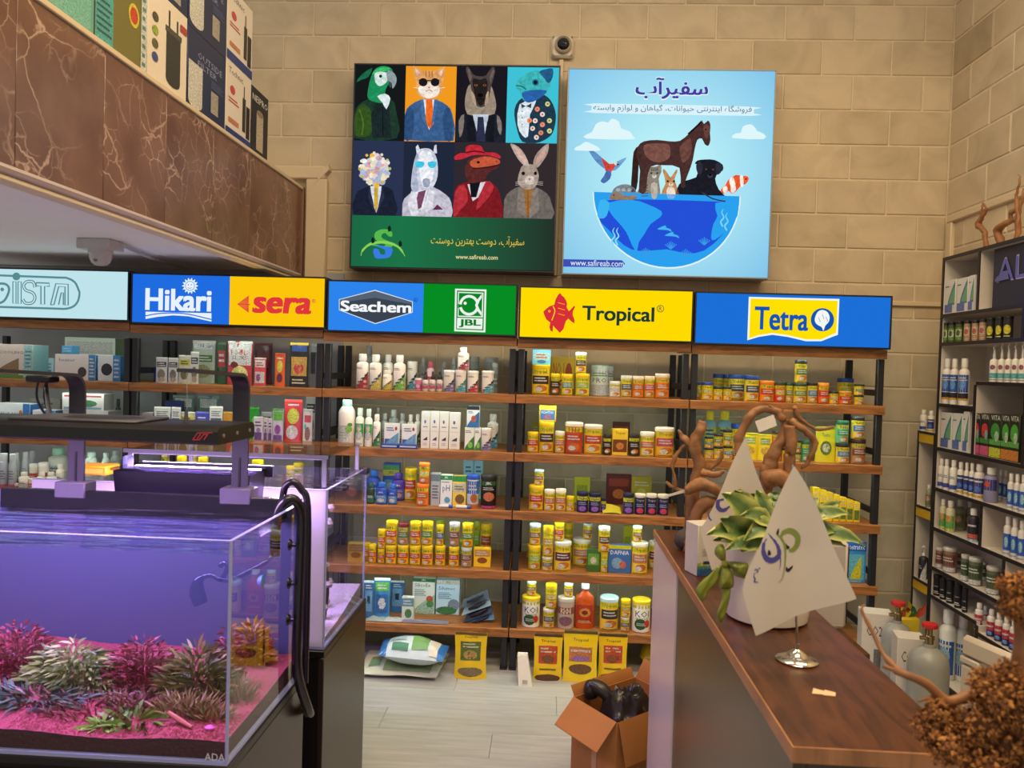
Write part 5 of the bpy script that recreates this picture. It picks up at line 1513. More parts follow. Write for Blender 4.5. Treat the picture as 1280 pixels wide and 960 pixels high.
    'Cool': dict(b='#d9c8bf', side='#8fc4c8', d=[('t', 'COOLING', -0.7, 0.5, 0.72, 0.8, '#6a5a5a'), ('w', -1, 0.3, 0.1, 0.6, '#8a6a4a'), ('r', -1, 0.7, 0, 0.1, '#5a8a3a'), ('r', 0.55, 1, 0.02, 0.98, '#9accd0'), ('l', 0.62, 0.92, 0.3, 0.85, 5, '#4a8a94')], ph='pink and aqua carton with long fan picture'), 'Apump': dict(b='#d2dcd2', side='#8fb890', d=[('r', -0.9, 0.9, 0.62, 0.9, '#e0e8de'), ('d', 0.35, 0.4, 0.4, 0.16, '#5a7a4a'), ('r', -1, 1, 0, 0.14, '#5aa6d2'), ('l', -0.8, 0, 0.4, 0.55, 2, '#8a9a90')], ph='wide white carton with green fish picture'), 'Bluc': dict(b='#4a9ad0', d=[('l', -0.7, 0.7, 0.2, 0.8, 2, '#9ad0ec')], ph='little bright blue carton'), 'Wpmp': dict(b='#e2d6cf', side='#4a9ad0', d=[('t', 'heater', -0.8, 0.0, 0.72, 0.84, '#3a6a9a'), ('d', 0.35, 0.32, 0.22, 0.2, '#3a3634'), ('r', 0.66, 1, 0, 1, '#2f80b8'), ('l', 0.7, 0.95, 0.1, 0.9, 6, '#bfe0ee')], ph='white carton with black pump picture'), 'Wpm2': dict(b='#d6dcde', side='#3f9ad8', d=[('d', -0.2, 0.45, 0.5, 0.24, '#22242a'), ('r', 0.35, 1, 0, 1, '#2f80c0'), ('l', 0.45, 0.9, 0.1, 0.9, 5, '#bfe0f4')], ph='white and blue carton with black motor picture'), 'Tilt': dict(b='#cfe6ee', d=[('l', -0.8, 0.6, 0.3, 0.8, 3, '#6ab0d0')], ph='pale carton behind the pump carton'),
    'Hang': dict(b='#dfe6ea', side='#2f6fb8', d=[('t', 'HANG ON', -0.8, 0.3, 0.5, 0.72, '#3a5a7a'), ('d', 0.5, 0.6, 0.12, 0.2, '#e07a3a'), ('r', 0.62, 1, 0, 1, '#2f6fb8'), ('r', -1, 0.62, 0, 0.3, '#e8c8a8')], ph='white and blue hang-on carton'), 'Grbx': dict(b='#9a9896', side='#7a7876', d=[('l', -0.8, 0.5, 0.55, 0.9, 3, '#5a5a5c')], ph='grey carton at the back'), 'Wbb': dict(b='#d8dde0', side='#3a6aa8', d=[('r', 0.1, 1, 0, 1, '#4a7ab8'), ('l', -0.8, 0, 0.4, 0.7, 2, '#4a5a7a')], ph='small white and blue carton'), 'Apu2': dict(b='#d8d6d4', side='#9a9a9a', d=[('r', -0.9, 0.9, 0.78, 0.88, '#b8485a'), ('d', 0.1, 0.4, 0.6, 0.22, '#4a7a5a'), ('r', -0.9, 0.9, 0.06, 0.18, '#7aa0b8')], ph='white carton with green leaf and red stripe'), 'Wpl': dict(b='#cdccc9', side='#8a8a88', d=[('l', -0.7, 0.2, 0.4, 0.7, 2, '#6a6a6c')], ph='plain white carton'), 'Kbt': dict(b='#222024', l='#2a282c', d=[('l', -0.5, 0.5, 0.2, 0.35, 1, '#c8c4c0')], ph='black bottle'),
    'Spr': dict(b='#a9adb0', l='#b8bbbd', d=[('r', -1, 1, 0.06, 0.22, '#b0485a'), ('l', -0.5, 0.7, 0.4, 0.8, 4, '#6a6e72')], ph='grey aerosol can'), 'Wrt': dict(b='#e6ddca', l='#f0ebe0', d=[('r', -1, 1, 0.3, 0.7, '#d8452f'), ('l', -0.6, 0.6, 0.4, 0.6, 2, '#f6e2d0')], ph='white pot with red label'), 'Wcr': dict(b='#ece2cc', l='#f0e8da', d=[('r', -0.9, 0.9, 0.1, 0.6, '#e8e0a8'), ('l', -0.6, 0.6, 0.5, 0.7, 2, '#6a6a4a'), ('r', -0.8, 0.8, 0.06, 0.18, '#c8d23a')], ph='cream bottle with yellow-green label'), 'Gtop': dict(b='#d8e2d0', l='#a8e8c8', d=[('r', -0.9, 0.9, 0.2, 0.75, '#c8dcc0'), ('l', -0.7, 0.7, 0.3, 0.7, 3, '#5a8a7a')], ph='large bottle with mint green cap'), 'Mint': dict(b='#d2e8da', l='#c8e6da', d=[('r', -0.8, 0.8, 0.1, 0.5, '#eef2e4')], ph='mint white canister'),
    'Ysm': dict(food('#c8a08a', body='#e8d0d8', txt='x'), ph='small yellow-lidded tub beyond the tank'), 'Ymg': dict(b='#f0b82a', d=[('r', -0.8, 0.8, 0.2, 0.7, '#e89a2a')], ph='yellow magnet cleaner pack'),
}
ORD = ['first', 'second', 'third', 'fourth', 'fifth', 'sixth', 'seventh', 'eighth', 'ninth', 'tenth', 'eleventh', 'twelfth', 'thirteenth', 'fourteenth']
SHELF = ['top', 'second', 'third', 'fourth', 'lowest']
NAMES = {'can': ('food_can', 'can'), 'jar': ('jar', 'jar'), 'tub': ('tub', 'tub'), 'bottle': ('bottle', 'bottle'), 'oval': ('care_bottle', 'bottle'), 'spray': ('spray_bottle', 'bottle'), 'dropper': ('dropper_bottle', 'bottle'), 'pump': ('pump_bottle', 'bottle'),
         'jug': ('jug', 'bottle'), 'aerosol': ('aerosol_can', 'can'), 'flask': ('medicine_flask', 'bottle'), 'box': ('product_carton', 'box'), 'pouch': ('food_pouch', 'pouch')}
ROWY = [0.055, 0.17, 0.29]


def describe(items, where):
    """labels that single out: the look, and for look-alikes the place in their row"""
    cnt = {}
    for it in items:
        cnt.setdefault(it['ph'], []).append(it)
    for ph, g in cnt.items():
        g.sort(key=lambda d: d['px'])
        for i, d in enumerate(g):
            d['label'] = (f"{ph}, {where}" if len(g) == 1 else f"{ORD[i]} {ph} from left, {where}")


def shelf(bay, k, zm, rows):
    """rows: (kind, style, x0, x1, ytop[, row or 'on', depth])"""
    items = []
    base0 = SZ[k] if k < 5 else 0.0
    last = None
    for r in rows:
        kind, stl, x0, x1, yt = r[:5]
        row = r[5] if len(r) > 5 else 0
        dp = r[6] if len(r) > 6 else None
        a0, a1 = zm(x0, yt), zm(x1, yt)
        if row == 'on':
            Y, z0 = last['Y'], last['top']
        else:
            Y, z0 = RF + ROWY[row], base0
        wpx = a1[0] - a0[0]
        Yc = Y
        w = wpx / F_PX * Y * 1.01
        if kind not in ('box',) and row != 'on':
            Yc = Y + max(0, w / 2 - 0.03)
        top = at((a0[0] + a1[0]) / 2, a0[1], Y=Yc)
        cz = ([1.635] + SZ)[k] - 0.052 if k < 5 else SZ[4] - 0.052
        h = min(max(0.02, top.z - z0), cz - z0)
        bx0, bx1 = BAYS[bay]
        if row != 'on':
            top.x = min(max(top.x, bx0 + 0.036 + w / 2), bx1 - 0.036 - w / 2)
        d = dict(kind=kind, s=stl, ph=ST[stl]['ph'], px=a0[0], Y=Yc, z=z0, top=z0 + h + 0.0006, x=top.x, w=w, h=h, dp=dp)
        items.append(d)
        last = d
    describe(items, f"{SHELF[k]} shelf under {SIGNS[bay]}" if k < 5 else f"floor under {SIGNS[bay]}")
    for d in items:
        n, c = NAMES[d['kind']]
        goods(d['kind'], n, c, (d['x'], d['Y'], d['z'] + 0.0004), d['w'], d['h'], ST[d['s']], d['label'],
              (f"goods on the {SHELF[k]} shelf under the {SIGNS[bay]}" if k < 5 else f"goods on the floor under the {SIGNS[bay]}"), RND.uniform(-0.06, 0.06) if d['kind'] != 'box' else RND.uniform(-0.03, 0.03), d['dp'])
    return items

# ------------------------------------------------------------------ what stands on the racks
Z7, Z4, Z8, Z5 = zoomer(390, 330, 3.557), zoomer(440, 560, 3.2), zoomer(640, 340, 2.612), zoomer(630, 570, 3.2)
Z3c, Z1a, Z2b = zoomer(160, 410, 5.052), zoomer(0, 400, 6.095), zoomer(0, 490, 6.4)
shelf(2, 0, Z7, [
    ('bottle', 'Wred', 200, 255, 400), ('bottle', 'Wblu', 258, 312, 403), ('bottle', 'Wyel', 318, 362, 403, 1), ('bottle', 'Wyel', 315, 358, 470), ('bottle', 'Wgrn', 365, 418, 405),
    ('jar', 'Wsky', 425, 470, 433, 1), ('jar', 'Pjar', 458, 489, 508), ('dropper', 'Drop', 492, 520, 480), ('dropper', 'Drop', 523, 552, 478), ('dropper', 'Drop', 555, 583, 478), ('bottle', 'Pink', 512, 545, 435, 1),
    ('jar', 'Wpur', 586, 635, 472), ('jar', 'Wmix', 638, 688, 472), ('bottle', 'Wtal', 650, 700, 368, 'on'), ('jar', 'Wcri', 691, 742, 475), ('jar', 'Wsky', 756, 811, 475),
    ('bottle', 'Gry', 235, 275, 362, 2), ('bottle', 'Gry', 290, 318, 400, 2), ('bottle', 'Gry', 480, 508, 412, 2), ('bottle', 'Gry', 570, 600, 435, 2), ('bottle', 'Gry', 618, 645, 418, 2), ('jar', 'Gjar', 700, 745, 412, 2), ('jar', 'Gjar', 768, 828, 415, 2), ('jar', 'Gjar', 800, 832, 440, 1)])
shelf(2, 1, Z7, [
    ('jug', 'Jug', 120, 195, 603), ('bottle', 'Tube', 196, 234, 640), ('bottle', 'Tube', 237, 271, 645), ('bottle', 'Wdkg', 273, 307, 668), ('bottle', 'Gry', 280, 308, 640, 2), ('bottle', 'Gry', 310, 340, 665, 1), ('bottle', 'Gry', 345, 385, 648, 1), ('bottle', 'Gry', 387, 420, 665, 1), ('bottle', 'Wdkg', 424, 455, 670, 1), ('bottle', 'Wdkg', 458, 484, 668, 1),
    ('box', 'Bli', 322, 390, 708, 0, 0.012), ('box', 'Bli', 400, 467, 712, 0, 0.012), ('box', 'Wbox', 487, 526, 655), ('box', 'Wbox', 528, 567, 655), ('box', 'Wbox', 569, 609, 657), ('box', 'Wbox', 612, 660, 660),
    ('box', 'Lbox', 680, 722, 727), ('box', 'Bbox', 690, 745, 632, 'on'), ('box', 'Lbox', 724, 752, 728, 0), ('jar', 'Wpur', 754, 800, 730), ('bottle', 'Wsky', 782, 830, 668, 1)])
shelf(2, 2, Z4, [
    ('oval', 'Cblu', 62, 116, 88, 1), ('oval', 'Cdgr', 60, 92, 140), ('oval', 'Cblu', 96, 143, 138), ('box', 'Tbox', 125, 190, 62, 2), ('oval', 'Cblu', 145, 183, 145), ('oval', 'Cpur', 160, 215, 100, 1), ('tub', 'Ycan', 212, 262, 78, 1),
    ('can', 'Ocan', 258, 309, 142), ('can', 'OcanT', 270, 313, 57, 'on'), ('box', 'Gbox', 317, 353, 100, 0), ('box', 'pH', 355, 402, 108, 0, 0.04), ('box', 'Ybx', 404, 458, 113, 0, 0.04), ('box', 'Teal', 447, 487, 45, 2), ('box', 'Teal', 490, 525, 45, 2), ('jar', 'Bjar', 461, 511, 106), ('jar', 'Kjar', 516, 581, 106)])
shelf(2, 3, Z4, [
    ('can', 'Fcan', 52, 75, 378, 1), ('can', 'Fcan', 67, 98, 385), ('can', 'Fcan', 103, 132, 402), ('can', 'FcanT', 104, 137, 325, 'on'), ('can', 'Fcan', 135, 180, 386), ('can', 'FcanT', 137, 185, 290, 'on'), ('can', 'Fcan', 183, 229, 386), ('can', 'FcanR', 187, 229, 300, 'on'),
    ('can', 'Fcan', 231, 276, 388), ('can', 'FcanT', 233, 278, 293, 'on'), ('can', 'Fcan', 279, 325, 388), ('can', 'FcanG', 281, 326, 293, 'on'), ('can', 'Fcan', 333, 375, 390), ('can', 'FcanB', 338, 369, 307, 'on'), ('can', 'Fcan', 388, 430, 392), ('can', 'FcanW', 390, 433, 297, 'on'),
    ('can', 'FcanW', 438, 481, 395), ('can', 'FcanG', 441, 487, 300, 'on'), ('box', 'Ycart', 488, 556, 400, 0, 0.03), ('can', 'FcanT', 516, 561, 300, 2), ('can', 'GcanB', 488, 515, 290, 2), ('can', 'GcanB', 335, 375, 285, 2), ('can', 'GcanB', 430, 460, 365, 2)])
shelf(2, 4, Z4, [
    ('pouch', 'Bbag2', 48, 90, 530), ('pouch', 'Bbag', 90, 155, 520), ('pouch', 'Bbag2', 155, 211, 530, 1), ('box', 'Smbx', 200, 248, 597, 0, 0.03), ('box', 'Sbox', 243, 333, 522, 1, 0.1), ('box', 'Sbox2', 338, 432, 530, 1, 0.1)])
shelf(3, 0, Z8, [
    ('jar', 'TjarB', 66, 126, 303), ('box', 'Lbx', 68, 127, 250, 'on', 0.04), ('can', 'Cbrn', 127, 158, 332), ('can', 'Ctea', 162, 199, 333), ('box', 'NObx', 130, 205, 278, 2), ('can', 'Cygr', 208, 254, 332), ('can', 'Ctal', 208, 244, 262, 'on'), ('tub', 'Jgrn', 258, 316, 305, 1), ('tub', 'Jgrn', 300, 332, 308, 2), ('can', 'Cwht', 319, 354, 357),
    ('can', 'Cgry', 356, 392, 338), ('can', 'Cora', 394, 431, 340), ('can', 'Cpnk', 433, 466, 340), ('can', 'Cora', 468, 515, 332)])
shelf(3, 1, Z8, [
    ('can', 'Cred', 51, 87, 522), ('jar', 'TjarB', 89, 139, 490), ('box', 'Bbx', 90, 145, 430, 'on', 0.035), ('can', 'Cyw', 141, 173, 520), ('tub', 'Jred', 174, 233, 490), ('tub', 'Jred2', 236, 296, 498), ('can', 'Cblk', 298, 326, 530), ('box', 'Ybx2', 329, 379, 513, 0, 0.05), ('can', 'Cblk', 382, 417, 528), ('can', 'Cyw', 419, 465, 522), ('tub', 'Jpnk', 467, 530, 507), ('box', 'Dbx', 330, 385, 490, 2, 0.02), ('box', 'Ypk', 68, 88, 490, 2, 0.02), ('box', 'Ypk', 312, 332, 515, 2, 0.02)])
shelf(3, 2, Z8, [
    ('can', 'Cred', 56, 104, 695), ('can', 'Csm', 73, 105, 645, 'on'), ('can', 'Cyw', 106, 141, 710), ('can', 'Cyw', 143, 177, 708), ('can', 'Cyl', 178, 204, 732), ('can', 'Navy', 212, 250, 717), ('can', 'Navy', 252, 290, 720), ('can', 'Navy', 291, 308, 738), ('can', 'Navy', 363, 399, 722), ('can', 'NavyR', 401, 436, 724), ('can', 'NavyR', 438, 474, 724), ('can', 'NavyR', 476, 512, 726),
    ('box', 'YGp', 205, 255, 670, 2, 0.02), ('box', 'Dbx', 310, 390, 660, 2, 0.02), ('box', 'Ypk', 392, 457, 668, 2, 0.02)])
shelf(3, 3, Z5, [
    ('can', 'Cygr', 98, 148, 355), ('can', 'Csm', 103, 148, 270, 'on'), ('can', 'Cgry', 152, 195, 402), ('can', 'Cyl', 157, 200, 278, 'on'), ('tub', 'JsupW', 201, 271, 338), ('can', 'Cred', 203, 242, 265, 'on'), ('tub', 'Jsup', 276, 349, 330, 1), ('can', 'Csm', 317, 353, 268, 'on'), ('box', 'Ggrn', 333, 386, 373, 0, 0.03), ('can', 'Cygr', 388, 416, 383), ('can', 'Ctal', 379, 425, 280, 'on'),
    ('box', 'DAF', 419, 509, 357, 0, 0.04), ('tub', 'Jsup', 511, 577, 342), ('can', 'Csm', 515, 553, 278, 'on'), ('tub', 'JsupW', 580, 622, 340, 1), ('can', 'Cyl', 242, 278, 267, 2), ('box', 'YGp', 480, 512, 280, 2, 0.02), ('can', 'Cyl', 92, 108, 350, 2)])
shelf(3, 4, Z5, [
    ('tub', 'KOI', 72, 147, 556), ('can', 'Csm', 92, 130, 498, 'on'), ('can', 'Cgry', 157, 203, 607), ('can', 'Cyl', 167, 213, 510, 'on'), ('tub', 'Jcry', 215, 284, 560), ('can', 'Csm', 242, 277, 507, 'on'), ('flask', 'Flask', 288, 364, 507), ('can', 'Cyl', 288, 325, 555, 2), ('tub', 'Jbrn', 384, 460, 560), ('can', 'Cgry', 467, 502, 642), ('can', 'Cyl', 468, 507, 572, 'on'), ('tub', 'KOI', 512, 588, 570)])
shelf(4, 0, Z8, [
    ('can', 'Tcan', 600, 618, 360, 1), ('can', 'Tcan', 619, 656, 360), ('can', 'TcanB', 657, 690, 333, 2), ('can', 'TcanB', 690, 712, 335, 2), ('can', 'Tsml', 658, 688, 375), ('can', 'Tsml', 690, 717, 375), ('can', 'TcanL', 708, 759, 335, 1), ('can', 'TcanL', 761, 806, 338), ('can', 'Tora', 808, 856, 355), ('can', 'Tred', 858, 892, 358), ('can', 'Tgrn', 894, 917, 360), ('can', 'Tgrn', 919, 961, 362), ('can', 'TtopG', 925, 963, 288, 'on'),
    ('can', 'Tblu', 964, 997, 360), ('can', 'Tred2', 999, 1034, 362), ('can', 'Tsml', 1036, 1065, 390), ('can', 'Tred2', 1067, 1106, 390), ('can', 'TcanB', 1088, 1138, 348, 2), ('can', 'Tsml', 1118, 1147, 403), ('can', 'TtopG', 1118, 1149, 367, 'on')])
shelf(4, 1, Z8, [
    ('oval', 'Tbot', 628, 667, 455, 2), ('oval', 'Tbot', 673, 718, 455, 2), ('can', 'Tsml', 629, 657, 575), ('can', 'TtopG', 629, 657, 538, 'on'), ('can', 'Tsml', 660, 689, 570), ('can', 'TtopG', 660, 689, 530, 'on'), ('can', 'Tblu', 691, 720, 568), ('can', 'TtopG', 690, 720, 515, 'on'), ('can', 'TcanB', 716, 745, 495, 1), ('pouch', 'Tbag', 750, 805, 525), ('pouch', 'Tbag', 805, 850, 530), ('can', 'Tora', 850, 878, 575), ('can', 'Tred', 850, 878, 520, 'on'), ('can', 'Tsml', 882, 914, 575), ('can', 'Tgrn', 918, 944, 590), ('can', 'TtopG', 918, 944, 550, 'on'), ('can', 'Tgr2', 946, 970, 550, 0),
    ('pouch', 'Tpch', 993, 1058, 505), ('can', 'Tblu', 1059, 1101, 560), ('can', 'Tgr2', 1059, 1099, 485, 'on'), ('can', 'Tbrn', 1106, 1153, 545), ('can', 'Tblu', 1109, 1150, 472, 'on')])
shelf(4, 2, Z8, [('box', 'Ylin', 985 + i * 22, 1005 + i * 22, 705 + i * 8, 0, 0.05) for i in range(7)])
shelf(4, 3, zoomer(830, 490, 2.594), [('box', 'Tcar', 598, 658, 487, 0, 0.05)])
shelf(1, 0, Z3c, [
    ('box', 'Navb', 52, 185, 245, 1, 0.1), ('pouch', 'Spch', 178, 252, 185), ('pouch', 'Spch', 256, 320, 188), ('pouch', 'Opch', 322, 400, 172), ('pouch', 'Spch', 396, 450, 150), ('pouch', 'Gpch', 405, 560, 78, 1), ('pouch', 'Dgp', 565, 625, 90, 1), ('pouch', 'Fpch', 628, 795, 70), ('pouch', 'Rpch', 797, 875, 188), ('pouch', 'Dred', 800, 915, 95, 2), ('pouch', 'Orpch', 930, 995, 160), ('pouch', 'Kgld', 1025, 1145, 75), ('pouch', 'Kslv', 1152, 1195, 85, 1)])
shelf(1, 1, Z3c, [
    ('box', 'Navb', 55, 170, 455, 2, 0.06), ('box', 'Grbx', 55, 128, 532, 0, 0.05), ('pouch', 'Whp', 165, 272, 498), ('pouch', 'Whp', 275, 335, 500), ('pouch', 'Tlp', 280, 425, 425, 2), ('pouch', 'Tlp', 440, 580, 430, 2), ('pouch', 'Opch', 325, 428, 530), ('pouch', 'Blp', 430, 514, 530), ('pouch', 'Whp', 516, 600, 495, 0), ('pouch', 'Glp', 602, 668, 530), ('pouch', 'Grp', 768, 830, 500, 1), ('pouch', 'Vip', 795, 855, 560), ('pouch', 'Vip', 857, 884, 565), ('pouch', 'Vip', 886, 912, 570), ('pouch', 'Spch', 842, 910, 530, 2), ('pouch', 'Gvip', 914, 985, 510), ('pouch', 'Rylp', 990, 1105, 452), ('pouch', 'Wrd', 1107, 1168, 512), ('pouch', 'Spch', 1125, 1190, 430, 2)])
shelf(1, 2, Z3c, [('can', 'Ysm', 210, 262, 772, 1), ('can', 'Ysm', 312, 372, 808), ('can', 'Ysm', 385, 445, 778, 1), ('can', 'Ysm', 446, 505, 815), ('can', 'Ysm', 785, 858, 832), ('can', 'Ysm', 1000, 1050, 870), ('can', 'Ysm', 1045, 1110, 850, 1)])
shelf(0, 0, Z1a, [('box', 'Cool', -60, 262, 185, 0, 0.12), ('box', 'Wpmp', 410, 738, 262, 0, 0.14), ('box', 'Bluc', 468, 555, 195, 'on', 0.06), ('box', 'Wpm2', 742, 922, 270, 0, 0.14), ('box', 'Apump', 487, 885, 130, 2, 0.1), ('box', 'Tilt', 345, 406, 290, 1, 0.08)])
shelf(0, 1, Z2b, [('box', 'Hang', -60, 250, 92, 0, 0.1), ('box', 'Grbx', 238, 488, 52, 2, 0.08), ('box', 'Wbb', 256, 444, 145, 0, 0.08), ('box', 'Wpl', 490, 875, 148, 0, 0.12), ('box', 'Apu2', 492, 835, 12, 'on', 0.1), ('bottle', 'Kbt', 885, 915, 100, 1), ('bottle', 'Kbt', 925, 968, 55, 1)])
shelf(0, 2, Z2b, [('aerosol', 'Spr', -5, 66, 490), ('aerosol', 'Spr', 74, 132, 495), ('aerosol', 'Spr', 110, 160, 485, 1), ('aerosol', 'Spr', 180, 230, 480, 1), ('aerosol', 'Spr', 235, 285, 472, 2), ('jar', 'Wrt', 117, 155, 730), ('bottle', 'Wcr', 156, 232, 640), ('jar', 'Wrt', 238, 310, 575, 1), ('jar', 'Wrt', 312, 392, 565, 1), ('jar', 'Wrt', 233, 296, 690), ('bottle', 'Wcr', 298, 372, 640), ('bottle', 'Wcr', 374, 450, 640), ('bottle', 'Gtop', 396, 540, 448, 2), ('bottle', 'Wcr', 452, 520, 575, 1),
                     ('jug', 'Mint', 680, 785, 482, 1), ('jug', 'Mint', 815, 880, 488, 1), ('jug', 'Mint', 885, 960, 470, 2)])

# ================================================================== GOODS ON THE FLOOR UNDER THE RACKS
def stand(kind, stl, x0, x1, yt, yb, where, z=0.0, name=None, rotz=0.0, dp=None, group=None, label=None, X=None):
    """a product whose base is seen at pixel row yb on a surface at height z (or on the plane X)"""
    b_ = at((x0 + x1) / 2, yb, Z=z) if X is None else at((x0 + x1) / 2, yb, X=X)
    t_ = at((x0 + x1) / 2, yt, Y=b_.y)
    n, c = NAMES[kind]
    return goods(kind, name or n, c, (b_.x, b_.y, z + 0.0004), (x1 - x0) / F_PX * b_.y, t_.z - z, ST[stl], label or (ST[stl]['ph'] + ', ' + where), group, rotz, dp)


GF = 'food pouches on the floor below the racks'
stand('pouch', 'Ygup', 567, 608, 790, 847, 'on floor beside white sacks', group=GF)
stand('pouch', 'Ypch', 666, 702, 792, 849, '', group=GF, label='yellow pouch with red picture, left of the tallest floor pouch')
stand('pouch', 'Ypch2', 703, 746, 788, 851, 'middle of three on floor', group=GF)
stand('pouch', 'Ypch', 747, 783, 792, 848, '', group=GF, label='yellow pouch with red picture, nearest the cardboard box')


def sack(name, pts, label, col_b, prints, thick, cat='sack'):
    """a lying plump sack: pts four corners (world, flat), thickness up"""
    c = sum((Vector(p) for p in pts), Vector()) / 4
    t = thing(name, c, label, cat, 'sacks on the floor')
    P0, P1, P2, P3 = [Vector(p) for p in pts]
    ph = RND.uniform(0, 6)

    def fn(top):
        def f(u, v):
            p = P0 * (1 - u) * (1 - v) + P1 * u * (1 - v) + P2 * u * v + P3 * (1 - u) * v
            e = (1 - abs(2 * u - 1) ** 3) * (1 - abs(2 * v - 1) ** 3)
            zz = thick * (0.5 + 0.5 * e) + 0.006 * math.sin(9 * u + ph) * math.sin(7 * v + ph) if top else thick * (0.5 - 0.5 * e)
            return (p.x, p.y, p.z + zz)
        return f
    q = MB(); q.grid(fn(True), 14, 8, M(col_b, rough=0.35, var=0.08)); q.grid(lambda u, v: fn(False)(1 - u, v), 14, 8, M(col_b, rough=0.35, var=0.08))
    q.build('sack_body', t)
    ft = fn(True)
    q = MB()
    for k, (u0, u1, v0, v1, c_) in enumerate(prints):
        n = 6
        m = P(c_)
        pts_ = [[Vector(ft(u0 + (u1 - u0) * i / n, v0 + (v1 - v0) * j / n)) + Vector((0, -0.0012, 0.0015 + 0.0004 * k)) for i in range(n + 1)] for j in range(n + 1)]
        for j in range(n):
            for i in range(n):
                q.face([pts_[j][i], pts_[j][i + 1], pts_[j + 1][i + 1], pts_[j + 1][i]], m)
    q.build('printed_label', t)
    return t


g = lambda x, y, z=0.0: at(x, y, Z=z)
w0 = [g(447, 848), g(545, 853), g(562, 822), g(462, 818)]
sack('substrate_sack', w0, 'flat white substrate sack under the blue-ended sack', '#c9cbb8', [(0.3, 0.9, 0.1, 0.4, '#8a9a6a'), (0.35, 0.7, 0.45, 0.7, '#a8825a'), (0.1, 0.25, 0.2, 0.6, '#6f8a6a')], 0.045)
w1 = [g(452, 842), g(478, 846), g(486, 828), g(456, 822)]
sack('substrate_sack', [p + Vector((-0.13, 0.02, 0)) for p in w1], 'white and green sack against the tank cabinet', '#c2c8b8', [(0.1, 0.8, 0.2, 0.5, '#6f8f5f')], 0.07)
w2 = [g(472, 834, 0.055), g(553, 842, 0.055), g(561, 822, 0.055), g(480, 812, 0.055)]
sack('substrate_sack', w2, 'plump white and blue sack lying on top of flat white sack', '#c6d4da',
     [(0.0, 0.12, 0.0, 1.0, '#2f6fb8'), (0.9, 1.0, 0, 1, '#2f6fb8'), (0.2, 0.45, 0.1, 0.3, '#3f7a5a'), (0.5, 0.75, 0.15, 0.75, '#6f9a5a'), (0.78, 0.9, 0.05, 0.9, '#d8d0c0'), (0.16, 0.4, 0.4, 0.8, '#9fb8c2')], 0.11)
w3 = [g(795, 842), g(823, 846), g(826, 832), g(800, 826)]
sack('yellow_refill_bag', [p + Vector((0.02, 0.06, 0)) for p in w3], 'crumpled yellow bag lying beside the cardboard box', '#d8c02a', [(0.1, 0.9, 0.3, 0.6, '#a8962a')], 0.12, 'bag')
# white foam block leaning between two racks
a = g(656, 858); b_ = at(652, 820, Y=a.y + 0.06)
t = thing('foam_block', a, 'narrow white foam block leaning against a rack post', 'block')
q = MB(); q.prism([Vector((a.x - 0.03, a.y, 0)), Vector((a.x + 0.035, a.y, 0)), Vector((b_.x + 0.028, b_.y, b_.z)), Vector((b_.x - 0.02, b_.y, b_.z))], (0, 0.05, 0), M('#d8d0c2', rough=0.8, bump=0.2))
q.build('block_body', t)
q = MB(); q.box(a.x - 0.012, a.x + 0.012, a.y - 0.0005, a.y + 0.001, 0.012, 0.03, M('#b8b0a2', rough=0.8)); q.build('slot', t)
# tilted blister packs and flat silver bags on the lowest shelf
for i in range(4):
    x0, x1, y0 = 575 + i * 2, 612 + i * 2, 744 + i * 9
    pa = at(x0, y0 + 16, Y=RF + 0.04 + 0.01 * i); pb = at(x1, y0 + 3, Y=RF + 0.04 + 0.01 * i)
    t = thing('blister_pack', (pa.x, RF + 0.05, SZ[4]), f'{["topmost", "upper middle", "lower middle", "bottom"][i]} dark blue blister pack in leaning pile on lowest shelf', 'packet', 'leaning blister packs')
    u = pb - pa
    hz = 0.038
    yb = RF + 0.03 + 0.012 * i
    q = MB(); q.prism([(pa.x, yb, max(pa.z, SZ[4] + 0.002)), (pb.x, yb, pb.z), (pb.x - 0.012, yb + 0.02, pb.z + hz), (pa.x + 0.014, yb + 0.02, max(pa.z, SZ[4] + 0.002) + hz)], (0, 0.006, 0), P(['#33454a', '#8fb2bc', '#2a3a46', '#4f8fb0'][i]))
    q.build('card', t)
    q = MB(); c = (pa + pb) / 2
    q.tube([(pa.x + 0.035, yb - 0.002, pa.z + 0.02 + u.z * 0.25), (c.x, yb - 0.002, c.z + 0.022), (pb.x - 0.03, yb - 0.002, pb.z + 0.016)], [0.005, 0.009, 0.005], P('#16191d', 0.25), 6)
    q.build('bubble', t)
for i, (x0, x1, y) in enumerate([(456, 484, 776), (478, 503, 778), (500, 560, 781)]):
    pa, pb = at(x0, y, Y=RF + 0.03), at(x1, y, Y=RF + 0.03)
    t = thing('flat_packet', (pa.x, RF + 0.05, SZ[4]), ['crumpled silver packet nearest the tank on lowest shelf', 'second silver packet lying flat on lowest shelf', 'wide violet-grey card lying flat before the filter cartons'][i], 'packet', 'packets lying on the lowest shelf')
    h = 0.018 if i < 2 else 0.008
    q = MB(); q.grid(lambda u, v: (pa.x + (pb.x - pa.x) * u, RF + 0.015 + 0.06 * v, SZ[4] + 0.003 + h * (math.sin(math.pi * u) * math.sin(math.pi * v)) ** 0.5 * (0.75 + 0.25 * math.sin(11 * u + 7 * v + i))), 10, 5, P(['#8f9a98', '#a8aeac', '#7a7488'][i], 0.25))
    q.grid(lambda u, v: (pb.x + (pa.x - pb.x) * u, RF + 0.015 + 0.06 * v, SZ[4] + 0.001), 2, 2, P('#8f9a98'))
    q.build('foil', t)
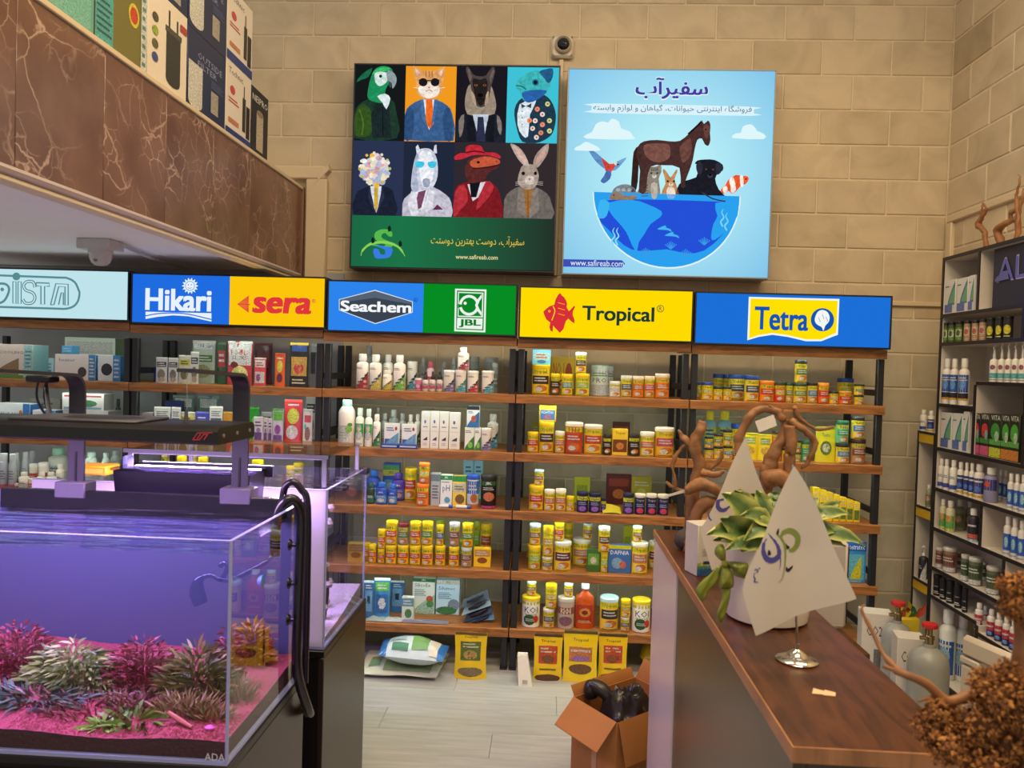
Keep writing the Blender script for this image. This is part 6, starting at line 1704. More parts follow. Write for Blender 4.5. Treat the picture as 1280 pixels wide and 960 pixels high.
# small things lying on the third shelf and second shelf
for i, (x0, x1, y) in enumerate([(549, 566, 634), (570, 589, 635)]):
    pa, pb = at(x0, y - 3, Y=RF + 0.02), at(x1, y - 3, Y=RF + 0.02)
    zz = SZ[2] + 0.0085
    t = thing('small_tube', ((pa.x + pb.x) / 2, RF + 0.02, SZ[2]), ['white tube lying before the test kit carton', 'white tube lying before the yellow-green carton'][i], 'tube', 'white tubes lying on the third shelf')
    q = MB(); q.tube([(pa.x, RF + 0.015, zz), (pb.x - 0.02, RF + 0.015, zz)], 0.008, P('#dfe2e4'), 10); q.build('body', t)
    q = MB(); q.tube([(pb.x - 0.0198, RF + 0.015, zz), (pb.x, RF + 0.015, zz)], 0.008, P('#2a55b8'), 10); q.build('cap', t)
for i, (x0, x1) in enumerate([(477, 498), (499, 522)]):
    pa, pb = at(x0, 552, Y=RF + 0.02), at(x1, 552, Y=RF + 0.02)
    t = thing('blue_packet', ((pa.x + pb.x) / 2, RF + 0.02, SZ[1]), ['flat blue packet before the jugward blister pack', 'flat blue packet before the cartonward blister pack'][i].replace('jugward', 'left').replace('cartonward', 'right'), 'packet', 'blue packets on the second shelf')
    q = MB(); q.box(pa.x, pb.x, RF + 0.006, RF + 0.04, SZ[1] + 0.0005, SZ[1] + 0.022, P('#2c4aa0'), bev=0.002); q.build('carton', t)
    q = MB(); q.box(pa.x + 0.006, pb.x - 0.006, RF + 0.0054, RF + 0.006, SZ[1] + 0.008, SZ[1] + 0.014, P('#cfd8ea')); q.build('printed_label', t)
pa = at(762, 641, Y=RF + 0.04)
t = thing('flat_packet', (pa.x, RF + 0.03, SZ[2]), 'yellow-green packet lying flat between the navy cans', 'packet')
q = MB(); q.grid(lambda u, v: (pa.x - 0.035 + 0.09 * u, RF + 0.02 + 0.07 * v, SZ[2] + 0.002 + 0.035 * v * (1 - 0.4 * u) + 0.006 * math.sin(math.pi * u)), 6, 4, P('#c8b82a'))
q.grid(lambda u, v: (pa.x + 0.055 - 0.09 * u, RF + 0.02 + 0.07 * v, SZ[2] + 0.0006), 2, 2, P('#c8b82a')); q.build('foil', t)

# ================================================================== WHITE WALL UNIT ON THE RIGHT
XF = 1.88
UB = WX - 0.001
UWH = M('#c9bfb0', rough=0.55, var=0.03)
UBK = M('#1c1720', rough=0.4)
ZR4, ZR5, ZR6 = zoomer(1130, 300, 5.333), zoomer(1130, 470, 5.333), zoomer(1130, 600, 4.8)
unit = thing('wall_shelf_unit', (XF + 0.1, 3.3, 0), 'white open shelf unit with black edges on right wall', 'shelf')
UY1 = at(1178.7, 322.5, X=XF).y
UY0 = 2.75


def zx(px, py):
    return at(px, py, X=XF).z


def yx(px, z):
    return y_on2(px, XF, z)


def y_on2(px, X, z):
    lo, hi = 0.5, 8.0
    for _ in range(50):
        m = (lo + hi) / 2
        v = Vector((X, m, z)) - CAM
        x = 640 + F_PX * v.dot(_right) / v.dot(_fwd)
        if x > px:
            lo = m
        else:
            hi = m
    return (lo + hi) / 2


UZ = {'top': zx(*ZR4(260, 120)), 'a': zx(*ZR4(245, 497)), 'b': zx(*ZR4(240, 685)), 'c': zx(*ZR5(220, 180)), 'd': zx(*ZR5(210, 470)), 'e': zx(*ZR5(205, 740)), 'f': zx(*ZR6(175, 280)), 'g': zx(*ZR6(165, 515)), 'h': zx(*ZR6(160, 685)), 'bot': 0.08}
UT = 0.016


def ubar(name, y0, y1, z0, z1, parent=unit, vertical=False):
    q = MB(); q.box(XF + 0.004, UB - 0.008, y0, y1, z0, z1, UWH)
    o = q.build(name, parent)
    q = MB(); q.box(XF - 0.001, XF + 0.004, y0, y1, z0, z1, UBK); q.build('edging', o)
    return o


q = MB(); q.box(UB - 0.008, UB, UY0, UY1, 0.02, UZ['top'], UWH); q.build('back_panel', unit)
ubar('side_panel', UY1 - UT, UY1, 0.0, UZ['top'])
ubar('side_panel', UY0, UY0 + UT, 0.0, UZ['top'])
yd = yx(ZR5(455, 300)[0], 1.3)
for k in ('top', 'a', 'b', 'd', 'e', 'f', 'g', 'bot'):
    ubar('shelf_board', UY0 + UT, UY1 - UT, UZ[k] - UT, UZ[k])
ubar('shelf_board', yd, UY1 - UT, UZ['c'] - UT, UZ['c'])
zc2 = zx(*ZR5(470, 35))
ubar('shelf_board', UY0 + UT, yd - UT, zc2 - UT, zc2)
yh = yx(ZR6(430, 820)[0], UZ['h'])
ubar('shelf_board', yh, UY1 - UT, UZ['h'] - UT, UZ['h'])
zl2 = zx(*ZR6(470, 930))
ubar('shelf_board', UY0 + UT, yh - UT, zl2 - UT, zl2)


def udiv(px, k0, k1):
    y = yx(px, (k0 + k1) / 2)
    ubar('divider', y - UT, y, k0, k1 - UT)
    return y


y_t = udiv(ZR4(488, 200)[0], UZ['a'], UZ['top'])
udiv(ZR4(785, 500)[0], UZ['b'], UZ['a'])
ubar('divider', yd - UT, yd, UZ['d'], zc2 - UT); ubar('divider', yd - 0.0001, yd + UT, zc2, zc2 + 0.001)
udiv(ZR5(790, 300)[0], UZ['d'], zc2)
udiv(ZR6(452, 250)[0], UZ['f'], UZ['e'])
udiv(ZR6(585, 600)[0], UZ['g'], UZ['f'])
ubar('divider', yh - UT, yh, UZ['bot'], UZ['h'] - UT)
# navy logo panel
ys = yx(ZR4(552, 200)[0], 2.0)
q = MB(); q.box(XF + 0.03, XF + 0.05, UY0 + UT, ys, UZ['a'] + 0.001, UZ['top'] - UT - 0.001, M('#1e2238', rough=0.4)); lp = q.build('logo_panel', unit)


def xtext(mb, s_, y0, y1, z0, z1, X, mat, bold=0.03):
    vs, fs = text2d(s_, bold, 0.0, 4)
    mb.mesh([(X, y0 + (y1 - y0) * u, z0 + (z1 - z0) * v) for u, v in vs], fs, mat)


p_a, p_b = at(*ZR4(632, 275), X=XF + 0.03), at(*ZR4(800, 245), X=XF + 0.03)
zt_ = at(*ZR4(700, 120), X=XF + 0.03).z
q = MB(); xtext(q, 'AL', p_a.y + 0.014, p_b.y - 0.022, p_a.z - 0.006, zt_ + 0.006, XF + 0.0285, M('#b8aad8', rough=0.4), 0.0)
xtext(q, 'AL', p_a.y + 0.008, p_b.y - 0.016, p_a.z, zt_, XF + 0.0265, M('#5c60b4', rough=0.4), 0.0)
q.build('raised_lettering', lp)
sw = [at(*ZR4(x, y), X=XF + 0.028) for x, y in ((612, 280), (625, 250), (655, 225), (690, 205), (700, 260), (660, 270))]
q = MB(); q.prism([tuple(p) for p in sw], (-0.006, 0, 0), M('#5a5e9a', rough=0.4)); q.build('raised_swoosh', lp)

# narrow unit in the corner
cu = thing('wall_shelf_unit', (XF + 0.1, 4.0, 0), 'narrow white corner unit with yellow strips on its edges', 'shelf')
CY0, CY1 = UY1 + 0.001, y_on2(1147, XF, 1.2)
cz = [zx(*ZR5(150, 372)), zx(*ZR5(140, 875)), zx(*ZR6(115, 610)), 0.06]
q = MB(); q.box(UB - 0.008, UB, CY0, CY1, 0.02, cz[0], UWH); q.build('back_panel', cu)
for (u, v) in ((CY0, CY0 + 0.012), (CY1 - 0.012, CY1)):
    ubar('side_panel', u, v, 0, cz[0], cu)
YEL = M('#d8ae1c', rough=0.45)
for z in cz:
    o = ubar('shelf_board', CY0 + 0.012, CY1 - 0.012, z - 0.012, z, cu)
    if z > 0.1:
        q = MB(); q.box(XF + 0.001, XF + 0.006, CY0 + 0.0125, CY1 - 0.0125, z - 0.056, z - 0.0125, YEL); q.build('yellow_strip', cu)

# styles of the goods on it
ST.update({
    'Usw': dict(b='#d6d3cc', d=[('w', -0.4, 0.9, 0.25, 0.95, '#3f7a86'), ('w', -0.1, 0.9, 0.3, 0.8, '#6aa07a'), ('r', -0.9, 0.5, 0.03, 0.27, '#5a6aa8'), ('l', -0.9, -0.2, 0.78, 0.84, 1, '#4a4a5a')], ph='white carton with teal sail'),
    'Ujg': dict(b='#4a5a34', l='#1c1a1c', d=[('r', -1, 1, 0.12, 0.8, '#5f8a3a'), ('r', -0.8, 0.8, 0.3, 0.7, '#c8c09a'), ('d', 0, 0.5, 0.4, 0.18, '#3a5a2a')], ph='little green jar with black lid'),
    'Ujp': dict(b='#a88a6a', l='#221d1c', d=[('r', -1, 1, 0.12, 0.8, '#c9a98a'), ('d', 0, 0.55, 0.5, 0.16, '#a8504a'), ('l', -0.7, 0.7, 0.16, 0.34, 2, '#8a4a3a')], ph='little beige jar with dark lid'),
    'Ujy': dict(b='#2a2420', l='#161416', d=[('r', -1, 1, 0.1, 0.82, '#2a241f'), ('d', 0, 0.48, 0.7, 0.24, '#e0b42a'), ('l', -0.6, 0.6, 0.1, 0.2, 1, '#e0c87a')], ph='little black and yellow jar'),
    'Ubw': dict(b='#e2ddd2', l='#e8e4da', d=[('r', -1, 1, 0.38, 0.92, '#2a52a0'), ('d', 0, 0.62, 0.5, 0.16, '#5a86c8'), ('r', -1, 1, 0.2, 0.36, '#20232c'), ('r', -1, 1, 0.14, 0.2, '#d88a2a'), ('l', -0.8, 0.8, 0.72, 0.86, 2, '#e6e4e0')], ph='white bottle with blue and black label'),
    'Usp': dict(b='#e0dcd0', l='#c9c6c0', d=[('d', 0, 0.7, 0.5, 0.12, '#8a4a5a'), ('r', -1, 1, 0.18, 0.42, '#5aa0a0'), ('l', -0.7, 0.7, 0.06, 0.14, 1, '#6a7a8a')], ph='white spray bottle with teal band'),
    'Ufr': dict(b='#1e1c20', d=[('t', 'VITA', -0.8, 0.8, 0.86, 0.97, '#dfe0d8'), ('d', 0, 0.6, 0.75, 0.17, '#c8383a'), ('r', -1, 1, 0.3, 0.42, '#3f7a3a'), ('r', -1, 1, 0.02, 0.24, '#c8507a'), ('d', 0.4, 0.5, 0.35, 0.12, '#7aa0a0')], ph='black carton with red plant'),
    'Ufg': dict(b='#1f2a1f', d=[('t', 'VITA', -0.8, 0.8, 0.86, 0.97, '#dfe0d8'), ('d', 0, 0.6, 0.8, 0.2, '#3f8a34'), ('r', -1, 1, 0.3, 0.42, '#5a9a4a'), ('r', -1, 1, 0.02, 0.24, '#b8c23a'), ('d', 0.3, 0.5, 0.4, 0.12, '#9ac0a0')], ph='black carton with green plant'),
    'Ufo': dict(b='#1f2a1f', d=[('t', 'VITA', -0.8, 0.8, 0.86, 0.97, '#dfe0d8'), ('d', 0, 0.6, 0.8, 0.2, '#4aa03a'), ('r', -1, 1, 0.3, 0.42, '#5a9a4a'), ('r', -1, 1, 0.02, 0.24, '#d8783a'), ('d', 0.3, 0.5, 0.4, 0.12, '#a8d0a8')], ph='black carton with orange foot'),
    'Uw1': dict(b='#e2dccf', l='#eae6dc', d=[('r', -1, 1, 0.1, 0.3, '#3a4a98'), ('l', -0.6, 0.6, 0.55, 0.7, 2, '#6a70a0')], ph='white bottle with navy foot'),
    'Uw2': dict(b='#dcd6ca', l='#e6e2d8', d=[('r', -1, 1, 0.22, 0.85, '#2a2f72'), ('r', -1, 1, 0.06, 0.16, '#d89a3a'), ('l', -0.8, 0.8, 0.65, 0.8, 1, '#dfe0ea'), ('d', 0, 0.4, 0.6, 0.12, '#4a6ab0')], ph='white bottle with navy label'),
    'Uw3': dict(b='#8a86a8', l='#e6e2d8', d=[('r', -1, 1, 0.5, 0.95, '#3a3a78'), ('d', -0.2, 0.75, 0.4, 0.12, '#c84a3a')], ph='large violet bottle with white cap'),
    'Uw4': dict(b='#d8d4cc', l='#e8e4da', d=[('r', -1, 1, 0.2, 0.8, '#2f5ab0'), ('d', 0, 0.5, 0.4, 0.2, '#8ab0e0'), ('l', -0.7, 0.7, 0.05, 0.14, 1, '#8a90b0')], ph='white bottle with bright blue label'),
    'Ugl': dict(b='#c9c09a', l='#e6e0d2', d=[('r', -1, 1, 0.15, 0.75, '#5a9a4a'), ('d', 0, 0.6, 0.6, 0.16, '#d88a4a'), ('r', -1, 1, 0.04, 0.12, '#d8c83a')], ph='bottle with green and orange label'),
    'Ugd': dict(b='#8a8a72', l='#c9c6bc', d=[('r', -1, 1, 0.15, 0.8, '#5f6a44'), ('d', 0, 0.55, 0.6, 0.16, '#b88a6a')], ph='olive bottle with grey cap'),
    'Ured': dict(b='#2a2630', l='#e6e2da', d=[('r', -1, 1, 0.12, 0.32, '#d85a4a'), ('r', -1, 1, 0.0, 0.1, '#8ab0d0'), ('l', -0.7, 0.7, 0.6, 0.78, 1, '#e2dfe2')], ph='dark bottle with red and blue foot'),
    'Ubrn': dict(b='#8a6a58', l='#c2bdb4', d=[('r', -1, 1, 0.3, 0.85, '#6a4238'), ('r', -1, 1, 0.04, 0.24, '#d8d2c4'), ('l', -0.7, 0.7, 0.5, 0.75, 2, '#cdb8a8')], ph='brown jar with grey lid'),
    'Ubrg': dict(b='#5f6a50', l='#bdb8ae', d=[('r', -1, 1, 0.3, 0.85, '#3f4f38'), ('r', -1, 1, 0.04, 0.24, '#d8d2c4'), ('l', -0.7, 0.7, 0.5, 0.75, 2, '#b8c0a8')], ph='dark green jar with grey lid'),
    'Ublk': dict(b='#1d1d22', l='#1b1b1f', d=[('l', -0.7, 0.7, 0.12, 0.3, 2, '#c8c8c8'), ('l', -0.5, 0.5, 0.5, 0.6, 1, '#8a8a90')], ph='black jar with white small print'),
    'Ugls': dict(b='#8f9290', l='#9fa2a0', d=[], ph='grey jar'),
    'Ubig': dict(b='#dcdcd8', l='#e8e6e0', d=[('r', -1, 1, 0.12, 0.8, '#2f5aa8'), ('d', 0, 0.5, 0.6, 0.16, '#86a8d8'), ('l', -0.7, 0.7, 0.65, 0.76, 1, '#e2e6f0')], ph='big white bottle with blue label'),
    'Urb': dict(b='#d8d2ca', l='#e8e4da', d=[('r', -1, 1, 0.38, 0.82, '#b83a48'), ('r', -1, 1, 0.06, 0.38, '#2a2f66'), ('l', -0.7, 0.7, 0.5, 0.7, 1, '#f0e4e2'), ('d', 0, 0.24, 0.5, 0.1, '#6a8ac0')], ph='white-capped bottle with red and navy label'),
    'Upmp': dict(b='#26262a', l='#dedad2', d=[('w', -0.2, 1.0, 0.0, 0.9, '#cfd0cc'), ('l', -0.7, 0.1, 0.5, 0.7, 2, '#a8a8a8')], ph='black and white pump bottle'),
})


def urow(zm, k, rows, where, group, dpt=0.055):
    items = []
    for r in rows:
        kind, stl, x0, x1, yt = r[:5]
        a0, a1 = zm(x0, yt), zm(x1, yt)
        wx = (a1[0] - a0[0]) / F_PX * 3.5
        X = XF + (r[5] if len(r) > 5 else (0.008 if kind == 'box' else wx / 2 + 0.006))
        c = at((a0[0] + a1[0]) / 2, a0[1], X=X)
        w = (a1[0] - a0[0]) / F_PX * c.y
        if kind == 'box':
            w *= 1.75
        z0 = k
        if 'corner' not in where:
            c.y = min(c.y, UY1 - UT - w / 2 - 0.001)
        items.append(dict(kind=kind, s=stl, ph=ST[stl]['ph'], px=a0[0], c=c, w=w, h=c.z - z0, z=z0, X=X))
    describe(items, where)
    for d in items:
        n, ct = NAMES[d['kind']]
        goods(d['kind'], n, ct, (d['X'], d['c'].y, d['z'] + 0.0004), d['w'], d['h'], ST[d['s']], d['label'], group, -math.pi / 2 if d['kind'] == 'box' else -0.9, 0.05)


urow(ZR4, UZ['a'], [('box', 'Usw', 270, 345, 268), ('box', 'Usw', 355, 430, 253), ('box', 'Usw', 434, 472, 236)], 'top left cubby of wall unit', 'cartons in the top cubby', 0.05)
urow(ZR4, UZ['b'], [('jar', 'Ujg', 265, 292, 552), ('jar', 'Ujg', 302, 342, 548), ('jar', 'Ujg', 350, 396, 543), ('jar', 'Ujp', 405, 446, 540), ('jar', 'Ujp', 458, 500, 537), ('jar', 'Ujp', 507, 550, 530), ('jar', 'Ujy', 558, 606, 520), ('jar', 'Ujy', 618, 662, 515), ('jar', 'Ujy', 672, 728, 508)], 'second row of wall unit', 'jars in the second row')
urow(ZR4, UZ['c'], [('bottle', 'Ubw', 256, 312, 792), ('bottle', 'Ubw', 316, 368, 792), ('bottle', 'Ubw', 376, 440, 790)], 'third row of wall unit', 'bottles in the third row', 0.06)
urow(ZR4, zc2, [('spray', 'Usp', 582, 634, 692), ('spray', 'Usp', 636, 680, 690), ('spray', 'Usp', 682, 726, 688), ('spray', 'Usp', 728, 772, 686), ('spray', 'Usp', 775, 820, 684)], 'third row of wall unit', 'spray bottles in the third row')
urow(ZR5, UZ['d'], [('box', 'Usw', 246, 322, 245), ('box', 'Usw', 326, 392, 250), ('box', 'Usw', 398, 436, 238)], 'fourth row of wall unit', 'cartons in the fourth row', 0.05)
urow(ZR5, UZ['d'], [('box', 'Ufr', 466, 512, 248), ('box', 'Ufr', 516, 572, 250), ('box', 'Ufg', 578, 650, 255), ('box', 'Ufo', 656, 708, 258), ('box', 'Ufo', 712, 772, 260)], 'fourth row of wall unit', 'plant food cartons in the fourth row', 0.04)
urow(ZR5, UZ['e'], [('bottle', 'Uw1', 224, 266, 550), ('bottle', 'Uw1', 268, 308, 555), ('bottle', 'Uw1', 312, 360, 562), ('bottle', 'Uw2', 362, 404, 575), ('bottle', 'Uw2', 406, 438, 578), ('bottle', 'Uw2', 440, 474, 582), ('bottle', 'Uw2', 476, 540, 588), ('bottle', 'Uw3', 545, 628, 612), ('bottle', 'Uw4', 634, 668, 625, 0.12), ('bottle', 'Uw4', 668, 696, 630, 0.12), ('bottle', 'Uw4', 698, 738, 650), ('bottle', 'Uw4', 740, 778, 655), ('bottle', 'Uw4', 780, 830, 660)], 'fifth row of wall unit', 'bottles in the fifth row')
urow(ZR6, UZ['f'], [('bottle', 'Ugl', 220, 256, 115), ('bottle', 'Ugl', 258, 308, 125), ('bottle', 'Ugd', 314, 366, 120, 0.09), ('bottle', 'Ugd', 378, 412, 128, 0.13), ('bottle', 'Ured', 392, 450, 172), ('bottle', 'Uw4', 606, 648, 218), ('bottle', 'Uw4', 650, 690, 230), ('bottle', 'Uw4', 692, 735, 245)], 'sixth row of wall unit', 'bottles in the sixth row')
urow(ZR6, UZ['g'], [('jar', 'Ubrn', 195, 238, 405), ('jar', 'Ubrn', 242, 318, 405), ('jar', 'Ubrn', 324, 352, 425, 0.12), ('jar', 'Ubrg', 348, 394, 448), ('jar', 'Ubrg', 396, 470, 465), ('jar', 'Ubrg', 474, 500, 495, 0.12), ('jar', 'Ubrg', 502, 578, 520)], 'seventh row of wall unit', 'jars in the seventh row')
urow(ZR6, UZ['h'], [('jar', 'Ublk', 172, 216, 565), ('jar', 'Ublk', 220, 256, 590), ('jar', 'Ublk', 260, 302, 605), ('jar', 'Ublk', 308, 350, 625), ('jar', 'Ublk', 354, 385, 650)], 'eighth row of wall unit', 'black jars in the eighth row', 0.05)
urow(ZR6, UZ['bot'] + 0.0, [('bottle', 'Ubig', 225, 315, 775), ('bottle', 'Ubig', 322, 394, 805, 0.1)], 'lowest row of wall unit', 'big bottles in the lowest row', 0.06)
urow(ZR6, zl2, [('bottle', 'Urb', 432, 478, 738), ('bottle', 'Urb', 474, 508, 755, 0.09), ('bottle', 'Urb', 505, 550, 778), ('bottle', 'Urb', 552, 596, 798), ('bottle', 'Urb', 598, 640, 818), ('bottle', 'Urb', 642, 690, 838), ('bottle', 'Urb', 692, 740, 862)], 'red-labelled row of wall unit', 'bottles in the red-labelled row', 0.04)
urow(ZR5, cz[0], [('bottle', 'Uw1', 112, 154, 225), ('bottle', 'Uw2', 162, 206, 232)], 'top of the narrow corner unit', 'bottles on the corner unit', 0.06)
urow(ZR5, cz[1], [('bottle', 'Ugd', 150, 190, 725)], 'inside the narrow corner unit', 'bottles in the corner unit', 0.06)
urow(ZR6, cz[2], [('pump', 'Upmp', 96, 146, 395)], 'inside the narrow corner unit', 'bottles in the corner unit', 0.05)

# ================================================================== CARTONS ON THE MEZZANINE
MX = BX - 0.02
MZ = BZ1 + 0.0205
ST.update({
    'Mtl': dict(b='#5f9a8a', side='#2f5a52', d=[('r', -0.9, 0.9, 0.05, 0.9, '#6fa898'), ('d', 0.1, 0.45, 0.7, 0.25, '#86b8a4'), ('r', -1, 1, 0.0, 0.03, '#24423c')], ph='large teal tank carton'),
    'Mgr': dict(b='#6f6a34', side='#3a3a20', d=[('r', -1, -0.35, 0.05, 1, '#4f9a94'), ('l', -0.95, -0.4, 0.1, 0.45, 6, '#2f5a5a'), ('d', 0.45, 0.52, 0.22, 0.12, '#d8b83a'), ('d', 0.45, 0.52, 0.16, 0.085, '#b8402a'), ('r', 0.75, 1, 0, 1, '#b8c2b8'), ('l', 0.8, 0.95, 0.06, 0.9, 9, '#5a7a72')], ph='green and teal carton with round badge'),
    'Mwf': dict(b='#d8ccb8', side='#22305a', d=[('r', -0.1, 0.65, 0.16, 0.7, '#34342f'), ('d', 0.27, 0.16, 0.37, 0.07, '#34342f'), ('r', -0.15, 0.7, 0.66, 0.72, '#4a4a42'), ('r', 0.0, 0.08, 0.72, 0.9, '#3a3a36'), ('r', 0.42, 0.5, 0.72, 0.86, '#3a3a36'), ('d', -0.65, 0.7, 0.15, 0.05, '#4a4a3a'), ('d', -0.65, 0.56, 0.15, 0.05, '#8aa03a'), ('d', -0.65, 0.42, 0.15, 0.05, '#5a5a3a'), ('d', -0.65, 0.28, 0.15, 0.05, '#3a4a7a'), ('r', 0.6, 0.95, 0.78, 0.86, '#a8403a'), ('r', -1, 1, 0, 0.02, '#3a4a8a')], ph='white carton with black canister filter'),
    'Mbl': dict(b='#262f4e', side='#1a2038', d=[('t', 'OUTSIDE', -0.5, 0.8, 0.7, 0.78, '#8a94b0'), ('t', 'FILTER', -0.5, 0.5, 0.6, 0.67, '#8a94b0'), ('r', -0.95, -0.25, 0.12, 0.6, '#c8c2b2'), ('d', -0.6, 0.12, 0.35, 0.08, '#c8c2b2'), ('r', 0.2, 0.6, 0.14, 0.42, '#9a9488'), ('l', 0.2, 0.85, 0.45, 0.56, 4, '#5a6488')], ph='navy carton with pale filter picture'),
    'Mtc': dict(b='#dcd2c2', side='#2a3462', d=[('t', 'Technic', -0.8, 0.3, 0.84, 0.92, '#1f1f22'), ('d', -0.5, 0.64, 0.2, 0.06, '#c8484a'), ('l', -0.8, 0.0, 0.46, 0.54, 2, '#b8484a'), ('r', 0.3, 0.55, 0.2, 0.66, '#33332f'), ('r', 0.6, 0.9, 0.14, 0.58, '#22222a'), ('r', 0.38, 0.44, 0.66, 0.82, '#33332f'), ('r', -0.8, 0.0, 0.2, 0.26, '#d87a5a'), ('r', -1, 1, 0, 0.12, '#2a3a7a')], ph='white carton with twin black filters'),
    'Mne': dict(b='#22232a', side='#15161c', d=[('t', 'NEIPRO', -0.9, 0.9, 0.8, 0.9, '#dfdcd4'), ('r', -0.4, 0.4, 0.1, 0.66, '#b8a890'), ('d', 0, 0.66, 0.4, 0.05, '#8a7a68')], ph='black carton with pale lettering'),
})


def mez(stl, p0, p1, ztop_px, label, z0=MZ, dep=0.26):
    y0, y1 = y_on(p0, MX, MZ), y_on(p1, MX, MZ)
    top = at(*ztop_px, X=MX).z if isinstance(ztop_px, tuple) else z0 + ztop_px
    goods('box', 'filter_carton', 'box', (MX, (y0 + y1) / 2, z0), (y1 - y0) - 0.003, top - z0, ST[stl], label, 'cartons on the mezzanine', math.pi / 2, dep)
    return top + 0.0006


mez('Mtl', 20, 117.5, 0.36, 'large teal tank carton nearest on the mezzanine edge')
mez('Mgr', 118, 182.5, 0.33, 'green and teal carton with round yellow badge on mezzanine')
zt = mez('Mwf', 183, 232.5, (232, 21), 'white carton with black canister filter on mezzanine')
mez('Mbl', 183, 232.5, 0.12, 'dark carton on top of white canister filter carton', zt)
zt = mez('Mbl', 233, 280.5, (280, 72), 'lower navy carton with pale filter picture on mezzanine')
mez('Mbl', 233, 280.5, zt - MZ - 0.01, 'upper navy carton stacked on another navy carton', zt)
zt = mez('Mtc', 281, 312.5, (297, 84), 'lower white carton with twin black filters on mezzanine')
mez('Mtc', 281, 312.5, (297, -8), 'upper white carton with twin black filters on mezzanine', zt)
mez('Mne', 313, 334, (324, 114), 'black carton with pale lettering at the mezzanine end')

# ================================================================== SECURITY CAMERAS
WHP = M('#c8bda8', rough=0.4)
c = at(703, 61, Y=WY)
t = thing('wall_camera', (c.x, WY, c.z), 'beige square wall camera with dark lens between the posters', 'camera')
q = MB(); q.box(c.x - 0.062, c.x + 0.062, WY - 0.035, WY - 0.003, c.z - 0.06, c.z + 0.06, WHP, bev=0.012); q.build('housing', t)
xf = Matrix.Translation((c.x + 0.004, WY - 0.034, c.z + 0.004)) @ Matrix.Rotation(math.radians(90), 4, 'X')
q = MB(); q.lathe([(0.046, 0), (0.046, 0.02), (0.038, 0.028), (0.036, 0.022), (0, 0.022)], M('#a89c88', rough=0.35), 24, xf=xf); ring = q.build('lens_ring', t)
q = MB(); q.lathe([(0.035, 0.018), (0.03, 0.030), (0.018, 0.038), (0, 0.041)], M('#141416', rough=0.08), 24, xf=xf); q.build('lens', t)
for sx in (-1, 1):
    for sz_ in (-1, 1):
        q = MB(); q.lathe([(0.006, 0.0), (0.006, 0.003), (0, 0.003)], M('#6a6255', rough=0.4), 8, xf=Matrix.Translation((c.x + sx * 0.05, WY - 0.034, c.z + sz_ * 0.048)) @ Matrix.Rotation(math.radians(90), 4, 'X')); q.build('screw', t)
# dome camera under the mezzanine
zc = 1.99
c = at(125, 300, Z=zc)
t = thing('dome_camera', (c.x, c.y, zc), 'white dome camera with square base under the mezzanine', 'camera')
DW = M('#b9b6b2', rough=0.4)
q = MB(); q.box(c.x - 0.07, c.x + 0.075, c.y - 0.06, c.y + 0.06, zc - 0.045, zc - 0.0005, DW, bev=0.004); q.build('base', t)
q = MB(); q.lathe([(0, -0.05), (0.022, -0.046), (0.036, -0.035), (0.043, -0.018), (0.045, 0), (0.05, 0.004), (0.05, 0.02)], DW, 24, c=(c.x + 0.01, c.y - 0.01, zc - 0.064)); q.build('dome', t)
q = MB(); q.lathe([(0, -0.012), (0.008, -0.010), (0.012, 0.0), (0.0, 0.0)], M('#77767a', rough=0.2), 12, c=(c.x + 0.01, c.y - 0.043, zc - 0.088)); q.build('lens', t)
e = at(235, 333, Z=zc)
q = MB(); q.tube([(c.x + 0.074, c.y + 0.02, zc - 0.012), (c.x + (e.x - c.x) * 0.5, (c.y + e.y) / 2 + 0.02, zc - 0.012), (e.x, min(e.y, WY - 0.05), zc - 0.012)], 0.009, DW, 8); tag(q.build('cable_conduit'), 'thin white conduit running from dome camera to the wall', 'conduit')
# driftwood on the wall unit
BARK = M('#8a5a32', rough=0.6, var=0.6, scale=24, bump=0.6)


def wood(name, paths, label, mat=BARK, cat='driftwood', seg=8, group=None, jit=0.0015, tags=()):
    root = sum((Vector(p[0][0]) for p in paths), Vector()) / len(paths)
    base = min((Vector(q_[0]) for p in paths for q_ in p), key=lambda v: v.z)
    t = thing(name, base, label, cat, group)
    for i, p in enumerate(paths):
        pts = catmull([q_[0] for q_ in p], 5, False)
        rr = [q_[1] for q_ in p]
        n = len(pts)
        rad = []
        for k in range(n):
            u = k / (n - 1) * (len(rr) - 1)
            a_ = int(min(u, len(rr) - 2))
            rad.append((rr[a_] + (rr[a_ + 1] - rr[a_]) * (u - a_)) * RND.uniform(0.97, 1.03) * 0.72)
        pts = [v + Vector((RND.uniform(-jit, jit), RND.uniform(-jit, jit), RND.uniform(-jit, jit))) for v in pts]
        q = MB(); q.tube(pts, rad, mat, 12)
        q.v = [tuple(Vector(v) + Vector((noise.noise(Vector(v) * 45), noise.noise(Vector(v) * 45 + Vector((9, 0, 0))), noise.noise(Vector(v) * 28 + Vector((0, 7, 0))))) * 0.007) for v in q.v]
        q.build('trunk' if i == 0 else 'branch', t, angle=180)
    return t


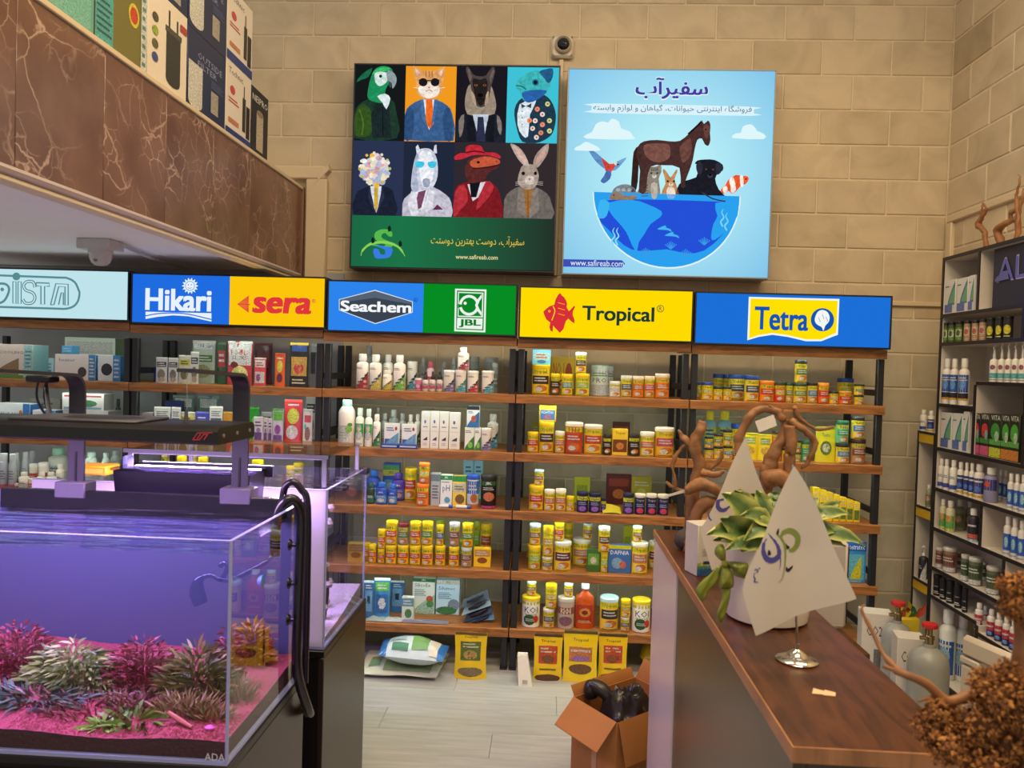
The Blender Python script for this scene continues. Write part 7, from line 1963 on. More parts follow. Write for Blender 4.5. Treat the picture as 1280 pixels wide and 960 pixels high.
UT_ = UZ['top']
u1 = lambda x, y, X=XF + 0.08: at(1130 + x / 2.827, 220 + y / 2.827, X=X)
p0 = u1(292, 235); p0.z = UT_ + 0.008
wood('driftwood', [[(p0, 0.018), (u1(285, 200), 0.016), (u1(262, 170), 0.020), (u1(282, 135), 0.014), (u1(290, 112), 0.009), (u1(280, 98), 0.005)], [(u1(265, 165), 0.012), (u1(275, 120), 0.008), (u1(272, 100), 0.003)]], 'small upright driftwood on top of the wall unit')
p1 = u1(345, 222); p1.z = UT_ + 0.016
p2 = u1(400, 208); p2.z = UT_ + 0.016
wood('driftwood', [[(p1, 0.022), (u1(330, 190), 0.024), (u1(365, 165), 0.02), (u1(400, 150), 0.016)], [(p2, 0.02), (u1(405, 150), 0.016), (u1(395, 80), 0.010), (u1(408, 30), 0.006), (u1(404, -10), 0.002)], [(u1(400, 120), 0.012), (u1(380, 130), 0.016), (u1(378, 160), 0.012)], [(u1(405, 140), 0.01), (u1(420, 80), 0.006), (u1(418, 45), 0.003)]], 'tall forked driftwood on top of the wall unit')

# ================================================================== AQUARIUMS
TX1 = -0.625
TX0 = -1.83
GL = glass('aquarium_glass', '#f4f8fa', 1.45)
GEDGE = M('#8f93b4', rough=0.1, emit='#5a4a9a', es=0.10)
WATER = glass('water_surface', '#e8ecff', 1.33, bump=0.5, bscale=14)
CABD = M('#2a1f1b', rough=0.3, var=0.1)
CABB = M('#131114', rough=0.35)


def aquarium(x0, x1, y0, y1, z0, z1, label, film_back=None, film_front=None, g=0.008):
    t = thing('aquarium', ((x0 + x1) / 2, (y0 + y1) / 2, z0), label, 'aquarium')
    def pane(nm, a, m=GL, ed=True):
        q = MB(); q.box(*a, m); o = q.build(nm, t, smooth=False)
        return o
    pane('front_pane', (x0, x1, y0, y0 + g, z0 + g, z1), film_front or GL)
    pane('back_pane', (x0, x1, y1 - g, y1, z0 + g, z1), film_back or GL)
    pane('side_pane', (x1 - g, x1, y0 + g, y1 - g, z0 + g, z1))
    pane('side_pane', (x0, x0 + g, y0 + g, y1 - g, z0 + g, z1))
    pane('base_pane', (x0, x1, y0, y1, z0, z0 + g), GEDGE)
    e = 0.0022
    for nm, pts in (('silicone_seam', [(x1 - e, y0 + e, z0 + g), (x1 - e, y0 + e, z1)]), ('silicone_seam', [(x1 - e, y1 - e, z0 + g), (x1 - e, y1 - e, z1)])):
        q = MB(); q.tube(pts, 0.0035, GEDGE, 6); q.build(nm, t)
    q = MB()
    q.box(x0, x1, y0 - 0.0004, y0 + g + 0.0004, z1, z1 + 0.0015, GEDGE); q.box(x1 - g, x1 + 0.0004, y0 + g, y1 - g, z1, z1 + 0.0015, GEDGE)
    q.build('polished_edge', t)
    return t


# ---- front tank
AY0, AY1, AZ0, AZ1 = 1.5, 1.962, 0.676, 1.131
FILM = M('#4f4f70', rough=0.6, var=0.05, scale=3)
tank = aquarium(TX0, TX1, AY0, AY1, AZ0, AZ1, 'planted glass aquarium with purple light, red plants and crimson gravel', film_back=FILM)
WZ = 1.102
q = MB(); q.grid(lambda u, v: (TX0 + 0.009 + (TX1 - TX0 - 0.018) * u, AY0 + 0.009 + (AY1 - AY0 - 0.02) * v, WZ), 2, 2, WATER); q.build('water_surface', tank)
GRAV = M('#9a3a46', rough=0.9, var=0.35, scale=170, bump=1.0)


def gz(x, y):
    u = (y - AY0) / (AY1 - AY0)
    return AZ0 + 0.042 + 0.022 * u + 0.008 * math.sin(4.1 * x + 1.2) * u + 0.004 * math.sin(17 * x + 9 * y)


q = MB()
gx0, gx1, gy0, gy1 = TX0 + 0.009, TX1 - 0.009, AY0 + 0.009, AY1 - 0.011
q.grid(lambda u, v: (gx0 + (gx1 - gx0) * u, gy0 + (gy1 - gy0) * v, gz(gx0 + (gx1 - gx0) * u, gy0 + (gy1 - gy0) * v) + 0.0015 * RND.random()), 150, 40, GRAV)
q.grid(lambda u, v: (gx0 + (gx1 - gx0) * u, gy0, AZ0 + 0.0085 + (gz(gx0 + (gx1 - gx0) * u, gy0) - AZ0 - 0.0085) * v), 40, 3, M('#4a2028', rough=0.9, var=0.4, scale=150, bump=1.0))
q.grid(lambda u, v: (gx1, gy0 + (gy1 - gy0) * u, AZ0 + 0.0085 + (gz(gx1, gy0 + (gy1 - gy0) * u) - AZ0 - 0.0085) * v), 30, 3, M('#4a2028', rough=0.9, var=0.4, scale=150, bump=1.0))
o = q.build('gravel_bed', tank); o['kind'] = 'stuff'
# rounded gravel grains lying on the bed close to the glass
q = MB()
for i in range(1500):
    x, y = RND.uniform(-1.1, gx1 - 0.004), AY0 + 0.012 + abs(RND.gauss(0, 0.08))
    if y > gy1 - 0.05:
        continue
    r_ = RND.uniform(0.002, 0.0036); z = gz(x, y) + r_ * 0.4
    q.mesh([(x - r_, y, z), (x + r_, y, z), (x, y - r_, z), (x, y + r_, z), (x, y, z + r_), (x, y, z - r_)], [(0, 2, 4), (2, 1, 4), (1, 3, 4), (3, 0, 4)], GRAV)
o = q.build('gravel_grains', tank, smooth=False); o['kind'] = 'stuff'
# emblem on the glass
q = MB(); p_ = at(256, 950, Y=AY0); p2_ = at(281, 951, Y=AY0); p3_ = at(256, 941, Y=AY0)
vs, fs = text2d('ADA', 0.0, 0.0, 2)
q.mesh([(p_.x + (p2_.x - p_.x) * u, AY0 - 0.0008, p_.z + (p3_.z - p_.z) * v) for u, v in vs], fs, M('#c8c2c8', rough=0.4)); q.build('emblem', tank)
# dark overflow rail along the back
BLK = M('#0f0c14', rough=0.25)
rz = at(200, 615, Y=AY1).z
q = MB(); q.box(at(10, 620, Y=AY1).x, TX1 - 0.004, AY1 - 0.03, AY1 - 0.0095, WZ - 0.012, rz, BLK, bev=0.002); q.build('back_rail', tank)


def leafy(name, px, py, Yp, label, n, ln, wd, cols, spread, upright=0.6, curl=0.3, height=0.06, grass=False):
    """a bushy water plant rooted in the gravel under pixel (px, py)"""
    c = at(px, py, Y=Yp)
    base = Vector((c.x, Yp, gz(c.x, Yp) - 0.003))
    t = thing(name, base, label, 'aquatic plant', 'plants in the front aquarium')
    mats = [M(h, rough=0.45, var=0.12) for h in cols]
    q = MB()
    for i in range(n):
        a = RND.uniform(0, 6.283)
        d = math.sqrt(RND.random())
        bx, by = base.x + spread * d * math.cos(a), min(max(Yp + spread * 0.45 * d * math.sin(a), AY0 + 0.02), AY1 - 0.045)
        hz = 0.0 if grass else height * (1 - d * d * 0.8) * RND.uniform(0.25, 1.0)
        z = gz(bx, by) - 0.002 + hz
        dirv = Vector((math.cos(a) * (1 - upright) + RND.uniform(-.3, .3), math.sin(a) * (1 - upright) + RND.uniform(-.3, .3), upright + RND.uniform(-.2, .2))).normalized()
        side = dirv.cross(Vector((RND.uniform(-1, 1), RND.uniform(-1, 1), 0.3))).normalized()
        L = ln * RND.uniform(0.6, 1.15)
        w_ = wd * RND.uniform(0.7, 1.2)
        dn = Vector((dirv.x, dirv.y, -0.6)) * curl
        p = [Vector((bx, by, z)) + dirv * L * k + dn * L * k * k for k in (0, 0.35, 0.7, 1.0)]
        ws = [w_ * 0.35, w_, w_ * 0.8, w_ * 0.06]
        vs = []
        for pp, ww in zip(p, ws):
            y_ = lambda v: (min(max(v.x, TX0 + 0.02), TX1 - 0.011), min(max(v.y, AY0 + 0.011), AY1 - 0.034), min(v.z, WZ - 0.004))
            vs += [y_(pp - side * ww), y_(pp + side * ww)]
        q.mesh(vs, [(0, 1, 3, 2), (2, 3, 5, 4), (4, 5, 7, 6)], mats[i % len(mats)])
        if hz > 0.03 and i % 6 == 0:
            q.tube([(bx, by, gz(bx, by) - 0.002), (bx, by, z)], 0.0012, mats[0], 4)
    o = q.build('foliage', t); o['kind'] = 'stuff'
    return t


RED = ['#8c283c', '#a03048', '#742036', '#983e50']
leafy('red_stem_plant', 25, 850, 1.74, 'tall crimson stem plant mass at the frame edge', 1100, 0.017, 0.0028, RED, 0.10, 0.5, 0.4, 0.13)
leafy('green_stem_plant', 92, 850, 1.72, 'pale yellow-green bushy plant between two red masses', 1000, 0.024, 0.0032, ['#84904c', '#9aa058', '#6c7c50', '#a4a86e'], 0.115, 0.4, 0.5, 0.10)
leafy('red_stem_plant', 178, 850, 1.73, 'crimson bushy plant in the middle of the tank', 1200, 0.017, 0.0026, RED, 0.10, 0.5, 0.4, 0.12)
leafy('pointed_leaf_plant', 246, 850, 1.70, 'brown-green plant with pointed leaves near the glass corner', 420, 0.040, 0.0036, ['#766f3c', '#908044', '#5a603c', '#805836'], 0.075, 0.55, 0.4, 0.115)
leafy('red_stem_plant', 284, 850, 1.76, 'small round red plant behind the pointed leaves', 420, 0.014, 0.003, RED, 0.04, 0.4, 0.4, 0.15)
leafy('dark_fern', 40, 880, 1.64, 'dark grey-green fern in front of pale bush', 300, 0.05, 0.0035, ['#4a5a50', '#5f6e58', '#3a4a48'], 0.10, 0.5, 0.6, 0.03, True)
leafy('pink_carpet_plant', 110, 885, 1.635, 'pinkish low plants across the middle ground', 520, 0.035, 0.0024, ['#8a4c54', '#986054', '#744248'], 0.17, 0.7, 0.4, 0.02, True)
leafy('grassy_plant', 232, 890, 1.615, 'straw coloured grassy tuft near the corner', 240, 0.055, 0.0024, ['#94734f', '#a2805c', '#826645'], 0.055, 0.8, 0.4, 0.0, True)
leafy('grassy_plant', 265, 900, 1.60, 'straw coloured grassy tuft beside the glass edge', 160, 0.042, 0.0024, ['#94734f', '#a2805c', '#787444'], 0.04, 0.8, 0.4, 0.0, True)
leafy('broad_leaf_plant', 168, 905, 1.575, 'bright green broad-leaved plant at the front', 70, 0.042, 0.0055, ['#6c8830', '#7c9440', '#5a782c'], 0.055, 0.45, 0.5, 0.0, True)
leafy('broad_leaf_plant', 130, 905, 1.555, 'small green sprig at the gravel front', 26, 0.036, 0.005, ['#7fa03a', '#93b04a'], 0.02, 0.45, 0.5, 0.0, True)
leafy('amber_plant', 315, 850, 1.89, 'amber leafy plant by the side glass', 420, 0.024, 0.0034, ['#9a5a24', '#8c4424', '#a87030'], 0.045, 0.5, 0.4, 0.12)
leafy('pink_carpet_plant', 190, 885, 1.66, 'rusty pink low plants before the middle red mass', 420, 0.035, 0.0024, ['#8a4c54', '#986054', '#6a5a40'], 0.11, 0.7, 0.4, 0.02, True)
leafy('grassy_plant', 288, 890, 1.70, 'straw coloured tall tuft seen through the side pane', 200, 0.06, 0.0026, ['#94734f', '#a2805c', '#787444'], 0.05, 0.85, 0.3, 0.0, True)
c = at(225, 905, Y=1.56); c2 = at(240, 910, Y=1.545)
q = MB(); q.tube([(c.x - 0.03, 1.57, gz(c.x, 1.57) + 0.022), (c.x, 1.56, gz(c.x, 1.56) + 0.012), (c2.x, 1.545, gz(c2.x, 1.545) + 0.006)], [0.004, 0.0055, 0.003], M('#c0685a', rough=0.7), 7)
tag(q.build('twig'), 'short pink twig lying on crimson gravel', 'twig')
c = at(262, 915, Y=1.55)
q = MB(); q.lathe([(0, 0), (0.01, 0.002), (0.011, 0.006), (0.006, 0.010), (0, 0.011)], M('#d050a0', rough=0.5, var=0.2), 10, c=(c.x, 1.55, gz(c.x, 1.55)), sy=0.7)
tag(q.build('pebble'), 'magenta pebble on the gravel near the corner', 'stone')

# glass lily pipe
LG = glass('pipe_glass', '#d8dcf0', 1.5)
l = lambda x, y, Y=1.74: at(x, y, Y=Y)
t = thing('glass_lily_pipe', l(285, 712), 'curved clear glass lily pipe on the side pane', 'pipe', None)
q = MB(); q.tube(catmull([l(251, 755), l(246, 738), l(250, 724), l(264, 719), l(275, 724), l(283, 714), l(284, 706), l(279, 704), l(275, 708)], 4, False), [0.016, 0.017, 0.018, 0.018, 0.017, 0.016, 0.014, 0.012, 0.010, 0.008] + [0.006] * 23, LG, 12)
q.build('pipe_tube', t)
q = MB(); q.lathe([(0.015, 0), (0.013, 0.006), (0.006, 0.012), (0, 0.012)], M('#4a8ad0', rough=0.3), 14, xf=Matrix.Translation((TX1 - 0.009, 1.70, 0.995)) @ Matrix.Rotation(math.radians(-90), 4, 'Y')); q.build('suction_cup', t)
q = MB(); q.tube(catmull([l(275, 724), l(290, 724), (TX1 - 0.03, 1.76, 1.02), (TX1 - 0.02, 1.80, 1.04)], 4, False), 0.006, LG, 10); q.build('outlet_arm', t)

# black hoses hooked over the rim
HS = M('#151318', rough=0.2)
t = thing('filter_hose', (TX1, 1.86, 1.13), 'thick black filter hose hooked over the tank side', 'hose')
s_ = lambda y, z, o_=0.018: Vector((TX1 + o_, y, z))
pth = [Vector((TX1 - 0.03, 1.83, 1.02)), Vector((TX1 - 0.03, 1.835, 1.10)), Vector((TX1 - 0.016, 1.845, 1.148)), Vector((TX1 + 0.006, 1.86, 1.152)), s_(1.875, 1.11), s_(1.875, 1.0), s_(1.87, 0.86), s_(1.875, 0.72), s_(1.93, 0.60, 0.03), s_(1.97, 0.575, 0.02), s_(1.965, 0.60, -0.005)]
q = MB(); q.tube(catmull(pth, 6, False), 0.0125, HS, 14); q.build('hose_tube', t)
for z in (1.045, 0.95, 0.86):
    q = MB(); q.lathe([(0.014, 0), (0.012, 0.004), (0.005, 0.008), (0.005, 0.016)], HS, 12, xf=Matrix.Translation((TX1 + 0.0005, 1.845, z)) @ Matrix.Rotation(math.radians(90), 4, 'Y')); q.build('suction_cup', t)
t = thing('filter_hose', (TX1, 1.93, 1.13), 'thin black hose looped behind the thick one', 'hose')
pth = [Vector((TX1 - 0.05, 1.925, 1.09)), Vector((TX1 - 0.045, 1.93, 1.165)), Vector((TX1 - 0.025, 1.935, 1.185)), Vector((TX1 - 0.004, 1.94, 1.165)), Vector((TX1 + 0.012, 1.945, 1.12)), Vector((TX1 + 0.014, 1.95, 0.9)), Vector((TX1 + 0.014, 1.95, 0.66))]
q = MB(); q.tube(catmull(pth, 5, False), 0.009, HS, 12); q.build('hose_tube', t)

# ---- lamp over the front tank
LY0, LY1 = 1.55, 1.75
lx1 = at(268, 548, Y=LY0).x + 0.006
lx0 = -1.75
lzb = at(268, 557, Y=LY0).z
lzt = lzb + 0.036
AL_ = M('#0e0d0f', rough=0.4)
lamp = thing('aquarium_lamp', ((lx0 + lx1) / 2, (LY0 + LY1) / 2, lzb), 'long flat black lamp hanging over the planted aquarium', 'lamp')
q = MB(); prof = [(LY0, lzb + 0.004), (LY0, lzt - 0.008), (LY0 + 0.012, lzt), (LY1 - 0.012, lzt), (LY1, lzt - 0.008), (LY1, lzb + 0.004), (LY1 - 0.004, lzb), (LY0 + 0.004, lzb)]
q.prism([(lx0, y, z) for y, z in prof], (lx1 - lx0, 0, 0), AL_); hb = q.build('housing', lamp)
for yy in (LY0 + 0.03, (LY0 + LY1) / 2, LY1 - 0.03):
    q = MB(); q.lathe([(0.004, 0), (0.004, 0.002), (0, 0.002)], M('#b8b6b8', rough=0.3, metal=0.8), 8, xf=Matrix.Translation((lx1, yy, (lzb + lzt) / 2)) @ Matrix.Rotation(math.radians(90), 4, 'Y')); q.build('screw', lamp)
vx = at(140, 536, Y=1.65).x
q = MB(); q.box(vx - 0.19, vx + 0.09, LY0 + 0.03, LY1 - 0.02, lzt + 0.0002, lzt + 0.006, M('#4a4648', rough=0.4), bev=0.002); vp = q.build('vent_plate', lamp)
q = MB(); q.lathe([(0.09, 0.0062), (0.08, 0.0075), (0.0, 0.0078)], M('#1c1a1c', rough=0.5), 20, c=(vx - 0.02, 1.655, lzt), sy=0.6); q.build('vent_grille', vp)
# red emblem on the front
lg = MB()
fl = Flat(LY0 - 0.0004, zoomer(160, 410, 5.052), 0.0002, lambda c_: M(c_, rough=0.4, emit=c_, es=0.15))
RC = '#c03038'
for pts in ([(410, 706), (438, 663), (534, 661)], [(410, 706), (452, 706), (477, 672), (500, 671)], [(438, 700), (460, 668)], [(480, 706), (507, 668)]):
    fl.line(pts, 5, RC)
fl.mb.build('emblem', lamp, smooth=False)
q = MB(); q.face([(lx0 + 0.03, LY0 + 0.02, lzb - 0.0005), (lx0 + 0.03, LY1 - 0.02, lzb - 0.0005), (lx1 - 0.03, LY1 - 0.02, lzb - 0.0005), (lx1 - 0.03, LY0 + 0.02, lzb - 0.0005)], EM('#d8b8ff', 6.0))
q.build('led_panel', lamp)
al = area('aquarium_lamp_light', ((lx0 + lx1) / 2, (LY0 + LY1) / 2, lzb - 0.003), (lx1 - lx0 - 0.06, 0.15), 17.0, (0.67, 0.39, 1.0))
al.parent = lamp
al.location = Vector((0, 0, -0.003))
# brackets
BRM = M('#302e34', rough=0.45, metal=0.1)
for i, (pa, pb) in enumerate(((85.5, 105), (290, 310))):
    xa, xb = at(pa, 560, Y=1.955).x, at(pb, 560, Y=1.955).x
    xm = (xa + xb) / 2
    t = thing('lamp_bracket', (xm, 1.95, rz), ['curved black lamp bracket nearer the frame edge', 'curved black lamp bracket at the hose corner'][i], 'bracket', 'brackets holding the aquarium lamp')
    zt2 = at((pa + pb) / 2, 468, Y=1.955).z
    pr_ = [(1.958, rz + 0.02)] + [(1.958, zt2 - 0.045)]
    arc = [(1.958 - 0.045 * (1 - math.cos(a)), zt2 - 0.045 + 0.045 * math.sin(a)) for a in [math.pi / 2 * k / 6 for k in range(1, 7)]]
    line = pr_ + arc + [(1.65, zt2 + 0.012)]
    q = MB()
    n = len(line)
    outer, inner = [], []
    for k in range(n):
        a_, b2 = line[max(k - 1, 0)], line[min(k + 1, n - 1)]
        dy, dz = b2[0] - a_[0], b2[1] - a_[1]
        L = math.hypot(dy, dz)
        outer.append((line[k][0] + dz / L * 0.004, line[k][1] - dy / L * 0.004)); inner.append((line[k][0] - dz / L * 0.004, line[k][1] + dy / L * 0.004))
    q.prism([(xa, y, z) for y, z in outer + inner[::-1]], (xb - xa, 0, 0), BRM); q.build('arm', t)
    zs = at(100, 600, Y=1.955).z
    q = MB(); q.box(xm - 0.002, xm + 0.003, 1.952, 1.9538, zs - 0.02, zs + 0.075, CABB); q.build('slot', t)
    q = MB(); q.box(xa - 0.02, xb + 0.02, AY1 - 0.034, AY1 + 0.02, rz - 0.02, rz + 0.022, M('#4c4954', rough=0.45, metal=0.1), bev=0.003); q.build('clamp', t)
    q = MB(); q.tube([(xm, 1.655, zt2 + 0.010), (xm + 0.002, 1.655, lzt)], 0.0008, M('#b8b6b8', rough=0.3, metal=0.9), 5); q.build('suspension_wire', t)
    q = MB(); q.tube([(xm, 1.655, lzt), (xm, 1.655, lzt + 0.03)], [0.006, 0.003], M('#6a6668', rough=0.3, metal=0.8), 8); q.build('wire_grip', t)
    if i == 0:
        q = MB()
        for k in range(2):
            q.tube(catmull([Vector((xa - 0.045 + 0.02 * k, 1.90, zt2 - 0.01)), Vector((xa - 0.05 + 0.02 * k, 1.90, zt2 - 0.06)), Vector((xa - 0.035 + 0.012 * k, 1.92, zt2 - 0.11)), Vector((xa, 1.945, zt2 - 0.14))], 5, False), 0.003, CABB, 6)
        q.build('power_cable', t)
        q = MB(); q.box(xa - 0.07, xa - 0.002, 1.88, 1.92, zt2 - 0.022, zt2 - 0.004, CABB, bev=0.004); q.build('cable_clip', t)
        q = MB(); q.tube([at(57, 474, Y=1.93), at(60, 505, Y=1.84), at(66, 533, Y=1.745)], 0.005, M('#8a888c', rough=0.25, metal=0.9), 8); q.build('chrome_rod', t)
# cabinets
for (y0, y1, lab) in ((1.5, 1.975, 'dark brown cabinet under the planted aquarium'), (2.155, 2.66, 'dark brown cabinet under the second aquarium')):
    t = thing('aquarium_cabinet', ((TX0 + TX1) / 2, (y0 + y1) / 2, 0), lab, 'cabinet', 'aquarium cabinets')
    ztop = 0.6745 if y0 < 2 else 0.6645
    x0 = TX0 if y0 < 2 else -1.5
    q = MB(); q.box(x0, TX1 - 0.012, y0 + 0.006, y1, 0.0, ztop - 0.02, CABB if y0 > 2 else CABD, bev=0.002); q.build('carcass', t)
    q = MB(); q.box(TX1 - 0.0115, TX1 + 0.004, y0, y1, 0.0, ztop - 0.02, CABD, bev=0.002); q.build('side_board', t)
    q = MB(); q.box(x0, TX1 + 0.004, y0, y1, ztop - 0.0195, ztop, CABB, bev=0.002); q.build('top_board', t)
    if y0 < 2:
        for k in range(2):
            q = MB(); q.box(x0 + 0.005 + k * 0.6, x0 + 0.59 + k * 0.6, y0 - 0.014, y0 + 0.005, 0.06, ztop - 0.03, CABD, bev=0.002); d = q.build('door', t)
            q = MB(); q.tube([(x0 + (0.55 if k == 0 else 0.64), y0 - 0.024, 0.45), (x0 + (0.55 if k == 0 else 0.64), y0 - 0.024, 0.57)], 0.005, GREY_AL, 8); q.build('handle', d)

# ---- second tank, white backed, behind
BY0, BY1, BZ_0, BZ_1 = 2.164, 2.635, 0.666, 1.127


def _film(nt, b_):
    o_ = nt.nodes['Material Output']
    b_.inputs['Base Color'].default_value = lin('#eae4ea'); b_.inputs['Roughness'].default_value = 0.4
    tr = nt.nodes.new('ShaderNodeBsdfTranslucent'); tr.inputs[0].default_value = lin('#f0eaf4')
    mx = nt.nodes.new('ShaderNodeMixShader'); mx.inputs[0].default_value = 0.45
    nt.links.new(b_.outputs[0], mx.inputs[1]); nt.links.new(tr.outputs[0], mx.inputs[2]); nt.links.new(mx.outputs[0], o_.inputs[0])


WF = node_mat('white_film', _film)
t2 = aquarium(-1.5, TX1, BY0, BY1, BZ_0, BZ_1, 'second aquarium with white front film and pale sand', film_front=WF)
q = MB(); q.grid(lambda u, v: (-1.49 + (TX1 - 0.009 + 1.49) * u, BY0 + 0.009 + (BY1 - BY0 - 0.018) * v, BZ_1 - 0.03), 2, 2, WATER); q.build('water_surface', t2)
q = MB(); q.grid(lambda u, v: (-1.49 + (TX1 - 0.009 + 1.49) * u, BY0 + 0.009 + (BY1 - BY0 - 0.018) * v, BZ_0 + 0.02 + 0.035 * v + 0.005 * math.sin(9 * u + 5 * v)), 30, 12, M('#b8a8b4', rough=0.9, var=0.25, scale=120, bump=0.6))
q.grid(lambda u, v: (TX1 - 0.009, BY0 + 0.009 + (BY1 - BY0 - 0.018) * u, BZ_0 + 0.0085 + (0.012 + 0.035 * u + 0.005 * math.sin(9 + 5 * u)) * v), 12, 2, M('#a898a4', rough=0.9, var=0.25, scale=120))
o = q.build('sand_bed', t2); o['kind'] = 'stuff'
for i, (y, h, lean) in enumerate(((2.22, 0.33, 0.02), (2.28, 0.27, -0.02), (2.34, 0.36, 0.01), (2.42, 0.30, 0.02))):
    x = TX1 - 0.06 - 0.03 * (i % 2)
    b0 = Vector((x, y, BZ_0 + 0.012))
    t = thing('branch_rock', b0, ['thin dark stalk with pale barnacles, nearest the white film', 'second dark barnacled stalk from the white film', 'tallest dark barnacled stalk in second aquarium', 'dark barnacled stalk farthest from the white film'][i], 'decoration', 'barnacled stalks in the second aquarium')
    pts = catmull([b0, b0 + Vector((0.01, lean, h * 0.35)), b0 + Vector((-0.008, lean * 0.5, h * 0.7)), b0 + Vector((0.006, lean * 1.5, h))], 4, False)
    q = MB(); q.tube(pts, [0.012 - 0.006 * k / len(pts) for k in range(len(pts))], M('#4a3a34', rough=0.8, var=0.3, bump=0.5), 7); q.build('stalk', t)
    for k in range(2, len(pts), 2):
        p = pts[k]; r_ = RND.uniform(0.011, 0.017); a = RND.uniform(-1.2, 1.2)
        q = MB(); q.lathe([(0, -r_), (r_ * 0.7, -r_ * 0.7), (r_, 0), (r_ * 0.6, r_ * 0.7), (r_ * 0.3, r_ * 0.65), (0, r_ * 0.4)], M('#9a8a80', rough=0.8, var=0.25), 8, c=(p.x + 0.012 * math.cos(a), p.y + 0.012 * math.sin(a), p.z)); q.build('barnacle', t)
# hang-on box and clear cover
hx0, hx1 = at(146, 600, Y=2.06).x, at(316, 600, Y=2.06).x
hz1 = at(230, 590, Y=2.06).z
t = thing('hang_on_box', ((hx0 + hx1) / 2, 2.1, hz1 - 0.14), 'black hang-on filter box between the two aquariums', 'filter')
q = MB(); q.prism([(hx0, 2.04, hz1), (hx1, 2.04, hz1), (hx1 - 0.012, 2.04, hz1 - 0.14), (hx0 + 0.016, 2.04, hz1 - 0.14)], (0, 0.115, 0), M('#1a1622', rough=0.3)); q.build('box_body', t)
q = MB(); q.box(hx0 - 0.006, hx1 + 0.004, 2.034, 2.16, hz1 + 0.0005, hz1 + 0.008, glass('clear_lid', '#b8b4c8', 1.5), bev=0.002); q.build('clear_lid', t)
q = MB(); q.box(hx0 - 0.02, hx0 - 0.006, 2.12, 2.16, hz1 - 0.04, hz1 + 0.03, M('#8f94d8', rough=0.3), bev=0.004); q.build('side_clip', t)
q = MB(); q.box(hx0 + 0.02, hx1 + 0.02, 2.1555, 2.1625, hz1 - 0.02, hz1 + 0.012, M('#2a2634', rough=0.3)); q.build('hook', t)
cz_ = at(270, 563, Y=2.3).z
cv = thing('clear_cover', (-1.0, 2.4, cz_), 'clear acrylic cover held above the second aquarium', 'cover')
q = MB(); q.box(at(155, 562, Y=2.2).x, TX1 - 0.01, 2.2, 2.6, cz_, cz_ + 0.006, GL); q.build('sheet', cv, smooth=False)
q = MB(); q.box(at(155, 562, Y=2.2).x, TX1 - 0.01, 2.195, 2.1995, cz_ - 0.002, cz_ + 0.009, M('#77757c', rough=0.3)); q.build('edge_strip', cv)
sx0 = at(155, 562, Y=2.2).x
q = MB(); q.box(sx0 + 0.02, TX1 - 0.03, 2.205, 2.225, cz_ - 0.006, cz_ - 0.0005, M('#d8d4dc', rough=0.4)); q.build('added_light_bar', cv)  # bar added on the cover to go with the extra lilac light
al2 = area('added_tank_light', ((sx0 + TX1) / 2, 2.215, cz_ - 0.008), (TX1 - sx0 - 0.06, 0.018), 13.0, (0.72, 0.46, 1.0))  # light added to brighten the white film from inside the tank
al2.parent = cv
al2.location = Vector(((sx0 + TX1) / 2, 2.215, cz_ - 0.008)) - cv.location
for xx in (at(155, 562, Y=2.2).x + 0.01, TX1 - 0.03):
    for yy in (2.205, 2.59):
        q = MB(); q.box(xx, xx + 0.012, yy, yy + 0.008, BZ_1 + 0.0016, cz_, M('#8f9098', rough=0.2)); q.build('support', cv)
# magnet cleaner and clip on the second tank
c = at(455, 588, X=TX1)
q = MB(); q.box(TX1 - 0.012, TX1 + 0.018, c.y - 0.02, c.y + 0.02, c.z - 0.012, c.z + 0.012, BLK, bev=0.004); tag(q.build('rim_clip'), 'small black clip on the second aquarium rim', 'clip')
c = at(118, 600, Y=2.3)
t = thing('scraper_pack', (c.x, 2.3, BZ_1), 'orange-yellow cleaner pack lying on the second aquarium', 'pack')
q = MB(); q.box(c.x - 0.045, c.x + 0.06, 2.26, 2.34, BZ_1 + 0.002, BZ_1 + 0.03, P('#e8a81e'), bev=0.004); q.build('carton', t)
q = MB(); q.box(c.x - 0.035, c.x + 0.05, 2.2594, 2.26, BZ_1 + 0.008, BZ_1 + 0.022, P('#f0c84a')); q.build('printed_label', t)

# ================================================================== COUNTER
CX0, CX1, CZ = 0.340, 0.580, 1.0
CYN, CYF, CYM = 1.035, 2.42, 1.993
WALN = node_mat('walnut_top', lambda nt, b_: _wood(nt, b_, '#381a0b', '#583016', 6.0, 1.0, 0.3))
EDGE = node_mat('oak_edge', lambda nt, b_: _wood(nt, b_, '#8a5c38', '#a8744a', 6.0, 1.0, 0.4))
DKP = M('#4a3626', rough=0.28, var=0.08, scale=8)
ct = thing('counter', ((CX0 + CX1) / 2, 1.7, 0), 'narrow walnut counter with dark side and white far panel', 'counter')
q = MB(); q.box(CX0 + 0.003, CX1, CYN + 0.003, CYF, CZ - 0.02, CZ, WALN, bev=0.001); tp = q.build('countertop', ct)
q = MB(); q.box(CX0, CX0 + 0.0028, CYN, CYF, CZ - 0.021, CZ + 0.0004, EDGE); q.box(CX0 + 0.0028, CX1, CYN, CYN + 0.0028, CZ - 0.021, CZ + 0.0004, EDGE); q.build('edge_band', tp)
q = MB(); q.box(CX0 + 0.008, CX0 + 0.026, CYN + 0.02, CYM, 0.0, CZ - 0.021, DKP); q.build('side_panel', ct)
q = MB(); q.box(CX0 + 0.004, CX0 + 0.026, CYM + 0.001, CYF - 0.002, 0.0, CZ - 0.021, M('#cdbfb6', rough=0.25, var=0.02)); q.build('white_panel', ct)
q = MB(); q.box(CX0 + 0.027, CX1 - 0.02, CYN + 0.02, CYN + 0.038, 0.0, CZ - 0.021, DKP); q.build('end_panel', ct)
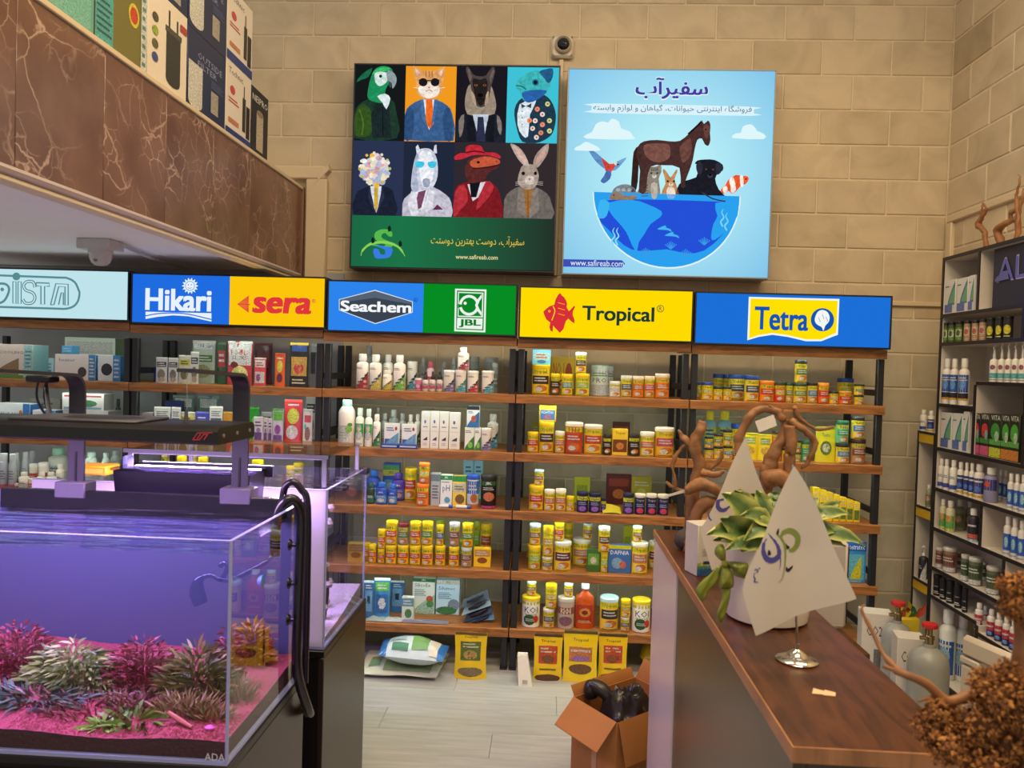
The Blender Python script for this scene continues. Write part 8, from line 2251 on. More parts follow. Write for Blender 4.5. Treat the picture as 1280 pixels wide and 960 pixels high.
q = MB(); q.box(CX1 - 0.019, CX1 - 0.002, CYN + 0.02, CYF - 0.002, 0.0, CZ - 0.021, DKP); q.build('back_panel', ct)
q = MB(); q.box(CX0 + 0.027, CX1 - 0.02, CYF - 0.02, CYF - 0.002, 0.0, CZ - 0.021, M('#b9aca4', rough=0.4)); q.build('far_panel', ct)
# low desk return with a white payment terminal
dz = 0.69
pdn = at(1088, 818, Z=dz)
dk = thing('low_desk', (0.75, 2.35, 0), 'low brown desk behind the counter', 'desk')
q = MB(); q.box(CX1 + 0.002, pdn.x, pdn.y, 2.75, dz - 0.025, dz, WALN, bev=0.002); q.build('desktop', dk)
for (xx, yy) in ((CX1 + 0.01, pdn.y + 0.02), (pdn.x - 0.05, pdn.y + 0.02), (CX1 + 0.01, 2.69), (pdn.x - 0.05, 2.69)):
    q = MB(); q.box(xx, xx + 0.04, yy, yy + 0.04, 0, dz - 0.0255, DKP); q.build('leg', dk)
c0, c1 = at(1018, 700, Y=2.45), at(1061, 676, Y=2.45)
t = thing('screen_terminal', ((c0.x + c1.x) / 2, 2.45, dz), 'rounded white screen standing behind the plant pot', 'monitor')
PWH = M('#cfc3b4', rough=0.35)
q = MB(); q.box(c0.x - 0.09, c1.x, 2.44, 2.47, dz + 0.012, c1.z, PWH, bev=0.012); sc_ = q.build('screen_case', t)
q = MB(); q.box(c0.x - 0.075, c1.x - 0.012, 2.4385, 2.4399, dz + 0.03, c1.z - 0.018, M('#b4a99c', rough=0.3)); q.build('back_cover', sc_)
q = MB(); q.box(c1.x + 0.0002, c1.x + 0.004, 2.452, 2.458, dz + 0.03, c1.z - 0.02, CABB); q.build('seam', sc_)
q = MB(); q.box(c0.x - 0.05, c1.x - 0.03, 2.43, 2.52, dz + 0.0005, dz + 0.0115, PWH, bev=0.003); q.build('foot', t)

# ---- pot with variegated plant
pc = at(960, 772, Z=CZ)
PX_, PY_ = pc.x - 0.004, pc.y
pr = 0.086
pot = thing('potted_plant', (PX_, PY_, CZ), 'variegated leafy plant in a white pot with green bow', 'plant')
CER = M('#d8cbb8', rough=0.18, var=0.02)
ph_ = 0.152
q = MB(); q.lathe([(0.07, 0.0005), (0.08, 0.006), (pr * 0.985, 0.04), (pr, ph_ - 0.01), (pr * 1.01, ph_), (pr * 0.95, ph_ + 0.001), (pr * 0.93, ph_ - 0.02), (0, ph_ - 0.02)], CER, 40, c=(PX_, PY_, CZ)); q.build('pot', pot)
q = MB(); q.lathe([(pr * 0.92, 0.0), (pr * 0.5, 0.008), (0, 0.01)], M('#2e2118', rough=0.95, var=0.4, bump=1.0), 24, c=(PX_, PY_, CZ + ph_ - 0.019)); q.build('soil', pot)


def _leaf(nt, b_):
    tc = nt.nodes.new('ShaderNodeTexCoord')
    oi = nt.nodes.new('ShaderNodeObjectInfo')
    ad = nt.nodes.new('ShaderNodeVectorMath'); ad.operation = 'ADD'
    nt.links.new(tc.outputs['Object'], ad.inputs[0]); nt.links.new(oi.outputs['Location'], ad.inputs[1])
    at_ = nt.nodes.new('ShaderNodeAttribute'); at_.attribute_name = 'edge'
    n = nt.nodes.new('ShaderNodeTexNoise'); n.inputs['Scale'].default_value = 28; n.inputs['Detail'].default_value = 3
    nt.links.new(ad.outputs[0], n.inputs['Vector'])
    s1 = nt.nodes.new('ShaderNodeMath'); s1.operation = 'MULTIPLY_ADD'; s1.inputs[1].default_value = 0.55
    nt.links.new(n.outputs[0], s1.inputs[0]); nt.links.new(at_.outputs['Fac'], s1.inputs[2])
    r = nt.nodes.new('ShaderNodeValToRGB')
    e = r.color_ramp.elements
    e[0].position = 0.45; e[0].color = lin('#4f6a34')
    e[1].position = 0.95; e[1].color = lin('#d8cc7a')
    k = e.new(0.62); k.color = lin('#8f9a4a')
    k = e.new(0.78); k.color = lin('#c0ba62')
    nt.links.new(s1.outputs[0], r.inputs[0]); nt.links.new(r.outputs[0], b_.inputs['Base Color'])
    b_.inputs['Roughness'].default_value = 0.35


LEAF = node_mat('variegated_leaf', _leaf)


def leaf(parent, a, b_, wd, droop=0.015, face=Vector((0, -1, 0.5)), name='leaf', mat=None):
    a, b_ = Vector(a), Vector(b_)
    d = b_ - a
    L = d.length
    dn = d.normalized()
    side = dn.cross(face).normalized()
    nrm = side.cross(dn).normalized()
    nu, nv = 4, 8
    vs, fs, ed = [], [], []
    for j in range(nv + 1):
        t_ = j / nv
        w_ = wd * (math.sin(math.pi * min(1, t_ * 0.97 + 0.02)) ** 0.75) * (1.15 - 0.5 * t_)
        c_ = a + d * t_ + Vector((0, 0, 1)) * (droop * 4 * t_ * (1 - t_) - droop * t_ * t_)
        for i in range(nu + 1):
            s_ = (i / nu) * 2 - 1
            vs.append(c_ + side * w_ * s_ + nrm * (w_ * 0.25 * abs(s_) + 0.003 * math.sin(t_ * 14 + s_ * 3)))
            ed.append(abs(s_) * 0.45)
    for j in range(nv):
        for i in range(nu):
            p = j * (nu + 1) + i
            fs.append((p, p + 1, p + nu + 2, p + nu + 1))
    q = MB(); q.mesh(vs, fs, mat or LEAF)
    o = q.build(name, parent)
    at_ = o.data.attributes.new('edge', 'FLOAT', 'POINT')
    at_.data.foreach_set('value', ed)
    return o


z6 = zoomer(830, 490, 2.594)
LP = lambda x, y, dy=0.0: at(*z6(x, y), Y=PY_ + dy)
lv = [((290, 490), (185, 400), .030, -.04, -.07), ((300, 470), (140, 440), .028, -.02, -.08), ((330, 440), (190, 320), .034, 0, -.03), ((320, 430), (230, 310), .028, .02, 0), ((330, 400), (260, 318), .026, .03, .02), ((330, 480), (160, 470), .024, -.03, -.06), ((320, 490), (200, 500), .018, -.05, -.09),
      ((350, 420), (300, 310), .026, 0, .02), ((340, 400), (355, 330), .026, .02, .02), ((380, 400), (350, 305), .024, .03, .05), ((370, 420), (250, 385), .022, -.04, -.07), ((370, 430), (260, 460), .024, -.05, -.08), ((350, 480), (250, 505), .020, -.05, -.08), ((390, 440), (380, 330), .024, .03, .04),
      ((440, 400), (500, 330), .026, .04, .05), ((450, 410), (530, 375), .026, .03, .03), ((470, 400), (610, 380), .018, .03, .04), ((450, 430), (575, 345), .017, .05, .06), ((470, 440), (560, 440), .022, .03, .03), ((480, 450), (655, 478), .022, .04, .02), ((460, 450), (590, 490), .020, .05, .03), ((430, 400), (460, 310), .022, .05, .05), ((360, 470), (300, 420), .026, -.03, -.05), ((340, 500), (290, 440), .022, -.03, -.06)]
for (b0, tip, wd, d0, d1) in lv:
    a_ = Vector((PX_ + RND.uniform(-0.03, 0.03), PY_ + RND.uniform(-0.03, 0.03), CZ + ph_ - 0.014)) * 0.25 + LP(*b0, d0) * 0.75
    leaf(pot, a_, LP(*tip, d1), wd, RND.uniform(0.004, 0.014), Vector((RND.uniform(-.4, .4), -1, RND.uniform(0.3, 0.9))))
    q = MB(); q.tube([Vector((PX_ + (a_.x - PX_) * 0.35, PY_ + (a_.y - PY_) * 0.35, CZ + ph_ - 0.016)), (Vector((PX_, PY_, CZ + ph_)) + a_) / 2 + Vector((0, 0, 0.01)), a_], 0.0022, M('#6f7a3a', rough=0.5), 6); q.build('leaf_stem', pot)
# satin bow
SAT = M('#7d8428', rough=0.3, var=0.12, scale=25)
z8 = zoomer(830, 640, 6.0)
BP = lambda x, y, dy=-0.005: at(*z8(x, y), Y=PY_ - pr - 0.006 + dy + 0.03)
bow = thing('ribbon_bow', BP(455, 380), 'olive green satin bow tied around the white pot', 'bow')


def ribbon(name, pts, ctr_, bulge):
    """a flattened satin loop or tail: traced outline, raised towards its middle"""
    out = catmull([(x, y, 0) for x, y in pts], 4)
    q = MB()
    vs, n = [], len(out)
    for r_ in (1.0, 0.66, 0.33):
        for v in out:
            x, y = ctr_[0] + (v.x - ctr_[0]) * r_, ctr_[1] + (v.y - ctr_[1]) * r_
            vs.append(BP(x, y, -bulge * (1 - r_ * r_) + 0.0016 * math.sin(x * 0.09 + y * 0.05)))
    vs.append(BP(*ctr_, -bulge))
    fs = [(k * n + i, k * n + (i + 1) % n, (k + 1) * n + (i + 1) % n, (k + 1) * n + i) for k in range(2) for i in range(n)] + [(2 * n + i, 2 * n + (i + 1) % n, 3 * n) for i in range(n)]
    q.mesh(vs, fs, SAT)
    o = q.build(name, bow, angle=180)
    m = o.modifiers.new('thickness', 'SOLIDIFY'); m.thickness = 0.0008


ribbon('loop', [(456, 378), (410, 348), (382, 312), (386, 272), (412, 244), (440, 246), (458, 290), (460, 340)], (425, 295), 0.010)
ribbon('loop', [(462, 378), (500, 372), (560, 378), (637, 392), (626, 440), (602, 482), (560, 472), (510, 430), (470, 395)], (570, 425), 0.010)
ribbon('tail', [(442, 395), (400, 410), (340, 470), (290, 510), (245, 570), (247, 622), (292, 672), (330, 600), (400, 520), (416, 450)], (330, 535), 0.003)
ribbon('tail', [(442, 560), (497, 570), (490, 650), (470, 730), (430, 828), (395, 775), (420, 700), (438, 640)], (455, 690), 0.003)
ribbon('loop', [(440, 398), (472, 395), (502, 440), (522, 500), (516, 560), (470, 577), (420, 572), (414, 520), (425, 460)], (468, 510), 0.014)
q = MB(); k = BP(455, 385, -.006); q.lathe([(0, -0.006), (0.006, -0.004), (0.007, 0), (0.005, 0.005), (0, 0.006)], SAT, 10, c=tuple(k)); q.build('knot', bow)
q = MB()
ang = [math.pi * (1.02 + 0.6 * k / 20) for k in range(21)]
pz = CZ + 0.098
for k in range(20):
    a0, a1 = ang[k], ang[k + 1]
    rr = pr + 0.0012
    q.face([(PX_ + rr * math.cos(a0), PY_ + rr * math.sin(a0), pz - 0.004), (PX_ + rr * math.cos(a1), PY_ + rr * math.sin(a1), pz - 0.004), (PX_ + rr * math.cos(a1), PY_ + rr * math.sin(a1), pz + 0.004), (PX_ + rr * math.cos(a0), PY_ + rr * math.sin(a0), pz + 0.004)], SAT)
q.build('pot_band', bow)

# ---- table flags
CLOTH = M('#cfc2b0', rough=0.8, var=0.03)
CHR = M('#c8bfae', rough=0.12, metal=0.95)


def flag(name, base_px, Ycloth, Lc, Rc, label, art, zm):
    b0 = at(*base_px, Z=CZ)
    t = thing(name, (b0.x, b0.y, CZ), label, 'flag', 'table flags on the counter')
    Pp = lambda x, y: at(*zm(x, y), Y=Ycloth)
    Lp = catmull([Pp(*p) for p in Lc], 5, False); Rp = catmull([Pp(*p) for p in Rc], 5, False)
    n = 20

    def pick(c, v):
        u = v * (len(c) - 1); i = int(min(u, len(c) - 2))
        return c[i] + (c[i + 1] - c[i]) * (u - i)
    top = Lp[0]

    def dy(x, z):
        h = max(0.0, top.z - z)
        return 0.010 * math.sin((x - top.x) * 38 + 0.6) * min(1, h * 7) - 0.02 * h
    q = MB(); q.grid(lambda u, v: (lambda p: (p.x, Ycloth + dy(p.x, p.z), p.z))(pick(Lp, v) * (1 - u) + pick(Rp, v) * u), 16, n, CLOTH)
    o = q.build('cloth', t)
    yb = b0.y
    q = MB(); q.lathe([(0.034, 0.0004), (0.036, 0.003), (0.033, 0.006), (0.018, 0.009), (0.015, 0.014), (0.007, 0.019), (0.0035, 0.021), (0.0035, 0.03)], CHR, 28, c=(b0.x, yb, CZ)); q.build('base', t)
    tp_ = Vector((top.x, Ycloth + 0.006, top.z + 0.002))
    q = MB(); q.tube([(b0.x, yb, CZ + 0.02), (b0.x + (tp_.x - b0.x) * 0.5, (yb + tp_.y) / 2, (CZ + 0.02 + tp_.z) / 2), tp_], 0.0022, CHR, 8); q.build('pole', t)
    pm = MB()
    for kind, c_, dat in art:
        f = Flat(Ycloth, zm, 0.0, lambda c2: M(c2, rough=0.8))
        if kind == 'poly':
            f.poly(dat, c_, 3)
        elif kind == 'line':
            f.line(dat[0], dat[1], c_, 4)
        elif kind == 'text':
            f.text(*dat, c_, bold=0.012, res=3)
        pm.mesh([(x, Ycloth + dy(x, z) - 0.0007, z) for x, y, z in f.mb.v], f.mb.f, f.mb.mats[0])
    pm.build('printed_emblem', t)
    return t


VI, GR_ = '#4a4690', '#7f8f3a'
art1 = [('line', VI, ([(758, 190), (735, 225), (730, 280), (750, 330), (790, 352), (835, 340), (858, 310), (850, 260), (825, 215), (795, 180), (770, 150)], [8, 26, 34, 40, 42, 40, 34, 26, 18, 10, 4])),
        ('line', VI, ([(850, 300), (868, 340), (868, 390), (858, 430)], [12, 8, 6, 3])),
        ('line', GR_, ([(845, 165), (880, 200), (905, 250), (910, 320), (905, 400), (895, 460)], [10, 16, 18, 14, 12, 8])),
        ('line', GR_, ([(870, 190), (890, 155), (935, 140), (980, 155), (1010, 195), (1005, 250), (975, 285), (940, 290)], [24, 34, 40, 42, 42, 40, 36, 24])),
        ('line', '#a8a088', ([(895, 460), (880, 500), (850, 522)], [16, 12, 6])),
        ('poly', '#1c1a1e', [(835, 150), (850, 120), (858, 128), (852, 165), (840, 165)]), ('poly', '#1c1a1e', [(905, 262), (915, 235), (925, 250), (945, 262), (935, 280), (918, 275)]),
        ('poly', '#1c1a1e', [(912, 440), (920, 408), (932, 425), (970, 405), (965, 425), (940, 450)]), ('poly', '#1c1a1e', [(762, 300), (770, 272), (785, 285), (790, 308), (770, 312)]),
        ('line', VI, ([(662, 440), (658, 470), (668, 485), (660, 505), (690, 508)], [6, 9, 9, 9, 6])), ('line', VI, ([(662, 425), (675, 412), (688, 428), (672, 440)], [5, 8, 8, 5])), ('poly', VI, [(694, 402), (704, 402), (702, 412), (694, 412)])]
z6b = z6
Yf = at(996, 828, Z=CZ).y
flag('table_flag', (996, 826), Yf - 0.018, [(972, 0 - 342), (850, -100), (720, 210), (640, 370), (586, 520), (590, 640), (670, 905)], [(980, -342), (1060, -220), (1160, -20), (1280, 300), (1420, 632)], 'white table flag with emblem in front of the pot', art1, z8)
art2 = [('line', VI, ([(190, 345), (172, 350), (172, 372), (190, 380), (215, 365)], [6, 12, 14, 12, 6])), ('line', GR_, ([(215, 330), (245, 320), (262, 345), (240, 370)], [6, 12, 12, 6])), ('line', VI, ([(140, 390), (143, 405), (150, 412)], [4, 5, 4]))]
flag('table_flag', (929, 740), at(929, 740, Z=CZ).y - 0.018, [(262, 150), (225, 220), (175, 330), (130, 420), (118, 450), (150, 572)], [(266, 150), (290, 230), (320, 310), (345, 380), (330, 520)], 'white table flag behind the leaves of the pot', art2, z6)

# ---- carton beside the pot, dark stone, paper chips
ST['Mbx'] = dict(b='#cfc6b8', side='#c2b8a8', d=[('r', -1, 1, 0.0, 0.14, '#2f5a8a'), ('r', -1, 1, 0.14, 0.2, '#4a8a7a'), ('r', -1, 1, 0.2, 0.26, '#a8b05a'), ('r', -0.6, 0.8, 0.23, 0.29, '#2a3a5a'), ('l', -0.6, 0.4, 0.7, 0.85, 2, '#6a8ab0'), ('l', -0.7, 0.7, 0.4, 0.55, 3, '#a8a49a')])
cb = at(869, 719, Z=CZ)
goods('box', 'product_carton', 'box', (cb.x + 0.038, cb.y, CZ + 0.0005), 0.078, 0.125, ST['Mbx'], 'white carton with blue-green foot beside the plant pot', None, 0.35, 0.06)
c = at(855, 690, Z=CZ)
t = thing('wood_stump', (c.x + 0.01, c.y, CZ), 'dark grey wood lump at the far end of the counter', 'stump')
q = MB(); q.grid(lambda u, v: (c.x + 0.012 + (0.035 + 0.006 * math.sin(6 * u * 6.28)) * math.cos(u * 6.2832) * math.sin(v * math.pi), c.y + 0.03 + 0.035 * math.sin(u * 6.2832) * math.sin(v * math.pi), CZ + 0.028 - (0.028 + 0.003 * math.sin(17 * u)) * math.cos(v * math.pi)), 18, 9, M('#4a4038', rough=0.9, var=0.3, bump=0.8)); q.build('lump', t)
q = MB(); q.tube(catmull([Vector((c.x + 0.02, c.y - 0.008, CZ + 0.006)), Vector((c.x + 0.0, c.y - 0.015, CZ + 0.03)), Vector((c.x + 0.02, c.y - 0.01, CZ + 0.05)), Vector((c.x + 0.045, c.y - 0.008, CZ + 0.058))], 4, False), [0.004] * 13, BARK, 6); q.build('vine', t)
for i, (x, y) in enumerate(((1022, 867), (1036, 869))):
    c = at(x, y, Z=CZ)
    q = MB(); q.prism([(c.x - 0.010, c.y - 0.004, CZ + 0.0006), (c.x + 0.008, c.y - 0.006, CZ + 0.0006), (c.x + 0.012, c.y + 0.004, CZ + 0.002), (c.x - 0.004, c.y + 0.008, CZ + 0.004)], (0, 0, 0.0012), M('#d8b48a', rough=0.7))
    tag(q.build('paper_scrap'), ['torn beige paper scrap nearer the flag base', 'torn beige paper scrap nearer the counter edge'][i], 'paper', 'paper scraps on the counter')

# ---- driftwood on the counter
Dl = lambda x, y, Y=2.1: at(*z6(x, y), Y=Y)
DW1 = M('#8c5e34', rough=0.6, var=0.6, scale=30, bump=0.9)


def fl_(v):
    return Vector((v.x, v.y, CZ + 0.014))


wood('driftwood', [
    [(fl_(Dl(95, 415)), .022), (Dl(92, 350), .024), (Dl(105, 290), .026), (Dl(115, 230), .024), (Dl(95, 170), .022), (Dl(115, 130), .018), (Dl(128, 95), .012)],
    [(Dl(90, 180), .014), (Dl(65, 150), .010), (Dl(45, 125), .006)],
    [(Dl(95, 340), .012), (Dl(40, 310), .008), (Dl(5, 295), .004)], [(Dl(40, 318), .007), (Dl(30, 240), .008), (Dl(50, 190), .007), (Dl(75, 165), .006)],
    [(Dl(120, 260, 2.06), .014), (Dl(165, 270, 2.05), .010), (Dl(195, 265, 2.04), .006)], [(Dl(70, 320, 2.05), .02), (Dl(120, 300, 2.04), .024), (Dl(170, 320, 2.03), .02), (Dl(190, 345, 2.03), .012)],
    [(fl_(Dl(80, 400, 2.06)), .016), (Dl(120, 370, 2.05), .022), (Dl(175, 360, 2.04), .016)], [(Dl(140, 270), .009), (Dl(175, 220), .007), (Dl(185, 185), .005)]],
    'branching driftwood at the far end of the counter', DW1, group='driftwood on the counter')
wood('driftwood', [
    [(fl_(Dl(330, 420, 1.9)), .02), (Dl(330, 300, 1.9), .022), (Dl(345, 240, 1.9), .024), (Dl(360, 190, 1.9), .022), (Dl(395, 130, 1.9), .018), (Dl(405, 60, 1.9), .012)],
    [(Dl(240, 200, 1.92), .012), (Dl(245, 150, 1.92), .016), (Dl(275, 85, 1.92), .015), (Dl(320, 58, 1.92), .013), (Dl(360, 62, 1.91), .012), (Dl(395, 90, 1.9), .014)], [(Dl(240, 200, 1.92), .012), (Dl(262, 280, 1.92), .014), (Dl(300, 340, 1.91), .016)],
    [(Dl(405, 90, 1.89), .012), (Dl(430, 110, 1.88), .010), (Dl(470, 140, 1.88), .010), (Dl(488, 180, 1.88), .009), (Dl(470, 225, 1.88), .008), (Dl(445, 250, 1.88), .006)], [(Dl(408, 110, 1.88), .018), (Dl(410, 190, 1.88), .02), (Dl(405, 260, 1.88), .018), (fl_(Dl(400, 400, 1.88)), .016)],
    [(Dl(420, 50, 1.9), .008), (Dl(445, 90, 1.9), .007), (Dl(490, 118, 1.9), .006), (Dl(555, 112, 1.9), .004)], [(Dl(360, 60, 1.91), .006), (Dl(345, 45, 1.91), .004)], [(Dl(330, 290, 1.88), .03), (Dl(370, 280, 1.87), .03), (Dl(400, 300, 1.87), .02)]],
    'arching twisted driftwood rising behind the plant', DW1, group='driftwood on the counter')
c = Dl(323, 90, 1.89)
q = MB(); q.prism([(c.x - 0.024, c.y - 0.012, c.z - 0.004), (c.x + 0.020, c.y - 0.012, c.z + 0.014), (c.x + 0.028, c.y - 0.016, c.z - 0.012), (c.x - 0.014, c.y - 0.016, c.z - 0.03)], (0, 0.0008, 0), M('#d8cdbc', rough=0.7)); tag(q.build('price_tag'), 'white price tag hanging on the arching driftwood', 'tag')
c = Dl(36, 335, 2.08)
q = MB(); q.prism([(c.x - 0.03, c.y - 0.012, c.z - 0.006), (c.x + 0.028, c.y - 0.012, c.z + 0.012), (c.x + 0.026, c.y - 0.012, c.z + 0.02), (c.x - 0.03, c.y - 0.012, c.z + 0.0)], (0, 0.0008, 0), M('#d8cdbc', rough=0.7)); tag(q.build('price_tag'), 'narrow white tag on the branching driftwood', 'tag')

# ---- cardboard box with a black bag
KRAFT = M('#a86c32', rough=0.75, var=0.08, scale=18)
kz = 0.35
A, B_, C_ = at(716, 871, Z=kz), at(771.6, 904.5, Z=kz), at(794, 846, Z=kz)
D_ = B_ + C_ - A
kb = thing('cardboard_box', (A + D_) / 2 - Vector((0, 0, kz)), 'open brown cardboard box standing beside the counter', 'box')
kb.location.z = 0


def wallp(p, q_, nm='side_wall', z0=0.0, th=0.004):
    u = (q_ - p).normalized(); n = Vector((u.y, -u.x, 0)) * th
    m = MB(); m.prism([Vector((p.x, p.y, z0)), Vector((q_.x, q_.y, z0)), Vector((q_.x, q_.y, kz)), Vector((p.x, p.y, kz))], n, KRAFT)
    return m.build(nm, kb)


wallp(B_, A); wallp(A, C_); wallp(C_, D_); wallp(D_, B_)
q = MB(); q.prism([Vector((v.x, v.y, 0.002)) for v in (A, B_, D_, C_)], (0, 0, 0.004), KRAFT); q.build('bottom', kb)


def flap(p, q_, outw, drop, sk=0.0):
    m = MB()
    o_ = outw + Vector((0, 0, -drop))
    u = (q_ - p) * 0.02
    m.prism([p + u, q_ - u, q_ - u + o_, p + u + o_], (0, 0, 0.003), KRAFT)
    m.build('flap', kb)


o1 = (A - C_).normalized(); o2 = (B_ - A).normalized()
flap(A, B_, o1 * 0.085, 0.075)
flap(B_, D_, o2 * 0.04, 0.13)
flap(A, C_, -o2 * 0.02, -0.03)
flap(C_, D_, -o1 * 0.04, -0.06)
q = MB(); m_ = (A + B_) / 2; n_ = o1 * 0.0006
q.prism([Vector((m_.x, m_.y, 0.0)) + n_ + o2 * 0.02, Vector((m_.x, m_.y, 0)) + n_ - o2 * 0.005, Vector((m_.x, m_.y, kz - 0.004)) + n_ - o2 * 0.005, Vector((m_.x, m_.y, kz - 0.004)) + n_ + o2 * 0.02], o1 * 0.0006, M('#b98a58', rough=0.3)); q.build('tape', kb)
BAG = M('#2a2420', rough=0.3, var=0.2, scale=20)
ctr = (A + D_) / 2
bg_ = thing('plastic_bag', (ctr.x, ctr.y, 0.01), 'crumpled black plastic bag stuffed in the cardboard box', 'bag')


def lump(u, v):
    a, b2 = u * 2 * math.pi, v * math.pi
    d = Vector((math.cos(a) * math.sin(b2), math.sin(a) * math.sin(b2), -math.cos(b2)))
    nn = 1 + 0.30 * noise.noise(d * 2.6 + Vector((3, 1, 7))) + 0.16 * abs(noise.noise(d * 6.0))
    ax = (D_ - B_).normalized(); ay = (B_ - A).normalized()
    p = Vector((ctr.x, ctr.y, 0.2)) + ax * d.x * 0.105 * min(nn, 1.25) + ay * d.y * 0.085 * min(nn, 1.25) + Vector((0, 0, d.z * 0.185 * nn))
    return p


q = MB(); q.grid(lump, 48, 30, BAG); q.build('bag_body', bg_)
hl = at(738, 862, Y=A.y + 0.02)
q = MB(); q.grid(lambda u, v: hl + Vector((0.03 * math.cos(u * 6.283) * math.sin(v * 3.14) * (1 + 0.2 * math.sin(9 * u)), 0.024 * math.sin(u * 6.283) * math.sin(v * 3.14), -0.035 * math.cos(v * 3.14))), 16, 10, BAG); q.build('bag_fold', bg_)
q = MB(); q.tube(catmull([hl + Vector((0.0, 0, 0.02)), hl + Vector((0.05, -0.02, -0.0)), hl + Vector((0.1, -0.05, -0.06))], 5, False), [0.02, 0.022, 0.024, 0.026, 0.026, 0.024, 0.022, 0.02, 0.018, 0.016, 0.014], BAG, 10); q.build('bag_fold', bg_)

# ---- gas bottles and cartons behind the counter
GRY = M('#8f8f88', rough=0.35, var=0.04)
REDK = M('#b82420', rough=0.35)
BRS = M('#9a8a6a', rough=0.25, metal=0.9)


def gas(px0, px1, ytop, Yc, label):
    r_ = (px1 - px0) / F_PX * Yc / 2
    c = at((px0 + px1) / 2, ytop, Y=Yc)
    H_ = c.z
    t = thing('gas_bottle', (c.x, Yc, 0), label, 'gas bottle', 'gas bottles behind the counter')
    bh = H_ - 0.10
    q = MB(); q.lathe([(r_ * 0.95, 0.0005), (r_, 0.012), (r_, bh - r_ * 0.9), (r_ * 0.94, bh - r_ * 0.55), (r_ * 0.7, bh - r_ * 0.2), (r_ * 0.32, bh), (r_ * 0.3, bh + 0.012)], GRY, 28, c=(c.x, Yc, 0)); q.build('cylinder', t)
    q = MB(); q.lathe([(0.016, 0), (0.016, 0.03), (0.011, 0.035), (0.011, 0.06)], BRS, 14, c=(c.x, Yc, bh + 0.0125)); q.tube([(c.x - 0.035, Yc, bh + 0.035), (c.x + 0.02, Yc, bh + 0.035)], 0.008, BRS, 10); q.build('valve', t)
    q = MB(); q.lathe([(0.012, 0), (0.028, 0.004), (0.030, 0.012), (0.028, 0.02), (0.01, 0.024), (0, 0.024)], REDK, 10, c=(c.x, Yc, bh + 0.073)); q.build('red_knob', t)
    return t


gas(1106, 1140, 750, 3.39, 'smaller grey gas bottle with red knob by the carton')
gas(1139, 1186, 777, 3.08, 'larger grey gas bottle with red knob')
ST['CO2'] = dict(b='#cfc8bc', side='#b8b2a8', d=[('t', 'CO2', -0.7, 0.3, 0.78, 0.88, '#3a3a3a'), ('r', -0.2, 0.3, 0.3, 0.65, '#6a6a68'), ('l', -0.7, 0.7, 0.1, 0.24, 3, '#8a8a86')])
for i, (x0, x1, yt, Yc, lab) in enumerate(((1080, 1116, 768, 3.45, 'plain white carton behind the smaller gas bottle'), (1124, 1157, 799, 3.16, 'white gas kit carton between the two gas bottles'))):
    c = at((x0 + x1) / 2, yt, Y=Yc)
    goods('box', 'gas_kit_carton', 'box', (c.x, Yc, 0.0005), (x1 - x0) / F_PX * Yc, c.z, ST['CO2'], lab, 'cartons behind the counter', -0.2, 0.1)
# yellow bag between gas bottle and unit
c = at(1137, 765, Y=3.75)
t = thing('gift_bag', (c.x, 3.75, 0), 'yellow and green foil bag beside the corner unit', 'bag')
q = MB(); q.box(c.x - 0.09, c.x + 0.04, 3.72, 3.80, 0, c.z - 0.02, M('#c8b02a', rough=0.3, var=0.3, scale=14), bev=0.01); q.build('bag_body', t)
for k in range(9):
    p = Vector((c.x - 0.08 + 0.014 * k, 3.75, c.z - 0.03))
    leaf(t, p, p + Vector((RND.uniform(-.05, .05), -0.03, RND.uniform(0.04, 0.10))), 0.018, 0.004, Vector((0, -1, 0.2)), 'foil_leaf', M(['#d8b82a', '#2f7a3a', '#c84a2a'][k % 3], rough=0.25))
# white plastic chair
c = at(1200, 792, Y=2.39)
WPL = M('#cdc0ae', rough=0.35)
ch = thing('plastic_chair', (0, 0, 0), 'white plastic chair with a slot in its backrest', 'chair')
q = MB()
zt_ = c.z
q.box(0, 0.40, 0, 0.028, 0.44, zt_ - 0.085, WPL, bev=0.01); q.box(0.0, 0.07, 0, 0.028, zt_ - 0.0852, zt_ - 0.065, WPL, bev=0.004); q.box(0.21, 0.40, 0, 0.028, zt_ - 0.0852, zt_ - 0.065, WPL, bev=0.004); q.box(0, 0.40, 0, 0.028, zt_ - 0.066, zt_, WPL, bev=0.013)
q.build('backrest', ch)
q = MB(); q.box(0.0, 0.40, 0.03, 0.40, 0.42, 0.445, WPL, bev=0.01); q.build('seat', ch)
for xx in (0.005, 0.355):
    for yy in (0.02, 0.35):
        q = MB(); q.box(xx, xx + 0.04, yy, yy + 0.04, 0, 0.4195, WPL, bev=0.004); q.build('leg', ch)
ch.location = (c.x, c.y, 0)
ch.rotation_euler = (0, 0, math.radians(-73))

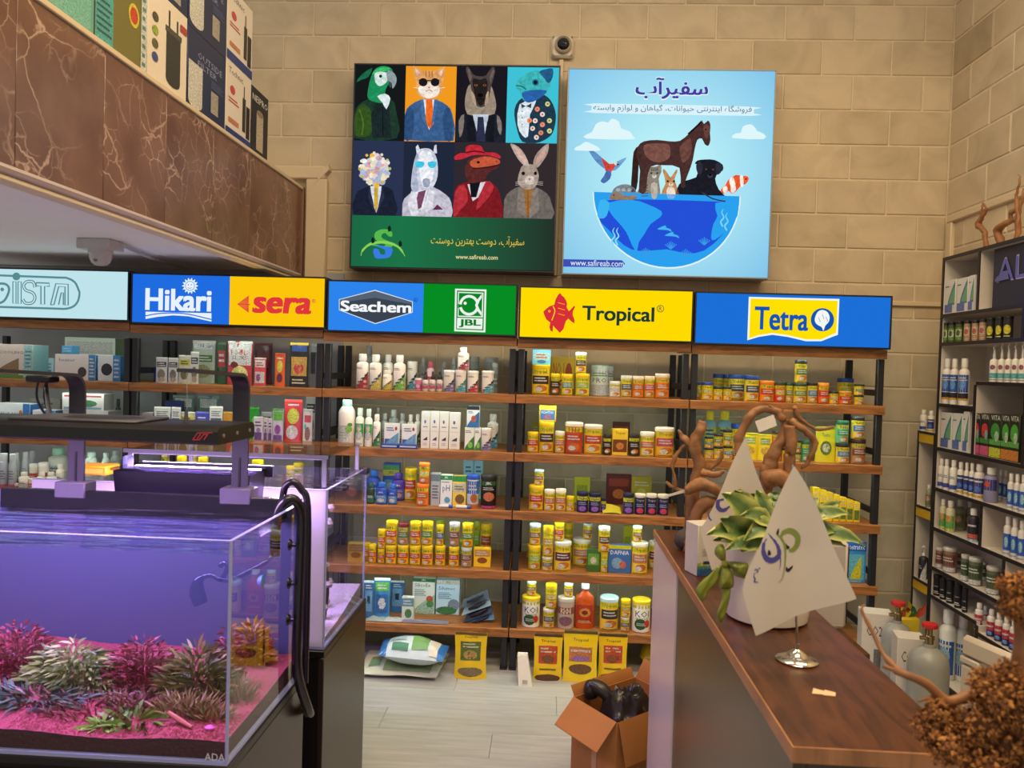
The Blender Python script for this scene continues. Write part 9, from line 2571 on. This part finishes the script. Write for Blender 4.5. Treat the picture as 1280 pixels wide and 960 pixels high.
# ---- dried brown moss wood close to the camera
ped = thing('plant_stand', (0.72, 0.92, 0), 'round dark stand under the dried brown plant', 'stand')
q = MB(); q.lathe([(0.14, 0.0), (0.14, 0.02), (0.03, 0.05), (0.03, 0.74), (0.12, 0.77), (0.12, 0.79)], DKP, 24, c=(0.70, 0.92, 0)); q.build('pedestal', ped)
DRY = [M(h, rough=0.85, var=0.3, scale=60) for h in ('#8a5526', '#a0672e', '#6a3f1c', '#b47a3c')]
t = thing('dried_plant', (0.70, 0.92, 0.79), 'dried brown bushy plant on twisted branch in the foreground', 'plant')
zq = zoomer(1040, 540, 2.2875)
N_ = lambda x, y, Y=0.95: at(*zq(x, y), Y=Y)
for pts, rad in (([Vector((0.70, 0.92, 0.79)), Vector((0.69, 0.93, 0.9)), N_(480, 880), N_(420, 760), N_(330, 770), N_(270, 720), N_(200, 690), N_(150, 670, 1.0)], [.012, .012, .012, .011, .009, .008, .007, .004]),
                 ([N_(200, 690, 1.0), N_(150, 640, 1.02), N_(115, 570, 1.04), N_(85, 510, 1.05), N_(95, 495, 1.05)], [.006, .004, .004, .003, .002]), ([N_(480, 880), N_(540, 620), N_(530, 480), N_(520, 430)], [.012, .012, .010, .006]), ([N_(330, 770), N_(290, 760), N_(245, 770)], [.006, .004, .002])):
    cc = catmull(pts, 5, False)
    rr = [rad[min(int(k / len(cc) * len(rad)), len(rad) - 1)] * 0.7 for k in range(len(cc))]
    q = MB(); q.tube(cc, rr, BARK, 8); q.build('branch', t, angle=180)
clumps = [(330, 820, 40), (280, 850, 45), (360, 860, 60), (430, 830, 60), (470, 760, 55), (520, 800, 60), (400, 920, 70), (480, 900, 70), (545, 880, 60), (330, 900, 50), (440, 720, 40), (505, 700, 45), (540, 740, 50), (540, 450, 40), (515, 500, 30), (555, 520, 35), (300, 800, 30), (545, 960, 60), (440, 970, 60), (500, 440, 22)]
for (x, y, r_) in clumps:
    c = N_(x, y, 0.93 + RND.uniform(-0.03, 0.03))
    rm = r_ / 2.2875 / F_PX * 0.95
    q = MB()
    for i in range(420):
        d = Vector((RND.gauss(0, 1), RND.gauss(0, 1), RND.gauss(0, 1))).normalized() * rm * RND.uniform(0.45, 1.1)
        p = c + d
        a = Vector((RND.gauss(0, 1), RND.gauss(0, 1), RND.gauss(0, 1))).normalized(); b2 = a.cross(d.normalized()).normalized()
        s_ = RND.uniform(0.0016, 0.004)
        q.mesh([p - a * s_, p + b2 * s_ * 0.8, p + a * s_ + d.normalized() * s_, p - b2 * s_ * 0.8], [(0, 1, 2, 3)], DRY[i % 4])
    q.mesh(*(lambda n=7: ([c + Vector((math.cos(6.283 * i / n) * math.sin(math.pi * (j + .5) / n), math.sin(6.283 * i / n) * math.sin(math.pi * (j + .5) / n), math.cos(math.pi * (j + .5) / n))) * rm * 0.6 for j in range(n) for i in range(n)], [(j * n + i, j * n + (i + 1) % n, (j + 1) * n + (i + 1) % n, (j + 1) * n + i) for j in range(n - 1) for i in range(n)]))(), DRY[2])
    o = q.build('dried_tuft', t, smooth=False); o['kind'] = 'stuff'
